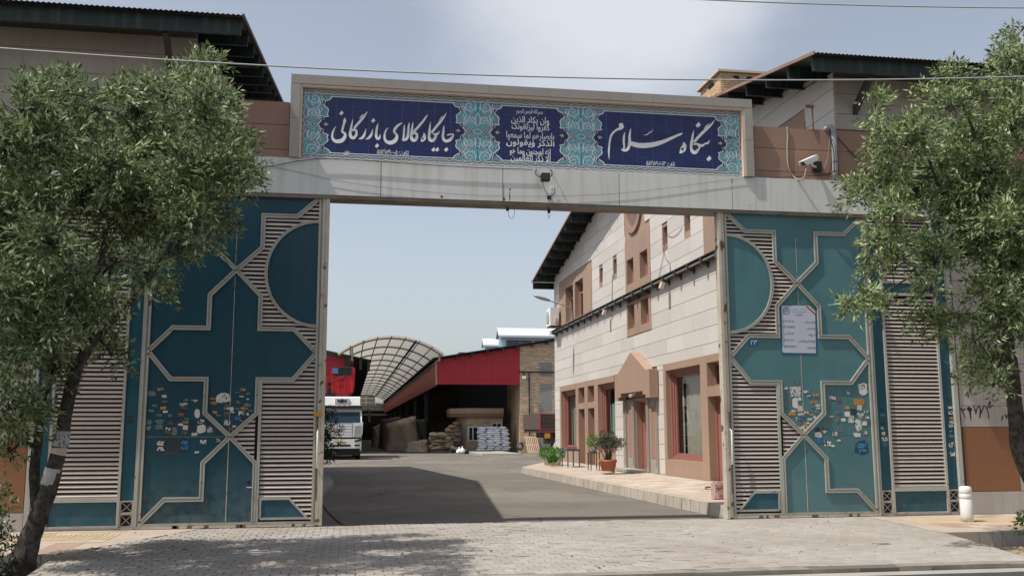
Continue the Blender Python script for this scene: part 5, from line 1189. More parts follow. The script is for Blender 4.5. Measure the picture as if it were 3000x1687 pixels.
LS = [(560, 1200, 460, 250, 'd'), (575, 1340, 230, 70, 'd'), (390, 292, 95, 50, 'y'), (245, 365, 160, 90, 'g'), (450, 408, 95, 55, 'w'), (460, 495, 95, 35, 'r'), (300, 560, 95, 50, 'g'), (435, 600, 95, 45, 'y'), (240, 645, 100, 50, 'g'), (470, 660, 85, 40, 'p'), (805, 470, 90, 45, 'g'), (945, 487, 100, 45, 'k'), (770, 538, 130, 40, 'w'), (770, 590, 100, 40, 'r'), (755, 645, 90, 45, 'd'), (730, 710, 100, 60, 'r'), (990, 690, 90, 170, 'p'), (370, 715, 95, 55, 'g'), (548, 720, 75, 50, 'g'), (200, 830, 105, 85, 'g'), (200, 925, 85, 85, 'g'), (375, 820, 135, 80, 'g'), (370, 910, 150, 90, 'g'), (555, 850, 95, 55, 'r'), (660, 820, 95, 50, 'd'), (800, 830, 100, 50, 'y'), (820, 775, 90, 45, 'n'), (720, 870, 95, 45, 'p'), (800, 920, 90, 80, 'p'), (520, 940, 85, 40, 'k'), (515, 1000, 100, 45, 'r'), (620, 975, 90, 150, 'g'), (780, 1000, 90, 50, 'r'), (1050, 820, 105, 65, 'k'), (890, 900, 110, 170, 'd'), (1060, 940, 160, 150, 'p'), (1198, 955, 95, 105, 'w'), (945, 1028, 95, 50, 'w'), (1320, 1015, 90, 60, 'd'), (390, 1178, 130, 80, 'k'), (395, 1265, 125, 65, 'k'), (790, 1165, 125, 75, 'b'), (785, 1245, 120, 65, 'b'), (1090, 1150, 100, 65, 'k'), (1325, 1125, 90, 65, 'k'), (985, 1320, 85, 35, 'p'),
      (1415, 435, 250, 170, 'w'), (1240, 445, 90, 40, 'y'), (1265, 520, 130, 50, 'y'), (1735, 300, 85, 40, 'y'), (1650, 348, 85, 28, 'g'), (1820, 365, 70, 40, 'g'), (1712, 412, 80, 25, 'w'), (1815, 455, 45, 25, 'p'), (1665, 505, 70, 40, 'g'), (1460, 550, 70, 40, 'r'), (1475, 605, 90, 35, 'w'), (1555, 615, 70, 70, 'p'), (1645, 612, 80, 35, 'g'), (1755, 605, 120, 50, 'y'), (1810, 550, 120, 60, 'g'), (1860, 643, 90, 40, 'g'), (1280, 665, 85, 50, 'y'), (1330, 718, 90, 40, 'g'), (1465, 680, 90, 35, 'g'), (1465, 720, 90, 45, 'r'), (1570, 668, 70, 25, 'p'), (1710, 680, 95, 70, 'k'), (1815, 700, 45, 45, 'p'), (1655, 760, 90, 70, 'b'), (1710, 808, 60, 40, 'r'), (1480, 845, 100, 75, 'k'), (1465, 790, 70, 30, 'g'), (1595, 898, 80, 35, 'w'), (1545, 940, 70, 45, 'r')]
stickers(gl, 400, 1087, 5.5725, LS, D)
RS = [(1540, 1260, 270, 250, 'd'), (755, 965, 100, 90, 'd'), (195, 222, 85, 45, 'p'), (225, 305, 85, 40, 'g'), (370, 130, 110, 130, 'g'), (370, 280, 185, 175, 'w'), (555, 283, 85, 45, 'w'), (615, 350, 85, 45, 'k'), (727, 340, 88, 45, 'y'), (685, 470, 120, 50, 'y'), (225, 500, 115, 240, 'g'), (360, 480, 110, 200, 'p'), (440, 410, 60, 70, 'p'), (447, 580, 90, 95, 'c'), (325, 625, 80, 45, 'w'), (310, 678, 120, 50, 'y'), (455, 680, 90, 60, 'k'), (557, 655, 95, 65, 'k'), (645, 640, 60, 60, 'g'), (650, 690, 80, 40, 'y'), (760, 525, 80, 40, 'w'), (765, 575, 80, 40, 'w'), (740, 640, 80, 60, 'g'), (665, 555, 75, 25, 'g'), (705, 735, 50, 50, 'p'), (490, 755, 90, 65, 'b'), (620, 770, 75, 40, 'c'), (460, 820, 80, 70, 'r'), (375, 760, 70, 60, 'k'), (487, 925, 90, 70, 'k'), (550, 890, 60, 50, 'y'), (585, 835, 70, 35, 'w'), (1560, 232, 165, 235, 'p'), (1298, 302, 48, 50, 'w'), (1022, 392, 115, 50, 'w'), (1127, 425, 75, 50, 'r'), (1095, 480, 70, 35, 'g'), (1490, 465, 185, 110, 'y'), (1280, 565, 90, 50, 'y'), (1500, 570, 85, 95, 'w'), (1625, 635, 85, 40, 'k'), (1395, 640, 110, 110, 'd'), (1280, 680, 100, 100, 'p'), (1120, 650, 90, 60, 'g'), (1515, 685, 120, 45, 'w'), (1515, 728, 85, 40, 'c'), (1350, 765, 90, 130, 'w'), (1105, 770, 85, 145, 'g'), (965, 800, 85, 45, 'r'), (1215, 780, 90, 60, 'p'), (1478, 875, 110, 230, 'w'), (1588, 845, 90, 85, 'p'), (1675, 790, 80, 35, 'b'), (1680, 845, 75, 45, 'r'), (1630, 740, 80, 35, 'w'), (1000, 720, 80, 20, 'p'), (1133, 955, 145, 85, 'g'), (770, 1045, 130, 100, 'p'), (870, 935, 90, 55, 'r'), (885, 990, 90, 45, 'k'), (980, 950, 80, 60, 'b'), (1068, 1030, 90, 70, 'k'), (780, 1140, 165, 80, 'b'), (905, 1115, 70, 50, 'b'), (935, 1200, 120, 85, 'k'), (1135, 1145, 70, 35, 'p'), (1030, 1240, 60, 40, 'p'), (1455, 1045, 130, 85, 'p'), (1600, 1005, 95, 70, 'k'), (1545, 1235, 175, 85, 'b'), (1545, 1325, 175, 72, 'b')]
stickers(gr, 2270, 1100, 6.036, RS, D)
stickers(sr, 2270, 1100, 6.036, [(1890, 605, 75, 60, 'd'), (1910, 690, 85, 50, 'b'), (1912, 845, 85, 45, 'd'), (1902, 920, 60, 60, 'k'), (1930, 1020, 90, 70, 'k'), (1942, 1120, 100, 75, 'k'), (1942, 1215, 100, 75, 'b')], D + .03)
stickers(sr, 2050, 1050, 2.2747, [(1665, 272, 30, 25, 'd'), (1670, 325, 30, 15, 'w'), (1675, 360, 32, 25, 'k'), (1680, 398, 25, 15, 'y'), (1680, 425, 30, 22, 'k'), (1675, 450, 34, 25, 'k'), (1676, 482, 30, 20, 'b'), (1675, 515, 30, 20, 'g'), (1680, 573, 42, 30, 'k'), (1683, 603, 40, 20, 'b'), (1685, 635, 32, 28, 'k')], D + .03)
stickers(sl, 0, 1087, 2.415, [(925, 325, 45, 35, 'd'), (925, 355, 45, 30, 'd')], D + .03)
c = on_y(2270 + 1560 / 6.036, 1100 + 212 / 6.036, D); m = MB()
ribbon(m, [(c.x - .03, c.z + .035, .012), (c.x + .02, c.z + .04, .018), (c.x + .03, c.z + .01, .014), (c.x + .012, c.z - .015, .006)], ID, D - .009, 5); ribbon(m, [(c.x - .02, c.z - .01, .014), (c.x - .025, c.z - .045, .012)], ID, D - .009, 1); m.build('sticker_lettering', 'print_black', gr, fix=False)
# brushed number on the wall right of the bollard screen
zg = lambda u, v: (lambda p_: (p_.x, p_.z))(on_y(2600 + u / 2.11, 1000 + v / 2.11, FRONT_Y - .033))
m = MB()
for s in ([(448, 470, 5), (455, 482, 4)], [(455, 410, 10), (462, 425, 7), (475, 418, 8), (482, 412, 5)], [(462, 425, 6), (475, 455, 5), (484, 478, 3)], [(497, 405, 18), (508, 420, 26), (517, 410, 16)], [(508, 420, 14), (512, 450, 10), (516, 488, 4)],
          [(530, 395, 6), (542, 425, 8), (546, 445, 5)], [(562, 398, 5), (548, 430, 7), (545, 450, 6)], [(565, 395, 5), (575, 425, 8), (572, 455, 9), (570, 475, 5)], [(598, 398, 5), (585, 425, 7), (574, 450, 7)], [(603, 395, 5), (614, 412, 7), (626, 400, 6), (636, 408, 6), (652, 390, 5)], [(614, 412, 6), (624, 445, 6), (628, 480, 4)],
          [(498, 335, 3), (503, 350, 3)], [(705, 490, 5), (712, 470, 8), (710, 455, 6)], [(724, 445, 4), (732, 462, 8), (736, 478, 5)], [(748, 440, 4), (738, 465, 6), (736, 478, 4)], [(760, 460, 7), (772, 465, 9), (768, 476, 8), (757, 470, 7), (762, 459, 5)]):
    ribbon(m, [(u, v, w_) for u, v, w_ in s], zg, FRONT_Y - .0335 - .0004 * random.random(), 4)
m.build('painted_number', 'print_black', rbld, fix=False)

# ------------------------------------------------------------------ bollard, chain
bo = thing('bollard', 'short white concrete bollard with rounded top at the right gate screen', 'bollard', (10.83, 16.0, 0))
MB().lathe((10.83, 16.0, 0), [(.104, -.02), (.106, .10), (.108, .385), (.104, .39), (.104, .398), (.109, .403), (.109, .475), (.105, .480), (.105, .488), (.109, .493), (.108, .555), (.098, .595), (.07, .613), (.02, .618)], 28).build('bollard_post', 'bollard_paint', bo, True)
lk = MB(); n = 16
path = []
for i in range(n + 1):
    t = 2 * math.pi * i / n; path.append((.030 * math.cos(t) * 1.25, .016 * math.sin(t), 0))
lk.tube(path, .0055, 6); link_me = mesh_of(lk, 'chain_link', 'cable_black', True)
A = on_y(940, 1473, D + .12); B = Vector(on_z(1068, 1543, -.02)); chn = thing('gate_chain', 'black chain slack between the left gate leaf and the ground', 'chain', A)
N_ = 30; pl2 = sagging(A, B, .16, N_)
for i in range(N_):
    p0, p1 = pl2[i], pl2[i + 1]; dr = (p1 - p0); o = inst('chain_link', link_me, chn, (p0 + p1) / 2)
    qr = dr.to_track_quat('X', 'Z'); o.rotation_mode = 'QUATERNION'; from mathutils import Quaternion
    o.rotation_quaternion = qr @ Quaternion((1, 0, 0), math.radians(90 if i % 2 else 0) + random.gauss(0, .2)); L = dr.length / .075; o.scale = (max(1, L * 1.1), 1, 1)

# ------------------------------------------------------------------ inner pavement along the right building
def kx(y): return 7.02 - .013 * (y - 17.5)            # kerb line
def pz(x, y): return .205 + .075 * (x - kx(y)) / (RX - kx(y))
KE = 38.2
m = MB(); ysn = np.linspace(D + .12, 44.5, 30); vs = []
for y in ysn:
    x0 = kx(y) + .17 if y < KE else kx(y) + .17 + (y - KE) ** 1.15 * .34
    for x in (x0, RX): vs.append((x, y, pz(max(x, kx(y)), y) - .012))
for y in ysn:
    x0 = kx(y) + .17 if y < KE else kx(y) + .17 + (y - KE) ** 1.15 * .34
    for x in (x0, RX): vs.append((x, y, -.3))
k = len(ysn); m.add(vs, [(2 * i, 2 * i + 1, 2 * i + 3, 2 * i + 2) for i in range(k - 1)] + [(2 * i, 2 * i + 2, 2 * k + 2 * i + 2, 2 * k + 2 * i) for i in range(k - 1)])
pave = struct(m.build('pavement', 'sand_joint', fix=False)); far_t = MB(); y = D + .13; T = .4
while y < 44.0:
    x = kx(y) + .175 + (max(0, y - KE) ** 1.15 * .34)
    while x < RX - .06:
        e = min(x + T, RX - .035)
        if e - x > .06:
            t = MB() if y < 30 else far_t
            vs = [(x + .003, y + .003), (e - .003, y + .003), (e - .003, y + T - .003), (x + .003, y + T - .003)]; h = random.gauss(0, .001)
            t.add([(a, b, pz(a, b) - .03) for a, b in vs] + [(a, b, pz(a, b) + h) for a, b in vs], [(4, 5, 6, 7), (0, 1, 5, 4), (1, 2, 6, 5), (2, 3, 7, 6), (3, 0, 4, 7)])
            if t is not far_t: t.build('paving_tile', random.choice(['pink_paving', 'pink_paving', 'pavement_cream']) if True else '', pave)
        x += T
    y += T
stuff(far_t.build('paving_field', 'pink_paving', pave))
y = D + .14
while y < KE + 2.6:
    ln = .52; m = MB(); tilt_ = random.gauss(0, .006); off = 0 if y < KE else (y - KE) ** 1.15 * .30
    xa, xb = kx(y) + off, kx(y + ln) + (0 if y + ln < KE else (y + ln - KE) ** 1.15 * .30); g = .013; bat = .045 + tilt_; h = .205 if y < KE else max(.05, .205 - .05 * (y - KE))
    vs = [(xa - bat, y + g, -.2), (xb - bat, y + ln - g, -.2), (xb + .165, y + ln - g, -.2), (xa + .165, y + g, -.2), (xa, y + g, h), (xb, y + ln - g, h), (xb + .165, y + ln - g, h + .003), (xa + .165, y + g, h + .003)]
    m.add(vs, [(0, 1, 5, 4), (4, 5, 6, 7), (0, 4, 7, 3), (1, 2, 6, 5), (2, 3, 7, 6)]); m.build('kerb_stone', 'kerb_stone', pave); y += ln

# ------------------------------------------------------------------ pipe run, lamps, air conditioner on the wall
pr_ = thing('pipe_run', 'dark pipes on brackets running along the inner face of the salmon trimmed building', 'pipes', (RX - .12, 34, 6.15))
MB().box(RX - .23, RX - .012, D + .2, REAR_Y + .05, 6.205, 6.232).build('cover_ledge', 'dark_steel', pr_)
MB().tube([(RX - .16, D + .2, 6.13), (RX - .16, REAR_Y + .2, 6.13)], .036, 8).build('pipe', 'conduit', pr_, True); MB().tube([(RX - .07, D + .2, 6.11), (RX - .07, REAR_Y, 6.11)], .026, 8).build('pipe', 'dark_steel', pr_, True)
y = 18.0
while y < REAR_Y:
    m = MB(); m.box(RX - .22, RX - .012, y - .05, y + .05, 6.02, 6.05); m.box(RX - .235, RX - .215, y - .05, y + .05, 6.03, 6.20); m.box(RX - .04, RX - .012, y - .06, y + .06, 5.95, 6.2); m.build('pipe_bracket', 'dark_steel', pr_); y += 1.08
for y, lab in ((27.69, 'small floodlight under the pipe run nearer the gate'), (34.45, 'small floodlight under the pipe run above the entrance canopy')):
    t = thing('wall_floodlight', lab, 'floodlight', (RX - .2, y, 5.9), 'floodlights under the pipe run')
    m = MB(); m.obox((RX - .26, y, 5.92), (.05, 0, -.02), (0, .10, 0), (.03, 0, .09)); m.build('lamp_housing', 'cream_trim', t); m = MB(); m.obox((RX - .315, y, 5.905), (.004, 0, -.0016), (0, .085, 0), (.024, 0, .072)); m.build('lamp_glass', 'paper_yellow', t); MB().box(RX - .2, RX - .17, y - .03, y + .03, 5.95, 6.02).build('lamp_bracket', 'dark_steel', t)
sl_ = thing('street_lamp', 'grey street lamp on a bent arm at the far end of the salmon trimmed wall', 'street lamp', (RX - .05, 40.4, 6.25))
h0 = on_y(1562, 866, 40.25); h1 = on_y(1611, 881, 40.3); base = Vector((RX - .10, 40.42, 6.24))
print('lamp', h0, h1); MB().tube(smooth_path([base, base + Vector((0, 0, .45)), Vector((RX - .35, 40.38, 6.24 + (h1.z - 6.24) * .75)), h1], 6), .028, 8).build('lamp_arm', 'lamp_grey', sl_, True)
ax = (h0 - h1); m = MB(); vs = []; n = 10
for i in range(9):
    t = i / 8; r = .145 * math.sin(math.pi * min(1, (t * .93 + .07))) ** .6 + .02; c = h1 + ax * t
    for k in range(n):
        a = 2 * math.pi * k / n; side = Vector((0, 1, 0)); vs.append(c + side * r * math.cos(a) + Vector((0, 0, 1)) * r * (.62 if math.sin(a) > 0 else .42) * math.sin(a))
m.add(vs, [(i * n + k, i * n + (k + 1) % n, (i + 1) * n + (k + 1) % n, (i + 1) * n + k) for i in range(8) for k in range(n)] + [tuple(range(n)), tuple(8 * n + k for k in range(n))]); m.build('lamp_head', 'lamp_grey', sl_, True)
a = on_y(1622, 903, 42.9); b = on_y(1655, 958, 42.9); ac = thing('air_conditioner', 'white air conditioner outdoor unit at the far upper corner of the wall', 'air conditioner', (RX - .35, 43.3, 6.4))
z0, z1 = 6.36, 7.18; MB().box(RX - .52, RX - .12, 42.95, 43.85, z0, z1).build('ac_casing', 'white_paint', ac)
MB().lathe((RX - .525, 43.5, (z0 + z1) / 2), [(.30, .0), (.30, -.02), (.26, -.03), (.05, -.035)], 24, axis='x').build('fan_grille', 'lamp_grey', ac)
MB().box(RX - .30, RX - .2, 42.90, 42.95, z0 + .1, z0 + .35).build('valve_cover', 'cream_trim', ac); MB().tube(smooth_path([(RX - .25, 42.9, z0 + .2), (RX - .22, 42.75, z0 + .15), (RX - .1, 42.72, z0 + .05), (RX - .02, 42.7, z0 - .1)], 5), .02, 6).build('refrigerant_pipe', 'cable_grey', ac, True)
for y in (43.1, 43.7): MB().box(RX - .55, RX - .012, y - .02, y + .02, z0 - .05, z0 - .002).build('support_bracket', 'dark_steel', ac)
def wallcable(lab, pts, r=.012, mat='cable_grey'):
    o = MB().tube(smooth_path([on_x(px, py, RX - .02) for px, py in pts], 5), r, 5).build('cable', mat, None, True); return tag(o, lab, 'cable')
zD = lambda u, v: (1500 + u / 3.293, 560 + v / 3.293)
wallcable('cable hanging from the slit window nearer the gate', [zD(*q) for q in ((1495, 490), (1468, 540), (1480, 640), (1520, 700), (1525, 800))]); wallcable('thin cable fanning from the slit window nearer the gate to the pipes', [zD(*q) for q in ((1455, 520), (1462, 600), (1440, 720), (1410, 855))], .007)
wallcable('cable dropping from the slit window nearest the far end', [zD(*q) for q in ((978, 800), (968, 830), (966, 950), (965, 1080))]); wallcable('stray cable between the two slit windows near the gate', [zD(*q) for q in ((1500, 425), (1545, 440), (1600, 405), (1640, 350))], .007)

# ------------------------------------------------------------------ pots, bench and odds on the pavement
def leaf_cloud(mb, rng, centre, rad, count, size, aspect=.4, up=.3, shell=.5):
    c = np.array(centre); rad = np.array(rad)
    d = rng.normal(size=(count, 3)); d /= np.linalg.norm(d, axis=1)[:, None]; r = shell + (1 - shell) * rng.random(count) ** .6
    p = c + d * r[:, None] * rad; ax = d + rng.normal(size=(count, 3)) * .7 + np.array([0, 0, up]); ax /= np.linalg.norm(ax, axis=1)[:, None]
    leaves(mb, rng, p, ax, size * rng.uniform(.7, 1.25, count), aspect)
def leaves(mb, rng, p, ax, ln, aspect):
    n = len(p); o = rng.normal(size=(n, 3)); s = np.cross(ax, o); s /= np.linalg.norm(s, axis=1)[:, None] + 1e-9; nn = np.cross(s, ax)
    ln = ln[:, None]; w_ = ln * aspect * .5
    tip = p + ax * ln - nn * ln * .10; mid = p + ax * ln * .45 + nn * ln * .08; l = mid + s * w_ - nn * ln * .06; r = mid - s * w_ - nn * ln * .06
    V = np.stack([p, r, tip, l], 1).reshape(-1, 3); b = len(mb.v); mb.v.extend(map(tuple, V.tolist()))
    mb.f.extend([(b + 4 * i, b + 4 * i + 1, b + 4 * i + 2, b + 4 * i + 3) for i in range(n)]); mb.mi.extend([0] * n)
def grow_leafy(name, mats, root, mbl): return mbl.build(name, mats, root, False, fix=False)
pc = Vector(on_z(1781.7, 1386, .27)); pot = thing('flower_pot', 'large terracotta pot with an olive bush left of the entrance step', 'plant pot', pc)
MB().lathe(pc, [(.17, .06), (.20, .07), (.255, .34), (.285, .345), (.285, .43), (.25, .43), (.235, .36), (.05, .35)], 24).build('pot', 'terracotta', pot, True); MB().lathe(pc, [(.17, .0), (.23, .03), (.23, .07), (.16, .065)], 20).build('saucer', 'white_pot', pot, True)
m = MB(); g = np.random.default_rng(5); st = MB()
for i in range(38):
    a = g.uniform(0, 6.28); r = g.uniform(.05, .5); tip = pc + Vector((r * math.cos(a), r * math.sin(a), .55 + .62 * (1 - (r / .8) ** 2) * g.uniform(.55, 1.15))); q = [pc + Vector((.08 * math.cos(a), .08 * math.sin(a), .38)), pc + Vector((.45 * r * math.cos(a), .45 * r * math.sin(a), .65)), tip]
    st.tube(q, [.008, .006, .003], 4); leaf_cloud(m, g, tip, (.11, .11, .14), 46, .085, .34)
st.build('stems', 'bark', pot); grow_leafy('leaves', 'olive_leaf', pot, m)
bs = thing('plant_stand', 'dark metal plant stand with a bright green bush beside the terracotta pot', 'plant stand', on_z(1738, 1378, .27)); c = Vector(on_z(1740, 1376, .27)); m = MB()
for dx in (-.15, .15):
    for dy in (-.2, .2): m.box(c.x + dx - .014, c.x + dx + .014, c.y + dy - .014, c.y + dy + .014, .27, .84)
m.box(c.x - .17, c.x + .17, c.y - .22, c.y + .22, .84, .86); m.build('stand_frame', 'dark_steel', bs); MB().lathe((c.x, c.y, .86), [(.10, 0), (.15, .2), (.13, .2)], 16).build('pot', 'white_pot', bs, True)
m = MB(); leaf_cloud(m, g, (c.x, c.y, 1.22), (.22, .22, .24), 420, .075, .5); grow_leafy('leaves', 'basil_leaf', bs, m)
bt = thing('side_table', 'blue metal table with a wooden top holding a salmon tray by the far window', 'table', on_z(1670, 1368, .27)); c = Vector(on_z(1672, 1366, .27)); w2, h2 = .22, .60; m = MB()
for dx in (-w2, w2):
    for dy in (-.5, .5): MB().box(c.x + dx - .02, c.x + dx + .02, c.y + dy - .02, c.y + dy + .02, .26, .26 + h2).build('leg', 'blue_steel', bt)
MB().box(c.x - w2 - .02, c.x + w2 + .02, c.y - .52, c.y + .52, .26 + h2, .26 + h2 + .04).build('table_frame', 'blue_steel', bt)
for i in range(3): MB().box(c.x - w2 - .02, c.x + w2 + .02, c.y - .52 + .35 * i, c.y - .52 + .35 * i + .34, .305 + h2, .325 + h2).build('top_plank', 'dark_steel', bt)
tr = thing('tray', 'salmon wooden tray on the blue metal table', 'tray', (c.x, c.y, .33 + h2)); m = MB(); MB().box(c.x - .2, c.x + .2, c.y - .2, c.y + .2, .327 + h2, .34 + h2).build('tray_base', 'pale_wood', tr); m.box(c.x - .2, c.x + .2, c.y - .215, c.y - .2, .327 + h2, .42 + h2); m.box(c.x - .2, c.x + .2, c.y + .2, c.y + .215, .327 + h2, .42 + h2); m.build('tray_rim', 'salmon_frame', tr)
for i, (px, py, lab, r) in enumerate(((1605, 1360, 'bright green basil in a white pot nearest the kerb nose', .34), (1632, 1361, 'bright green basil in a long white trough beside the blue table', .32), (1618, 1364, 'small bright green plant in front of the two basil pots', .2))):
    c = Vector(on_z(px, py, .27)); t = thing('basil_pot', lab, 'plant', c, 'green plants in white pots by the kerb nose'); MB().lathe(c, [(r * .42, 0), (r * .62, r * .8), (r * .55, r * .8), (.05, r * .7)], 16).build('pot', 'white_pot', t, True)
    m = MB(); leaf_cloud(m, g, (c.x, c.y, .27 + r * 1.35), (r, r, r * .75), 600, .085, .55); grow_leafy('leaves', 'basil_leaf', t, m)
c = Vector(on_z(2117, 1462, .215)); st_ = thing('painted_stone', 'red and white painted stone block on the pavement beside the right gate leaf', 'stone', c); m = MB()
bm_ = bmesh.new(); bmesh.ops.create_cube(bm_, size=1); bmesh.ops.bevel(bm_, geom=bm_.edges[:], offset=.09, segments=2, affect='EDGES')
vs = [(c.x + v.co.x * .40 + .01 * mnoise.noise(v.co * 4), c.y + v.co.y * .3, .215 + .17 + v.co.z * .36 + .012 * mnoise.noise(v.co * 5)) for v in bm_.verts]; bm_.verts.index_update(); m.add(vs, [tuple(v.index for v in f.verts) for f in bm_.faces]); bm_.free(); m.build('stone_block', 'red_white_stone', st_)
m = MB(); m.box(c.x - .204, c.x + .204, c.y - .155, c.y - .149, .44, .455); m.build('painted_band', 'print_red', st_)
c = Vector(on_z(2083, 1433, .24)); ri = MB(); ri.tube([(c.x + .13 * math.cos(t), c.y + .13 * math.sin(t), .262 + .03 * math.sin(t)) for t in np.linspace(0, 2 * math.pi, 20)], .022, 6); tag(ri.build('mooring_ring', 'rusty_metal', None, True), 'rusty iron ring lying on the pavement by the right-hand door', 'ring')

# left side just inside the gate: potted oleander and concrete edge
c = Vector((-1.15, 33.3, -.03)); ol = thing('oleander_bush', 'dark green bush with white blossoms in a black pot behind the gate leaf edge', 'bush', c)
MB().lathe(c, [(.24, 0), (.33, .55), (.36, .56), (.36, .62), (.30, .62), (.28, .55), (.05, .52)], 20).build('pot', 'black_plastic', ol, True); m = MB(); st = MB(); fl2 = MB()
for i in range(85):
    a = g.uniform(0, 6.28); hgt = g.uniform(.75, 2.35); r = g.uniform(.15, .95) * (1 - .45 * abs(hgt - 1.5) / 1.3); tip = c + Vector((r * math.cos(a), r * math.sin(a), hgt)); st.tube([c + Vector((0, 0, .55)), c + Vector((.4 * r * math.cos(a), .4 * r * math.sin(a), .55 + .5 * (hgt - .55))), tip], [.014, .010, .004], 4)
    leaf_cloud(m, g, tip, (.17, .17, .2), 60, .15, .24)
    if i % 4 == 0: leaf_cloud(fl2, g, tip + Vector((0, -.1, .05)), (.06, .06, .06), 14, .06, .8)
st.build('stems', 'bark', ol); grow_leafy('leaves', 'shrub_leaf', ol, m); grow_leafy('blossoms', 'white_paint', ol, fl2)
m = MB(); m.prism([(-2.8, 24.0), (-.66, 24.6), (-.42, 30.5), (-.62, 34.2), (-2.8, 34.6)], lambda u, v, d: (u, v, d), -.2, .10); struct(m.build('kerb', 'concrete'))

# ------------------------------------------------------------------ far yard
YF = 74.5
def Q(px, py, Y=YF): return on_y(px, py, Y)
zA = lambda u, v: (900 + u / 2.8975, 900 + v / 2.8975)
a, b = Q(*zA(1100, 655)), Q(*zA(1805, 655)); tl, trr = Q(*zA(1100, 447)), Q(*zA(1805, 335)); xl, xr = a.x, b.x; zb = (a.z + b.z) / 2; slope = (trr.z - tl.z) / (xr - xl); LEN = 118
shed = thing('red_shed', 'long open shed with a red corrugated fascia and black interior', 'shed', (xl + 4, YF, 0))
def corrug(x0, x1, zlo, ztop, y, pitch=.22, amp=.018, along='x', other=None):
    m = MB(); n = max(2, int(abs(x1 - x0) / pitch) * 4); vs = []
    for i in range(n + 1):
        u = x0 + (x1 - x0) * i / n; d = amp * (0, 1, 1, 0)[i % 4]
        for z in (zlo(u) if callable(zlo) else zlo, ztop(u) if callable(ztop) else ztop): vs.append((u, y - d, z) if along == 'x' else (y - d, u, z))
    m.add(vs, [(2 * i, 2 * i + 2, 2 * i + 3, 2 * i + 1) for i in range(n)]); return m
zt = lambda x: tl.z + slope * (x - xl)
w3 = (xr - xl) / 3
for i in range(3): corrug(xl + w3 * i, xl + w3 * (i + 1) - .01, zb, zt, YF).build('fascia_sheet', 'red_sheet', shed, fix=False)
MB().box(xl, xr, YF - .03, YF - .021, zb + .35, zb + .38).build('fascia_rail', 'red_sheet', shed)
fs_top = tl.z - .25
for i in range(8):
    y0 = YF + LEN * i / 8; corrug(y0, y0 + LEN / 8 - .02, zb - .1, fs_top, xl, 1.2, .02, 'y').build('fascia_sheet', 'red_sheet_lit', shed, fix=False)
# roof, walls, columns
rz = lambda x: zt(x) + .12; xx1 = xr + 4.2
m = MB(); A = [(xl - .35, YF - .5, rz(xl - .35)), (xx1 + 4, YF - .5, rz(xx1 + 4)), (xx1 + 4, YF + LEN, rz(xx1 + 4)), (xl - .35, YF + LEN, rz(xl - .35))]; m.add(A + [(x, y, z + .08) for x, y, z in A], [(0, 1, 2, 3), (7, 6, 5, 4), (0, 4, 5, 1), (3, 7, 4, 0)]); m.build('roof', 'dark_steel', shed)
for i in range(9):
    x = xl + .3 + i * (xx1 - xl) / 9; MB().box(x - .09, x + .09, YF - .45, YF - .10, rz(x) - .30, rz(x) - .02).build('rafter_end', 'dark_steel', shed)
MB().box(xr + 16, xr + 16.2, YF + .5, YF + LEN, -.1, 9).build('back_wall', 'backing_brown', shed); MB().box(xl, xr + 16, YF + LEN - .2, YF + LEN, -.1, 9).build('end_wall', 'backing_brown', shed)
for i in range(7):
    y = YF + 14 + i * 15; MB().box(xl + .15, xl + .45, y - .15, y + .15, -.05, zb + .4).build('column', 'dark_steel', shed)
MB().tube([Q(*zA(1095, 450)), Q(*zA(1097, 655))], .07, 8).build('downpipe', 'canopy_frame', shed)
# brick end wall beside it
bw = thing('brick_wall', 'buff brick end wall with grey plaster patches right of the red shed', 'wall', (xr + 2, YF, 0))
m = MB(); x2 = xr + 4.6; m.add([(xr, YF - .02, -.1), (x2, YF - .02, -.1), (x2, YF - .02, rz(x2) - .1), (xr, YF - .02, rz(xr) - .1)], [(0, 1, 2, 3)]); m.add([(xr, YF - .02, -.1), (xr, YF + 6, -.1), (xr, YF + 6, rz(xr) - .1), (xr, YF - .02, rz(xr) - .1)], [(0, 1, 2, 3)]); m.build('wall_core', 'brick_joint', bw)
pat = []
for (u0, v0, u1, v1) in ((1965, 468, 2078, 582), (1965, 655, 2078, 893), (1975, 1060, 2110, 1200)):
    p0, p1 = Q(*zA(u0, v0)), Q(*zA(u1, v1)); pat.append((p0.x, p1.x, p1.z, p0.z)); MB().box(p0.x, min(p1.x, x2), YF - .035, YF - .021, max(0, p1.z), p0.z).build('plaster_patch', 'grey_plaster', bw)
m = MB(); hb, lb = .11, .36; rr = random.Random(4); r = 0; z = 0.0
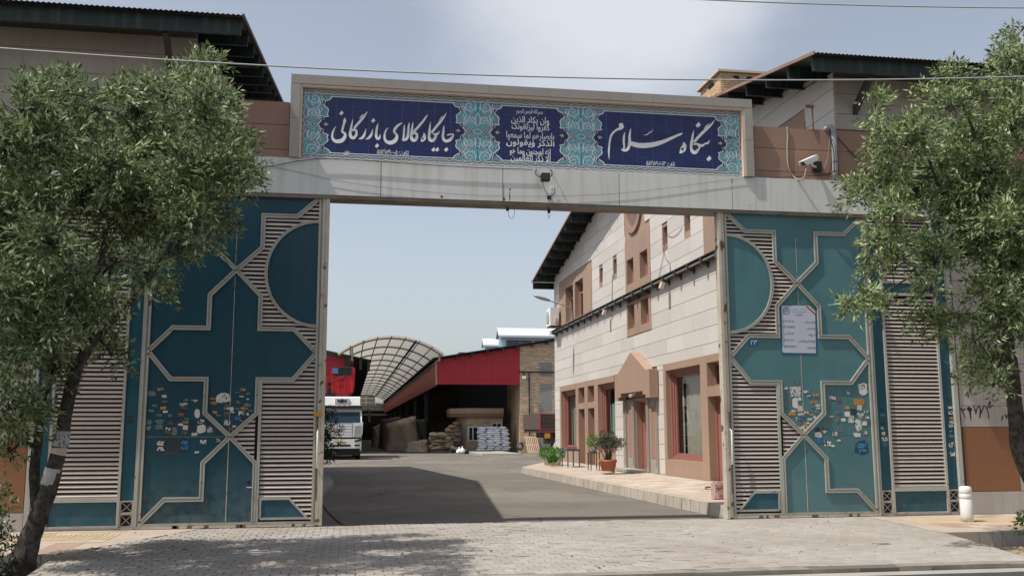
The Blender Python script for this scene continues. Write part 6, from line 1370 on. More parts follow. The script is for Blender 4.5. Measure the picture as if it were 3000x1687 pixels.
while z < rz(x2):
    u = xr - (lb / 2 if r % 2 else 0)
    while u < x2:
        p0, p1 = max(u, xr), min(u + lb, x2); u += lb
        if p1 - p0 < .04 or z + hb > rz((p0 + p1) / 2) - .12 or any(a - .05 < (p0 + p1) / 2 < b + .05 and c - .05 < z < d for a, b, c, d in pat): continue
        d = rr.uniform(.0, .012); y0, y1 = YF - .034 - d, YF - .02; a_, b_, c_, e_ = p0 + .012, p1 - .012, z + .012, z + hb - .012
        m.add([(a_, y0, c_), (b_, y0, c_), (b_, y0, e_), (a_, y0, e_), (a_, y1, c_), (b_, y1, c_), (b_, y1, e_), (a_, y1, e_)], [(0, 1, 2, 3), (0, 4, 5, 1), (1, 5, 6, 2), (2, 6, 7, 3), (3, 7, 4, 0)])
    v = YF - (lb / 2 if r % 2 else 0)
    while v < YF + 6:
        y0, y1 = max(v, YF) + .012, v + lb - .012; v += lb; d = rr.uniform(0, .012)
        if z + hb > rz(xr) - .12: continue
        m.add([(xr - .014 - d, y0, z + .012), (xr - .014 - d, y1, z + .012), (xr - .014 - d, y1, z + hb - .012), (xr - .014 - d, y0, z + hb - .012)], [(0, 1, 2, 3)])
    z += hb; r += 1
stuff(m.build('brick_courses', 'yard_brick_field', bw, fix=False))
p0 = Q(*zA(1795, 547)); p1 = Q(*zA(2100, 549)); MB().box(p0.x, p1.x, YF - .14, YF - .04, p0.z - .05, p0.z + .03).build('cable_tray', 'dark_steel', bw)
p0 = Q(*zA(1882, 550)); p1 = Q(*zA(1886, 1090)); MB().box(p0.x - .04, p0.x + .04, YF - .12, YF - .04, p1.z, p0.z).build('downpipe', 'dark_steel', bw)
p0 = Q(*zA(1836, 596)); t = thing('wall_lamp', 'small cream lamp hanging below the tray on the brick wall', 'lamp', (p0.x, YF - .3, p0.z)); MB().box(p0.x - .13, p0.x + .13, YF - .42, YF - .2, p0.z - .12, p0.z + .12).build('lamp_housing', 'white_paint', t); MB().box(p0.x - .03, p0.x + .03, YF - .25, YF - .04, p0.z + .12, p0.z + .5).build('lamp_bracket', 'dark_steel', t)
# left shed
a, b = Q(*zA(60, 385)), Q(*zA(318, 440)); ls = thing('red_shed', 'dark roofed red shed showing behind the truck, left of the arched canopy', 'shed', (a.x, YF, 0)); x1 = b.x
lt = lambda x: b.z + (a.z - b.z) / (a.x - b.x) * (x - b.x)
for i in range(2): corrug(x1 - 3.2 * (i + 1), x1 - 3.2 * i - .01, Q(*zA(300, 640)).z, lt, YF).build('fascia_sheet', 'red_sheet', ls, fix=False)
m = MB(); A = [(x1 + 2.0, YF - .5, lt(x1 + 2.0) + .25), (x1 - 9, YF - .5, lt(x1 - 9) + .25), (x1 - 9, YF + LEN, lt(x1 - 9) + .25), (x1 + 2.0, YF + LEN, lt(x1 + 2.0) + .25)]; m.add(A + [(x, y, z + .1) for x, y, z in A], [(0, 1, 2, 3), (7, 6, 5, 4), (0, 4, 5, 1), (3, 7, 4, 0)]); m.build('roof', 'dark_steel', ls)
for x in (x1 + .3, x1 + 1.2, x1 + 1.8): MB().box(x - .1, x + .1, YF - .45, YF - .1, lt(x) - .55, lt(x) + .22).build('rafter_end', 'dark_steel', ls)
MB().box(x1 - 7, x1 + .1, YF + .2, YF + .4, -.1, Q(*zA(300, 640)).z + .1).build('side_wall', 'dark_steel', ls); corrug(YF, YF + LEN, 0, lt(x1) - .2, x1 + .3, 1.2, .02, 'y').build('side_sheet', 'dark_steel', ls, fix=False)

# arched canopy between the sheds
can = thing('arched_canopy', 'long arched canopy of translucent sheets on brown steel ribs', 'canopy', ((x1 + xl) / 2, YF, 5))
e0, ap, e1 = Q(*zA(258, 402), YF - 2), Q(*zA(722, 240), YF - 2), Q(*zA(1168, 385), YF - 2)
hw = (e1.x - e0.x) / 2; cxm = (e0.x + e1.x) / 2; ze = (e0.z + e1.z) / 2; sag_ = ap.z - ze; R_ = (hw * hw + sag_ * sag_) / (2 * sag_); zc_ = ap.z - R_; ang = math.asin(hw / R_)
CL = 116; NB = 15
def arc(n, r=R_, a=ang): return [(cxm + r * math.sin(-a + 2 * a * i / n), zc_ + r * math.cos(-a + 2 * a * i / n)) for i in range(n + 1)]
for k in range(NB):
    y0 = YF - 2 + CL * k / NB; y1 = YF - 2 + CL * (k + 1) / NB; m = MB(); A = arc(28); n = 24; vs = []
    for j in range(n + 1):
        y = y0 + (y1 - y0) * j / n; s = 1 + .004 * (j % 2)
        vs += [(cxm + (x - cxm) * s, y, zc_ + (z - zc_) * s) for x, z in A]
    m.add(vs, [(j * 29 + i, j * 29 + i + 1, (j + 1) * 29 + i + 1, (j + 1) * 29 + i) for j in range(n) for i in range(28)]); m.build('roof_sheet', 'poly_sheet', can, fix=False)
for k in range(NB + 1):
    y = YF - 2 + 1.2 + (CL - 1.4) * k / NB; m = MB(); m.tube([(x, y, z) for x, z in arc(26, R_ - .10)], .085, 5); m.build('rib', 'canopy_frame', can, True)
    for sx, xp in ((1, xl + .1), (-1, x1 + .55)):
        th = (xp - cxm) / (R_ - .1); th = math.asin(max(-.999, min(.999, th))); zt_ = zc_ + (R_ - .1) * math.cos(th); zb_ = tl.z - .1; MB().box(xp - .07, xp + .07, y - .07, y + .07, zb_, zt_).build('post', 'canopy_frame', can)
for i in range(1, 8):
    x, z = arc(8, R_ - .04)[i]; MB().tube([(x, YF - 2, z), (x, YF - 2 + CL, z)], .05, 5).build('purlin', 'canopy_frame', can)
for xp in (xl + .1, x1 + .55): MB().box(xp - .12, xp + .12, YF - .5, YF - 2 + CL, tl.z - .16, tl.z - .02).build('edge_beam', 'canopy_frame', can)
x, z = arc(100, R_ - .12)[72]; MB().tube([(x, YF - 1.5, z), (x, YF - 2 + CL, z)], .10, 5).build('cable_duct', 'dark_steel', can)
ye = YF - 2 + CL; ew = thing('gable_end_wall', 'cream panelled end wall closing the far end of the arched canopy', 'wall', (cxm, ye, 0)); A = arc(20); zl = on_y(1080, 1203, ye).z
cols = 4; rows_ = 4
for i in range(cols):
    xa, xb = x1 + (xl - x1) * i / cols - (1 if i == 0 else 0), x1 + (xl - x1) * (i + 1) / cols + (1 if i == cols - 1 else 0)
    for j in range(rows_):
        za, zb2 = zl + (ap.z - zl) * j / rows_, zl + (ap.z - zl) * (j + 1) / rows_; top = [zc_ + math.sqrt(max(0, R_ ** 2 - (q_ - cxm) ** 2)) - .05 for q_ in (xa, xb)]
        if min(top) < za + .1: continue
        MB().prism([(xa + .03, za + .03), (xb - .03, za + .03), (xb - .03, min(zb2 - .03, top[1])), (xa + .03, min(zb2 - .03, top[0]))], lambda u, v, d: (u, d, v), ye, ye + .1).build('wall_panel', 'end_panel', ew)
MB().box(x1 - 1, xl + 1, ye + .101, ye + .2, 0, zl + 1).build('dark_backing', 'black_plastic', ew); MB().box(x1 - 1, xl + 1, ye - 2, ye - 1.8, zl - .9, zl - .6).build('cross_rail', 'canopy_frame', ew)
for x in (x1, (x1 + xl) / 2, xl): MB().box(x - .15, x + .15, ye - .3, ye, 0, zl).build('column', 'dark_steel', ew)

# blue roof monitors far behind
for lab, (u0, v0, u1, v1), YB_ in (('blue and white roof monitor with louvred side, largest of the two', (1645, 200, 2260, 330), 105), ('small blue and white roof monitor behind the red shed roof', (1510, 288, 1760, 360), 125)):
    p0, p1 = Q(*zA(u0, v0), YB_), Q(*zA(u1, v1), YB_); t = thing('roof_monitor', lab, 'roof monitor', (p0.x, YB_, p1.z), 'blue roof monitors'); h = p0.z - p1.z; wd = min(h * 1.0, 4)
    zb0 = p1.z - 2; prof = [(YB_, zb0), (YB_, p0.z - .55), (YB_ + wd * .5, p0.z + .3), (YB_ + wd, p0.z - .55), (YB_ + wd, zb0)]
    MB().prism(prof, lambda u, v, d: (d, u, v), p0.x, p1.x).build('monitor_body', 'blue_sheet', t)
    MB().prism([(YB_ - .4, p0.z - .75), (YB_ - .4, p0.z - .5), (YB_ + wd * .5, p0.z + .42), (YB_ + wd + .4, p0.z - .5), (YB_ + wd + .4, p0.z - .75), (YB_ + wd * .5, p0.z + .2)], lambda u, v, d: (d, u, v), p0.x - .3, p1.x).build('monitor_roof', 'white_sheet', t)
    n = max(3, int((p1.x - p0.x) / 1.6)); x00 = p0.x + .6
    for i in range(n):
        xa, xb = x00 + (p1.x - x00) * i / n + .06, x00 + (p1.x - x00) * (i + 1) / n - .06; MB().box(xa, xb, YB_ - .04, YB_ - .005, zb0 + .2, p0.z - 1.0).build('louvre_panel', 'louver_dark', t)
    MB().box(p0.x, p0.x + .5, YB_ - .06, YB_ - .004, zb0, p0.z - .8).build('corner_trim', 'white_sheet', t); MB().box(p0.x, p1.x, YB_ - .07, YB_ - .041, p0.z - .98, p0.z - .78).build('eaves_trim', 'white_sheet', t)
    MB().box(p0.x + (p1.x - p0.x) * .42, p0.x + (p1.x - p0.x) * .50, YB_ - .12, YB_ - .05, p0.z - 2.1, p0.z - 1.1).build('hatch', 'white_sheet', t)
mb_ = thing('far_hall', 'low dark hall roof carrying the blue roof monitors', 'building', (18, 110, 0)); MB().box(xl + 5, 44, 104, 140, 0, Q(*zA(1700, 345), 105).z - .6).build('hall_body', 'dark_steel', mb_)

# ------------------------------------------------------------------ goods in front of the shed
# brick office with white windows
YO = 78.2
zo = lambda u, v, Y=YO: on_y(1180 + u / 5.6, 1160 + v / 5.6, Y)
of = thing('brick_office', 'low brick office with a boxed parapet and white sliding windows inside the shed', 'hut', (zo(1200, 880).x, YO + 1.5, 0))
xa, xb, xc = zo(945, 0).x, zo(1060, 0).x, zo(1640, 0).x; zt0, zt1, zw = zo(1100, 200).z, zo(1100, 340).z, 0
def hutbox(nm, mt, x0, x1, y0, y1, z0, z1): return MB().box(x0, x1, y0, y1, z0, z1).build(nm, mt, of)
fp = [(xb, YO), (xc, YO), (xc, YO + 3.2), (xa, YO + 3.2), (xa, YO + 1.0)]; off = [(xb - .05, YO - .45), (xc, YO - .45), (xc, YO + 3.4), (xa - .75, YO + 3.4), (xa - .75, YO + .7)]
MB().prism(fp, lambda u, v, d: (u, v, d), -.02, zt1 - .001).build('wall', 'yard_brick', of); MB().prism(off, lambda u, v, d: (u, v, d), zt1, zt1 + (zt0 - zt1) * .42).build('soffit_band', 'brown_granite', of); MB().prism(off, lambda u, v, d: (u, v, d), zt1 + (zt0 - zt1) * .425, zt0).build('parapet_band', 'yard_brick', of)
m = MB(); z = .06
while z < zt1 - .12:
    u = xb - (.17 if int(z / .12) % 2 else 0)
    while u < xc:
        a_, b_ = max(u, xb) + .012, min(u + .34, xc) - .012; u += .34
        if b_ - a_ > .05: m.add([(a_, YO - .022, z), (b_, YO - .022, z), (b_, YO - .022, z + .095), (a_, YO - .022, z + .095), (a_, YO, z), (b_, YO, z), (b_, YO, z + .095), (a_, YO, z + .095)], [(0, 1, 2, 3), (0, 4, 5, 1), (1, 5, 6, 2), (2, 6, 7, 3), (3, 7, 4, 0)])
    z += .12
stuff(m.build('brick_courses', 'yard_brick_field', of, fix=False))
for (u0, v0, u1, v1, nn) in ((1070, 498, 1310, 735, 3), (1455, 430, 1625, 560, 2)):
    p0, p1 = zo(u0, v0), zo(u1, v1); f = MB(); x0, x1_, z0, z1 = p0.x, p1.x, p1.z, p0.z; w_ = .09
    for a_, b_, c_, d_2 in ((x0, x0 + w_, z0, z1), (x1_ - w_, x1_, z0, z1), (x0 + w_, x1_ - w_, z0, z0 + w_), (x0 + w_, x1_ - w_, z1 - w_, z1)): f.box(a_, b_, YO - .08, YO - .024, c_, d_2)
    for k in range(1, nn): xm = x0 + (x1_ - x0) * k / nn; f.box(xm - .045, xm + .045, YO - .075, YO - .026, z0 + w_, z1 - w_)
    fo = f.build('window_frame', 'white_paint', of); MB().box(x0 + w_, x1_ - w_, YO - .045, YO - .03, z0 + w_, z1 - w_).build('pane', 'dark_glass', fo)
p0, p1 = zo(965, 520), zo(1062, 735)
MB().obox(((xa + xb) / 2 - .02, YO + .48, (p0.z + p1.z) / 2), Vector((xb - xa, -1.0, 0)) * .36, (.015, .02, 0), (0, 0, (p0.z - p1.z) / 2)).build('side_window', 'curtain', of)

# sacks
def sack_mesh(nm, mat, L=.78, W=.46, H=.17, seed=1, puff=2.6):
    m = MB(); nu, nv = 14, 8; vs = []
    for i in range(nu + 1):
        u = -1 + 2 * i / nu; wv = (1 - abs(u) ** 5) ** .55 * .92 + .08; hh = (1 - abs(u) ** 3) ** .75
        for k in range(nv):
            t = 2 * math.pi * k / nv; c_, s_ = math.cos(t), math.sin(t); y = W / 2 * wv * abs(c_) ** .7 * (1 if c_ > 0 else -1); z = H / 2 * (hh * .96 + .04) * abs(s_) ** .9 * (1 if s_ > 0 else -1)
            d = .022 * mnoise.noise(Vector((u * 2.2 + seed * 7, c_ * 1.3, s_ * 1.3 + seed))) ; vs.append((u * L / 2, y + d, z + d * .8))
    m.add(vs, [(i * nv + k, i * nv + (k + 1) % nv, (i + 1) * nv + (k + 1) % nv, (i + 1) * nv + k) for i in range(nu) for k in range(nv)] + [tuple(range(nv)), tuple(nu * nv + k for k in range(nv))])
    return mesh_of(m, nm, mat, True)
ORD = 'first second third fourth fifth sixth seventh eighth ninth tenth eleventh twelfth'.split()
wsm = [sack_mesh('sack', 'sack_white', 1, 1, 1, s) for s in range(5)]
p0, p1 = zo(1240, 885, 75.4), zo(1770, 515, 75.4); YW = 75.4; W4 = (p1.x - p0.x); nrow = 11; hs = (p1.z - .10) / (nrow - .3)
slab_z = .12
for r in range(nrow):
    nx = 4 if r % 2 == 0 else 4; shr = 1 - .012 * r
    for j in range(nx):
        for dpt in range(2 if r > nrow - 3 else 1):
            L = W4 * shr / nx * 1.13; x = p0.x + .03 * r * .3 + W4 * shr * (j + .5) / nx + (random.gauss(0, .05)) + (.06 if r % 2 else -.06)
            o = inst('white_sack', random.choice(wsm), None, (x, YW + .35 + dpt * .62 + random.gauss(0, .03), slab_z + hs * (r + .5)), (random.gauss(0, .05), random.gauss(0, .04), random.gauss(0, .09)), (L, .75, hs * 1.32))
            tag(o, 'white sack in the neat stack, %s layer from the ground, %s from the left%s' % (ORD[r], ORD[j], ', behind' if dpt else ''), 'sack', 'white sacks stacked before the brick office')
jsm = [sack_mesh('jute_sack', 'sack_jute', 1, 1, 1, s + 20) for s in range(5)]
def heap(spots, group, label, Y0):
    rows_h = sorted({v // 55 for _, v, _, _ in spots})
    for (u, v, wu, hv) in spots:
        ri_ = rows_h.index(v // 55); ci_ = sorted(q_[0] for q_ in spots if q_[1] // 55 == v // 55).index(u)
        c = zo(u, v, Y0 + random.uniform(-.35, .35)); k_ = Y0 / 2836.7 / 5.6; o = inst('jute_sack', random.choice(jsm), None, (c.x, c.y, max(c.z, hv * k_ * .5)), (random.gauss(0, .1), random.gauss(0, .12), random.gauss(0, .3)), (wu * k_ * 1.3, .85, hv * k_ * 1.15)); tag(o, label % (ORD[ri_], ORD[ci_]), 'sack', group)
heap([(505, 630, 115, 70), (640, 635, 145, 80), (530, 685, 120, 55), (650, 690, 110, 60), (600, 735, 150, 50), (500, 735, 100, 50), (545, 780, 130, 50), (650, 775, 100, 50), (615, 820, 150, 50), (500, 820, 110, 60), (560, 860, 140, 50), (460, 690, 60, 60), (740, 690, 90, 60), (745, 780, 120, 70), (760, 830, 120, 70), (700, 860, 130, 60)], 'brown jute sacks heaped in the shed mouth', 'brown jute sack in the loose heap, %s row from the top, %s from the left', 76.6)
heap([(760, 560, 110, 90), (850, 560, 110, 90), (780, 625, 130, 70), (880, 620, 120, 70), (830, 680, 150, 70), (790, 740, 160, 60), (880, 740, 130, 60), (870, 790, 120, 60), (900, 680, 90, 60), (880, 840, 120, 70), (820, 500, 120, 60), (880, 450, 100, 60)], 'brown jute sacks stacked against the office', 'brown jute sack stacked against the office, %s row from the top, %s from the left', 78.4)
heap([(820, 850, 60, 70), (870, 870, 60, 60), (820, 890, 70, 40)], 'small sacks in front of the heap', 'small jute sack at the foot of the heap, %s row, %s from the left', 75.5)
for (u, v, r, lab, mt) in ((925, 880, 50, 'knotted white bag on the ground left of the white stack', 'sack_white'), (975, 885, 55, 'larger knotted white bag next to a black one', 'sack_white'), (1045, 890, 45, 'knotted black bag on the ground before the office', 'black_plastic')):
    c = zo(u, v, 71.5); R0 = r * 71.5 / 2836.7 / 5.6; m = MB(); m.lathe((c.x, c.y, -.03), [(R0 * .75, 0), (R0, R0 * .6), (R0 * .85, R0 * 1.2), (R0 * .25, R0 * 1.75), (R0 * .12, R0 * 1.85), (R0 * .3, R0 * 2.2)], 12); tag(m.build('knotted_bag', mt, None, True), lab, 'bag')
# tarpaulin-covered stacks
def tarp(label, mat, xa, xb, ya, yb, top, seed, lean=.4):
    """goods stack under a sheet: pleated skirt, creased flat top"""
    m = MB(); vs = []; n = 120; nz = 14
    cx_, cy_, ax_, ay_ = (xa + xb) / 2, (ya + yb) / 2, (xb - xa) / 2, (yb - ya) / 2; ring = []
    for i in range(n):
        t = 2 * math.pi * i / n; c_, s_ = math.cos(t), math.sin(t); k_ = (abs(c_) ** 7 + abs(s_) ** 7) ** (-1 / 7); ring.append((c_ * k_, s_ * k_))
    pl = [.9 * mnoise.noise(Vector((i * .21, seed * 3.1, 0))) + .35 * mnoise.noise(Vector((i * .8, seed, 5))) for i in range(n)]
    for j in range(nz + 1):
        t = j / nz
        for i, (u, v) in enumerate(ring):
            e = 1 + (.07 * pl[i] + .02) * (1 - t) ** .6 + .03 * mnoise.noise(Vector((u * 2.5, v * 2.5 + t * 3, seed))) + .09 * (1 - t) ** 2 - .05 * t + .05 * mnoise.noise(Vector((u * 1.5 + t * 2.2, v * 1.5, seed * 5)))
            z = t * (top(u, v) + .05 * mnoise.noise(Vector((u * 3, v * 3, seed)))) + (.05 * abs(pl[i]) if j == 0 else 0); vs.append((cx_ + u * ax_ * e, cy_ + v * ay_ * e, z))
    for k_ in (.82, .55, .28, .06):
        for i, (u, v) in enumerate(ring):
            vs.append((cx_ + u * ax_ * k_ * .97, cy_ + v * ay_ * k_ * .97, top(u * k_, v * k_) + .06 + .10 * mnoise.noise(Vector((u * k_ * 3, v * k_ * 3, seed + 2))) * k_ + .03 * mnoise.noise(Vector((u * k_ * 9, v * k_ * 9, seed)))))
    rr_ = nz + 5
    m.add(vs, [(j * n + i, j * n + (i + 1) % n, (j + 1) * n + (i + 1) % n, (j + 1) * n + i) for j in range(rr_ - 1) for i in range(n)] + [tuple((rr_ - 1) * n + i for i in range(n))])
    t_ = m.build('tarpaulin_stack', mat, None, True, fix=False); return tag(t_, label, 'covered stack')
tx = lambda u, Y: on_y(*zA(u, 1000), Y).x
tarp('tall goods stack under a brown tarpaulin, largest of the covered stacks', 'tarp', tx(672, 85), tx(935, 85), 84, 91, lambda u, v: 2.2 + .75 * (.5 + .5 * u) - .3 * max(0, -v) ** 2, 1)
tarp('dark square stack under the tail of the brown tarpaulin', 'tarp_dark', tx(890, 88), tx(1012, 88), 87.5, 92, lambda u, v: 2.6, 2)
tarp('goods stack under a dark olive tarpaulin behind the brown one', 'tarp_dark', tx(622, 98), tx(800, 98), 96, 102, lambda u, v: 2.85 + .15 * u, 3); tarp('farthest covered stack, pale tarpaulin folds hanging to the ground', 'tarp', tx(556, 108), tx(640, 108), 106, 112, lambda u, v: 2.2 + .25 * u, 4)
tarp('low heap under a crumpled tan tarpaulin beside the jute sacks', 'tarp', zo(70, 0, 78).x, zo(420, 0, 78).x, 77.0, 79.8, lambda u, v: .75 + .15 * u + .2 * mnoise.noise(Vector((u * 2.3, v * 2, 7))), 5)
# slabs, pallet, tyre, parked lorry at the wall
p0, p1 = zo(1300, 950, 65.2), zo(1990, 935, 65.2); x = p0.x; ks = struct(box('loading_kerb', 'concrete', None, p0.x, p1.x, 65.35, 92, -.1, .10))
while x < p1.x - .1:
    e = min(x + 1.3, p1.x); box('kerb_block', 'white_pot', ks, x + .01, e - .01, 65.2, 65.34, -.1, .13); x = e
p0 = zo(30, 930, 65); struct(box('loading_kerb', 'concrete', None, p0.x - 7, p0.x + .2, 65.0, 65.3, -.1, .05))
pal = thing('wooden_pallet', 'pale wooden pallet leaning upright against the brick wall', 'pallet', zo(2140, 920, 73.6)); q0, q1 = zo(2005, 660, 74.2), zo(2270, 925, 73.4)
wid = q1.x - q0.x; H = q0.z; 
def palp(u, v, d): return Vector((q0.x + .08 * (1 - v) + wid * u * .93, 73.4 + .9 * v - d, -.02 + H * v))
for i in range(7):
    u = i / 7; m = MB(); vs = [palp(u, 0, 0), palp(u + .085, 0, 0), palp(u + .085, 1, 0), palp(u, 1, 0)]; m.add(vs + [v + Vector((0, .05, .0)) for v in vs], [(0, 1, 2, 3), (7, 6, 5, 4), (0, 4, 5, 1), (1, 5, 6, 2), (2, 6, 7, 3), (3, 7, 4, 0)]); m.build('plank', 'pale_wood', pal)
for v in (.02, .46, .93):
    m = MB(); vs = [palp(0, v, -.06), palp(.95, v, -.06), palp(.95, v + .07, -.06), palp(0, v + .07, -.06)]; m.add(vs + [q + Vector((0, .12, 0)) for q in vs], [(0, 1, 2, 3), (7, 6, 5, 4), (0, 4, 5, 1), (1, 5, 6, 2), (2, 6, 7, 3), (3, 7, 4, 0)]); m.build('cross_plank', 'pale_wood', pal)
c = zo(1930, 818, 73.6); ty = thing('tyre', 'worn lorry tyre leaning against the wall beside the pallet', 'tyre', c); ro = 75 * 73.6 / 2836.7 / 5.6; vs = []; n1, n2 = 28, 10
for i in range(n1):
    a_ = 2 * math.pi * i / n1
    for k in range(n2):
        b_ = 2 * math.pi * k / n2; r = ro * .74 + ro * .27 * math.cos(b_); h = ro * .30 * math.sin(b_); dx = Vector((.80, .35, -.1)); dzv = Vector((.12, .25, .95)); nv_ = dx.cross(dzv).normalized(); vs.append(c + dx * r * math.cos(a_) + dzv * r * math.sin(a_) + nv_ * h)
m = MB(); m.add(vs, [(i * n2 + k, i * n2 + (k + 1) % n2, ((i + 1) % n1) * n2 + (k + 1) % n2, ((i + 1) % n1) * n2 + k) for i in range(n1) for k in range(n2)]); m.build('tyre_body', 'tyre_grey', ty, True)
q0, q1 = zo(2250, 275, 60), zo(2600, 595, 60); lo = thing('parked_lorry', 'rear of a red framed lorry parked behind the end of the stone building', 'lorry', ((q0.x + q1.x) / 2, 60, 0))
MB().box(q0.x + .06, q1.x, 60.0, 60.06, q1.z + .08, q0.z - .08).build('tailgate', 'tailgate_brown', lo); MB().box(q0.x, q1.x, 59.97, 60.1, q0.z - .05, q0.z).build('tailgate_frame', 'red_sheet', lo); MB().box(q0.x, q1.x, 59.97, 60.1, q1.z, q1.z + .08).build('tailgate_frame', 'red_sheet', lo); MB().box(q0.x, q0.x + .06, 59.97, 60.1, q1.z + .08, q0.z - .08).build('tailgate_frame', 'red_sheet', lo)
for k in range(4): zz = q1.z + .08 + (q0.z - q1.z - .16) * (k + .5) / 4; MB().box(q0.x + .07, q1.x, 59.985, 59.999, zz - .14, zz + .14).build('tailgate_board', 'tailgate_brown', lo)
MB().box(q0.x + .05, q1.x, 60.1, 66, q1.z, q1.z + .2).build('bed', 'dark_steel', lo); MB().box(q0.x, q0.x + .06, 60.11, 66, q1.z + .2, q0.z - .02).build('side_board', 'tailgate_brown', lo)
MB().box(q0.x + .3, q0.x + .62, 59.9, 60, q1.z - .35, q1.z - .05).build('number_plate', 'plate_yellow', lo); MB().box(q0.x + .25, q1.x, 60.2, 60.4, q1.z - .7, q1.z - .3).build('rear_beam', 'rusty_metal', lo)
MB().lathe((q0.x + 1.2, 61.2, .50), [(.2, -.2), (.48, -.2), (.52, -.12), (.52, .12), (.48, .2), (.2, .2)], 24, axis='x').build('wheel', 'rubber', lo, True); MB().lathe((q0.x + 2.4, 61.2, .50), [(.2, -.2), (.48, -.2), (.52, -.12), (.52, .12), (.48, .2), (.2, .2)], 24, axis='x').build('wheel', 'rubber', lo, True)
MB().box(q0.x + .9, q1.x + 1, 60.4, 66, q1.z - .35, q1.z - .001).build('chassis', 'dark_steel', lo)
c = zo(2460, 890, 60.5); gc = thing('waste_drum', 'grey drum with a conical lid in front of the parked lorry', 'drum', (c.x, c.y, 0)); MB().lathe((c.x, 59.5, -.03), [(.30, 0), (.30, .45), (.33, .46), (.33, .52), (.06, .95), (.03, .96)], 18).build('drum_body', 'grey_plaster', gc, True)

# ------------------------------------------------------------------ truck
YT = 58.5
zT = lambda u, v, Y=YT: on_y(940 + u / 4.53, 1040 + v / 4.53, Y)
xr_ = zT(548, 900).x; xc_ = zT(275, 900).x; hwid = xr_ - xc_; xL = xc_ - hwid
tk = thing('lorry', 'white cab lorry with a red tipper body parked behind the bush', 'lorry', (xc_, YT, 0))
zz = lambda v: zT(300, v).z
def sec(nm, mt, pts, y0, y1, taper=0.0, parent=tk, bev=.05):
    """cab section: outline (half-width, z) mirrored, from y0 (front) to y1"""
    full = [(xc_ + a, b) for a, b in pts] + [(xc_ - a, b) for a, b in pts[::-1]]; m = MB(); m.prism(full, lambda u, v, d: (u, d, v), y0, y1); return m.build(nm, mt, parent)
W0 = hwid
m = MB()      # cab shell with a raked windscreen: side profile swept across the width
prof = [(YT + .02, zz(1270)), (YT, zz(1085)), (YT + .02, zz(895)), (YT + .40, zz(700)), (YT + .55, zz(655)), (YT + 2.2, zz(640)), (YT + 2.25, zz(1270))]
m.prism(prof, lambda u, v, d: (d, u, v), xL + .02, xr_ - .02); cab = m.build('cab', 'white_paint', tk)
m = MB(); prof = [(YT + .22, zz(665)), (YT + .35, zz(560)), (YT + .7, zz(545)), (YT + 2.1, zz(545)), (YT + 2.1, zz(665))]; m.prism(prof, lambda u, v, d: (d, u, v), xL + .14, xr_ - .14); m.build('roof_fairing', 'white_paint', tk)
m = MB(); m.box(xc_ - .42, xc_ + .42, YT + .21, YT + .31, zz(640), zz(572)); m.build('fairing_emblem_plate', 'paper_white', tk)
for k in (-1, 0, 1):
    m = MB(); c0 = Vector((xc_ + .2 * k, YT + .20, (zz(640) + zz(572)) / 2)); m.lathe(c0, [(.08 if k else .12, -.006), (.08 if k else .12, .006)], 12, axis='y'); m.build('fairing_emblem', 'dark_steel', tk)
MB().box(xL + .02, xr_ - .02, YT + .12, YT + .5, zz(705), zz(668)).build('sun_visor', 'dark_steel', tk)
for k in (-1, 0, 1): MB().box(xc_ + .3 * k - .09, xc_ + .3 * k + .09, YT + .08, YT + .119, zz(668) - .02, zz(655)).build('marker_lamp', 'white_paint', tk)
vs = [(xL + .10, YT - .015, zz(893)), (xr_ - .10, YT - .015, zz(893)), (xr_ - .15, YT + .365, zz(722)), (xL + .15, YT + .365, zz(722))]; m = MB(); m.add(vs + [(x, y + .05, z) for x, y, z in vs], [(0, 1, 2, 3), (7, 6, 5, 4), (0, 4, 5, 1), (1, 5, 6, 2), (2, 6, 7, 3), (3, 7, 4, 0)]); m.build('windscreen', 'truck_glass', tk)
m = MB(); m.box(xL + .55, xr_ - .55, YT - .035, YT - .004, zz(1090), zz(905)); m.build('grille_panel', 'lamp_grey', tk)
for k in range(5): v0 = 915 + 36 * k; MB().box(xL + .58, xr_ - .58, YT - .055, YT - .036, zz(v0 + 27), zz(v0)).build('grille_bar', 'white_paint', tk)
m = MB(); m.lathe((xc_ + .03, YT - .062, zz(960)), [(.17, -.006), (.17, .006)], 20, axis='y'); m.build('badge', 'lamp_grey', tk)
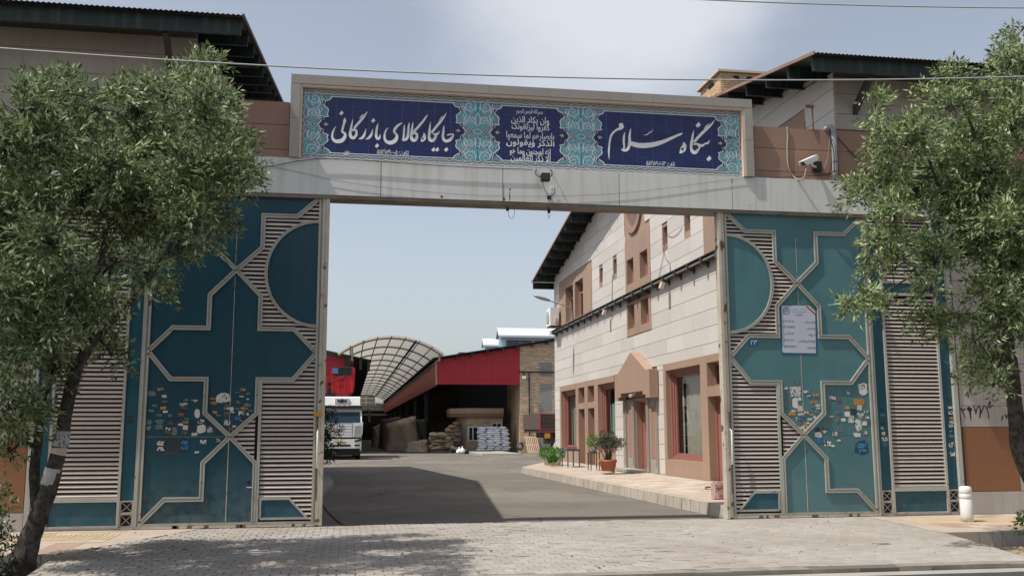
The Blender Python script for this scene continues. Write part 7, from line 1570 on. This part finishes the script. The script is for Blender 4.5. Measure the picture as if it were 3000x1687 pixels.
for s in (1, -1):
    X = lambda d: xc_ + s * d; m = MB(); m.prism([(W0 - .54, zz(1085)), (W0 + .02, zz(1055)), (W0 + .05, zz(885)), (W0 - .48, zz(910))], lambda u, v, d: (X(u), d, v), YT - .06, YT + .3); m.build('corner_panel', 'white_paint', tk)
    m = MB(); m.prism([(W0 - .46, zz(1065)), (W0 - .06, zz(1040)), (W0 - .05, zz(930)), (W0 - .42, zz(940))], lambda u, v, d: (X(u), d, v), YT - .075, YT - .061); m.build('corner_inset', 'lamp_grey', tk)
    m = MB(); m.prism([(W0 - .42, zz(1150)), (W0 - .04, zz(1140)), (W0 - .02, zz(1105)), (W0 - .42, zz(1130))], lambda u, v, d: (X(u), d, v), YT - .075, YT - .05); m.build('headlight', 'dark_glass', tk)
    m = MB(); m.prism([(W0 - .42, zz(1205)), (W0 - .12, zz(1205)), (W0 - .10, zz(1185)), (W0 - .42, zz(1185))], lambda u, v, d: (X(u), d, v), YT - .075, YT - .05); m.build('fog_lamp', 'dark_glass', tk)
    mi = thing('mirror', 'x', 'x'); bpy.data.objects.remove(mi)
    m = MB(); xa_ = X(W0 + .05); xb_ = X(W0 + .38); m.box(min(xb_ - s * .02, xb_ + s * .1), max(xb_ - s * .02, xb_ + s * .1), YT - .12, YT + .04, zz(890), zz(720)); m.tube([(X(W0 - .05), YT + .2, zz(712)), (X(W0 + .25), YT - .05, zz(715)), (xb_, YT - .05, zz(730))], .03, 6); m.build('wing_mirror', 'black_plastic', tk)
    w4 = MB(); w4.lathe((X(W0 - .22), YT + 1.25, .50), [(.2, -.16), (.48, -.16), (.53, -.10), (.53, .10), (.48, .16), (.2, .16)], 24, axis='x'); w4.build('wheel', 'rubber', tk, True)
MB().box(xL + .03, xr_ - .03, YT - .05, YT + .3, zz(1235), zz(1112)).build('bumper', 'white_paint', tk); MB().box(xL + .05, xr_ - .05, YT - .03, YT + .2, zz(1108), zz(1092)).build('bumper_gap', 'black_plastic', tk)
MB().box(xL + .55, xr_ - .65, YT - .06, YT - .051, zz(1210), zz(1185)).build('air_intake', 'black_plastic', tk); MB().box(xc_ - .26, xc_ + .26, YT - .065, YT - .052, zz(1168), zz(1142)).build('number_plate', 'plate_yellow', tk)
MB().box(xL + .05, xr_ - .05, YT + .3, YT + 9.5, .45, .95).build('chassis', 'black_plastic', tk); MB().box(xL + .1, xr_ - .1, YT + .0, YT + .06, .22, zz(1240)).build('under_bumper', 'black_plastic', tk)
for s in (1, -1):
    for yy in (6.4, 7.8): MB().lathe((xc_ + s * (W0 - .28), YT + yy, .50), [(.2, -.25), (.48, -.25), (.53, -.18), (.53, .18), (.48, .25), (.2, .25)], 24, axis='x').build('wheel', 'rubber', tk, True)
YTB = YT + 2.6; zB = lambda u, v: zT(u, v, YTB); xbr = zB(452, 300).x; xbl = xc_ - (xbr - xc_); zt_, zb_ = zB(300, 155).z, zB(300, 540).z
prof = [(xbl + .02, zb_ + .55), (xbl + .45, zb_), (xbr - .45, zb_), (xbr - .02, zb_ + .55), (xbr, zt_ - .1), (xbr - .12, zt_), (xbl + .12, zt_), (xbl, zt_ - .1)]
MB().prism(prof, lambda u, v, d: (u, d, v), YTB, YTB + 6.8).build('tipper_body', 'truck_red', tk)
zc0, zc1 = zB(300, 268).z, zB(300, 160).z; m = MB(); m.box(xbl + .1, xbr - .22, YTB - .06, YTB - .001, zc0, zc1); m.build('rolled_tarp', 'black_plastic', tk); MB().box(zB(158, 0).x, zB(236, 0).x, YTB - .075, YTB - .061, zc0 + .1, zc1 - .05).build('tarp_patch', 'print_blue', tk)
MB().tube([zB(330, 270) + Vector((0, -.1, 0)), zB(190, 330) + Vector((0, -.12, 0)), zB(110, 350) + Vector((0, -.1, 0))], .03, 6).build('tarp_tail', 'black_plastic', tk)
for (ua, ub) in ((80, 155), (240, 318)):
    lm = MB()
    for u in (ua, ub): p0, p1 = zB(u, 285), zB(u, 510); lm.box(p0.x - .035, p0.x + .035, YTB - .10, YTB - .002, p1.z, p0.z)
    for v in (292, 355, 420, 425): p0 = zB(ua, v); lm.box(zB(ua, v).x + .036, zB(ub, v).x - .036, YTB - .08, YTB - .03, p0.z - .03, p0.z + .03)
    lm.build('body_ladder', 'truck_red', tk)
for u in (30, 345, 415): p0, p1 = zB(u, 300), zB(u, 500); MB().box(p0.x - .05, p0.x + .05, YTB - .05, YTB - .002, p1.z, p0.z).build('body_rib', 'truck_red', tk)
MB().box(xbl + .05, xbr - .05, YTB - .03, YTB - .0005, zB(0, 275).z - .05, zB(0, 268).z).build('body_rail', 'truck_red', tk)
# tall goods left of the tarpaulins in the alley shade

# ------------------------------------------------------------------ street trees
def tree(label, stems, clusters, seed, leaf_mat, notes=None, n_tw=21, leaf=.102, cat='tree'):
    """stems: lists of (point, radius); clusters: (centre, radius); limbs run from the nearest stem node to each cluster, twigs fill it with pinnate leaves"""
    g = np.random.default_rng(seed); base = Vector(stems[0][0][0]); t = thing('street_tree', label, cat, base, 'ash trees on the street side of the gate')
    nodes = []
    for i, st in enumerate(stems):
        pts = smooth_path([(*p_, r) for p_, r in st], 5); m = MB(); P3 = []; R = []
        for k, q in enumerate(pts):
            j = 0.012 if i == 0 else .008; P3.append(Vector(q[:3]) + Vector((j * mnoise.noise(Vector((k * .6, i, 1))), j * mnoise.noise(Vector((k * .6, i, 9))), 0))); R.append(q[3] * (1 + .14 * mnoise.noise(Vector((k * .9, i, 3)))))
        m.tube(P3, R, 12 if i == 0 else 8); m.build('trunk' if i == 0 else 'limb', 'bark', t, True)
        nodes += [(p_, r) for p_, r in zip(P3, R) if r < .075 or i > 0]
    lv = MB(); tw = MB(); Pp, Ax, Ln = [], [], []
    for c, r in clusters:
        c = Vector(c); best = min(nodes, key=lambda n: (n[0] - c).length + (0.7 if n[0].z > c.z + .2 else 0)); a = best[0]
        mid = a.lerp(c, .5) + Vector((g.normal(0, .08), g.normal(0, .08), .10 + .05 * (c - a).length)); r0 = min(best[1] * .6, .030)
        tw.tube(smooth_path([a, mid, c], 4), [r0 * (1 - .65 * i / 8) for i in range(9)], 5)
        for k in range(int(n_tw * (r / .45) ** 1.7) + 3):
            d = g.normal(size=3); d[2] = d[2] * .9 + .25; d /= np.linalg.norm(d); tip = np.array(c) + d * r * g.uniform(.55, 1.08); root = np.array(c) - d * r * .15 + g.normal(size=3) * r * .12
            bend = (root + tip) / 2 + np.array([0, 0, .06 * r]); tw.tube([root, bend, tip], [.007, .005, .003], 4, caps=False)
            for q in range(g.integers(5, 8)):         # compound leaves along the twig
                f = .30 + .70 * q / 6; o = root + (tip - root) * f + np.array([0, 0, .06 * r * 4 * f * (1 - f)]); rd = (tip - root) / (np.linalg.norm(tip - root) + 1e-9) * .75 + g.normal(size=3) * .65 + np.array([0, 0, .18]); rd /= np.linalg.norm(rd)
                L = leaf * g.uniform(2.2, 3.0); side = np.cross(rd, g.normal(size=3)); side /= np.linalg.norm(side); droop = np.array([0, 0, -.30])
                for k2 in range(3):
                    w_ = .30 + .28 * k2; pt = o + rd * L * w_ + droop * L * w_ * w_ * .35
                    for s in (1, -1):
                        ax = side * s * .85 + rd * .62 + g.normal(size=3) * .16 + droop * .25; Pp.append(pt); Ax.append(ax / np.linalg.norm(ax)); Ln.append(leaf * g.uniform(.75, 1.15))
                pt = o + rd * L * .95 + droop * L * .3; ax = rd + droop * .4 + g.normal(size=3) * .12; Pp.append(pt); Ax.append(ax / np.linalg.norm(ax)); Ln.append(leaf * g.uniform(.9, 1.25))
    leaves(lv, g, np.array(Pp), np.array(Ax), np.array(Ln), .34)
    tw.build('twigs', 'bark', t, True, fix=False); o = lv.build('crown', leaf_mat, t, False, fix=False); print(label, 'leaflets', len(Pp))
    return t
def TP(px, py, Y): return on_y(px, py, Y)
YL = 13.4
stemsL = [[((TP(45, 1720, YL)), .26), ((TP(58, 1668, YL)), .19), ((TP(85, 1585, YL)), .135), ((TP(118, 1500, YL)), .115), ((TP(150, 1410, YL)), .100), ((TP(176, 1300, YL)), .092), ((TP(196, 1190, YL)), .085), ((TP(222, 1090, YL)), .078), ((TP(262, 1010, YL + .05)), .066)],
          [((TP(262, 1010, YL + .05)), .062), ((TP(343, 922, YL + .1)), .058), ((TP(420, 835, YL + .1)), .050), ((TP(497, 732, YL + .2)), .040), ((TP(560, 600, YL + .3)), .028), ((TP(600, 420, YL + .3)), .014)],
          [((TP(240, 1050, YL)), .055), ((TP(262, 880, YL - .1)), .046), ((TP(300, 740, YL - .2)), .040), ((TP(322, 640, YL - .3)), .034), ((TP(420, 450, YL - .2)), .022), ((TP(540, 280, YL - .1)), .010)],
          [((TP(112, 1515, YL + .02)), .07), ((TP(100, 1400, YL + .15)), .066), ((TP(115, 1260, YL + .2)), .058), ((TP(150, 1050, YL + .25)), .05), ((TP(178, 830, YL + .3)), .044), ((TP(182, 686, YL + .2)), .036), ((TP(190, 500, YL + .1)), .024), ((TP(200, 330, YL)), .010)],
          [((TP(178, 830, YL + .3)), .034), ((TP(100, 720, YL)), .03), ((TP(30, 560, YL - .2)), .022), ((TP(40, 400, YL)), .010)],
          [((TP(343, 922, YL + .1)), .022), ((TP(318, 820, YL + .4)), .018), ((TP(360, 720, YL + .6)), .010)]]
clL = [(60, 330, 75), (175, 300, 70), (95, 270, 40), (190, 250, 35), (20, 450, 100), (140, 440, 105), (270, 420, 95), (280, 320, 55), (400, 330, 90), (500, 270, 80), (590, 235, 55), (605, 190, 30), (640, 300, 55), (600, 350, 95), (490, 430, 115), (650, 430, 85), (370, 520, 110), (230, 570, 105), (80, 600, 110), (530, 560, 110), (660, 540, 85), (720, 500, 45), (620, 640, 70), (420, 650, 100), (520, 720, 70), (430, 800, 60), (460, 860, 40), (310, 640, 70), (50, 750, 100), (150, 720, 80), (200, 800, 50), (60, 880, 85), (160, 940, 70), (250, 1000, 70), (330, 1040, 40), (50, 1040, 80), (160, 1090, 65), (30, 1190, 75), (95, 1210, 50), (30, 1320, 50), (-40, 500, 110), (-60, 800, 110), (-50, 1050, 100), (560, 480, 90), (460, 580, 90), (320, 470, 85), (-20, 640, 90), (280, 940, 50), (-150, 420, 110), (-160, 620, 110), (-200, 820, 100), (-120, 960, 90), (340, 560, 100), (560, 640, 70), (300, 770, 70), (200, 900, 65), (130, 1000, 65), (330, 890, 42), (255, 860, 55), (70, 980, 70), (110, 850, 80)]
def cl3(L, Y0, spread, seed):
    g = np.random.default_rng(seed); out = []
    for u, v, r in L:
        Y = Y0 + g.uniform(-spread, spread); out.append((TP(u, v, Y), r / 210 * .95))
        if r > 75: Y2 = Y0 + g.uniform(-spread, spread); out.append((TP(u + g.uniform(-30, 30), v + g.uniform(-25, 25), Y2), r / 210 * .85))
    return out
tL = tree('leaning ash tree with a whitewashed band, in front of the left louvred screen', stemsL, cl3(clL, YL - .55, 2.0, 3), 11, 'ash_leaf')
def band(root, name, mat, u0, v0, u1, v1, r, Y=YL):
    a, b = TP(u0, v0, Y), TP(u1, v1, Y); m = MB(); m.tube(smooth_path([a, (a + b) / 2 + Vector((.004, 0, 0)), b], 4), r, 12); return m.build(name, mat, root, True)
band(tL, 'whitewash_band', 'whitewash', 143, 1421, 157, 1371, .107); band(tL, 'pasted_notice', 'print_w', 176, 1308, 184, 1262, .098); band(tL, 'pasted_notice', 'cream_trim', 170, 1330, 174, 1311, .0965)
YR = 13.0
xb = 10.05
stemsR = [[(Vector((10.12, YR, -.25)), .17), (Vector((10.05, YR, .5)), .14), (TP(2990, 1330, YR), .118), (TP(2975, 1200, YR), .11), (TP(2962, 1080, YR), .105), (TP(2945, 960, YR), .09), (TP(2925, 830, YR), .07)],
          [(TP(2925, 830, YR), .055), (TP(2870, 740, YR + .3), .042), (TP(2800, 640, YR + .4), .032), (TP(2740, 520, YR - .2), .026), (TP(2700, 380, YR - .2), .012)],
          [(TP(2925, 830, YR), .06), (TP(2920, 700, YR + .1), .05), (TP(2890, 540, YR + .2), .036), (TP(2850, 380, YR + .1), .022), (TP(2790, 250, YR), .009)],
          [(TP(2945, 960, YR), .06), (TP(3010, 800, YR), .05), (TP(3040, 600, YR), .036), (TP(3000, 380, YR), .022), (TP(2985, 190, YR), .010)],
          [(TP(2870, 740, YR + .3), .03), (TP(2760, 760, YR - .3), .022), (TP(2620, 840, YR - .4), .012), (TP(2540, 900, YR - .5), .006)]]
clR = [(2510, 590, 32), (2500, 555, 28), (2560, 560, 60), (2600, 470, 70), (2575, 390, 40), (2565, 310, 28), (2690, 400, 80), (2720, 290, 45), (2790, 320, 60), (2785, 225, 38), (2830, 430, 95), (2890, 280, 70), (2960, 200, 80), (2985, 120, 40), (2960, 380, 100), (2700, 560, 100), (2620, 640, 75), (2830, 600, 105), (2960, 580, 105), (2650, 740, 62), (2570, 790, 45), (2500, 900, 34), (2545, 895, 32), (2600, 905, 28), (2560, 720, 40), (2760, 740, 85), (2730, 850, 45), (2900, 730, 90), (2985, 760, 90), (2690, 940, 32), (2740, 955, 35), (2790, 960, 45), (2860, 1000, 60), (2960, 920, 80), (2900, 1080, 60), (2850, 1100, 32), (2910, 1130, 30), (3060, 300, 100), (3080, 520, 110), (3070, 740, 110), (3080, 950, 90), (2890, 500, 80), (2760, 480, 80), (2870, 860, 60), (2930, 650, 75), (2850, 710, 75), (2940, 860, 70), (2800, 650, 70), (2990, 680, 80), (2900, 600, 70)]
tR = tree('upright ash tree in front of the wall with the brushed number', stemsR, cl3(clR, YR, 1.1, 5), 21, 'ash_leaf_pale')

# low planting at the feet of the trees
def weed(label, pts, r, n, mat, flowers=False, seed=1):
    g = np.random.default_rng(seed); c = Vector(pts[0]); t = thing('roadside_shrub', label, 'shrub', c); m = MB(); s = MB(); f = MB()
    for i in range(n):
        a = g.uniform(0, 6.28); h = g.uniform(.25, 1.0) * r * 1.6; q = c + Vector((r * g.uniform(.1, .9) * math.cos(a), r * g.uniform(.1, .9) * math.sin(a), h)); s.tube([c + Vector((0, 0, -.05)), c.lerp(q, .5) + Vector((0, 0, .05)), q], [.008, .006, .003], 4)
        leaf_cloud(m, g, q, (.12, .12, .12), 34, .075, .4)
        if flowers and i % 7 == 0: leaf_cloud(f, g, q + Vector((.02, -.05, .03)), (.035, .035, .035), 10, .045, .9)
    s.build('stems', 'bark', t); m.build('leaves', mat, t, False, fix=False)
    if flowers: f.build('blossoms', 'white_paint', t, False, fix=False)
    return t
weed('leafy shrub with a white blossom left of the leaning tree base', [(-4.75, 13.5, -.25)], .75, 55, 'ash_leaf', True, 3); weed('dense dark shrub low beside the leaning tree base', [(-4.5, 12.9, -.25)], .5, 40, 'shrub_leaf', False, 4)
weed('small green plant on the soil heap at the right kerb', [(10.35, 13.75, -.1)], .30, 16, 'basil_leaf', False, 6)
for i, (x, y, sx, sy, sz, lab) in enumerate(((-4.75, 13.05, .22, .18, .20, 'rough grey rock at the foot of the leaning tree'), (-4.35, 13.0, .16, .14, .10, 'flat dark rock in front of the leaning tree'))):
    bm_ = bmesh.new(); bmesh.ops.create_icosphere(bm_, subdivisions=2, radius=1); m = MB(); bm_.verts.index_update(); m.add([(x + v.co.x * sx * (1 + .3 * mnoise.noise(v.co * 1.7 + Vector((i, 0, 0)))), y + v.co.y * sy, -.2 + sz * .5 + v.co.z * sz * (1 + .3 * mnoise.noise(v.co * 2.1)))for v in bm_.verts], [tuple(v.index for v in f.verts) for f in bm_.faces]); bm_.free(); tag(m.build('rock', 'grey_plaster', None), lab, 'rock')
# grit and scraps on the paving
grit = MB(); gg = np.random.default_rng(14)
for i in range(260):
    X, Y = gg.uniform(-3.4, 9), gg.uniform(11.3, 17.2); r = gg.choice([.006, .008, .012, .018]); grit.lathe((X, Y, 0.0), [(r * .6, -.004), (r, .2 * r), (r * .5, r * .8), (r * .1, r)], 5)
stuff(grit.build('grit', 'concrete', None))
# fallen leaves
g = np.random.default_rng(9); m = MB(); pp = np.column_stack([g.uniform(-3.6, 3.5, 60), g.uniform(11.4, 17, 60), np.full(60, .006)]); ax = g.normal(size=(60, 3)); ax[:, 2] *= .1; ax /= np.linalg.norm(ax, axis=1)[:, None]; leaves(m, g, pp, ax, g.uniform(.04, .09, 60), .4); stuff(m.build('fallen_leaves', 'dry_leaf', None, False, fix=False))
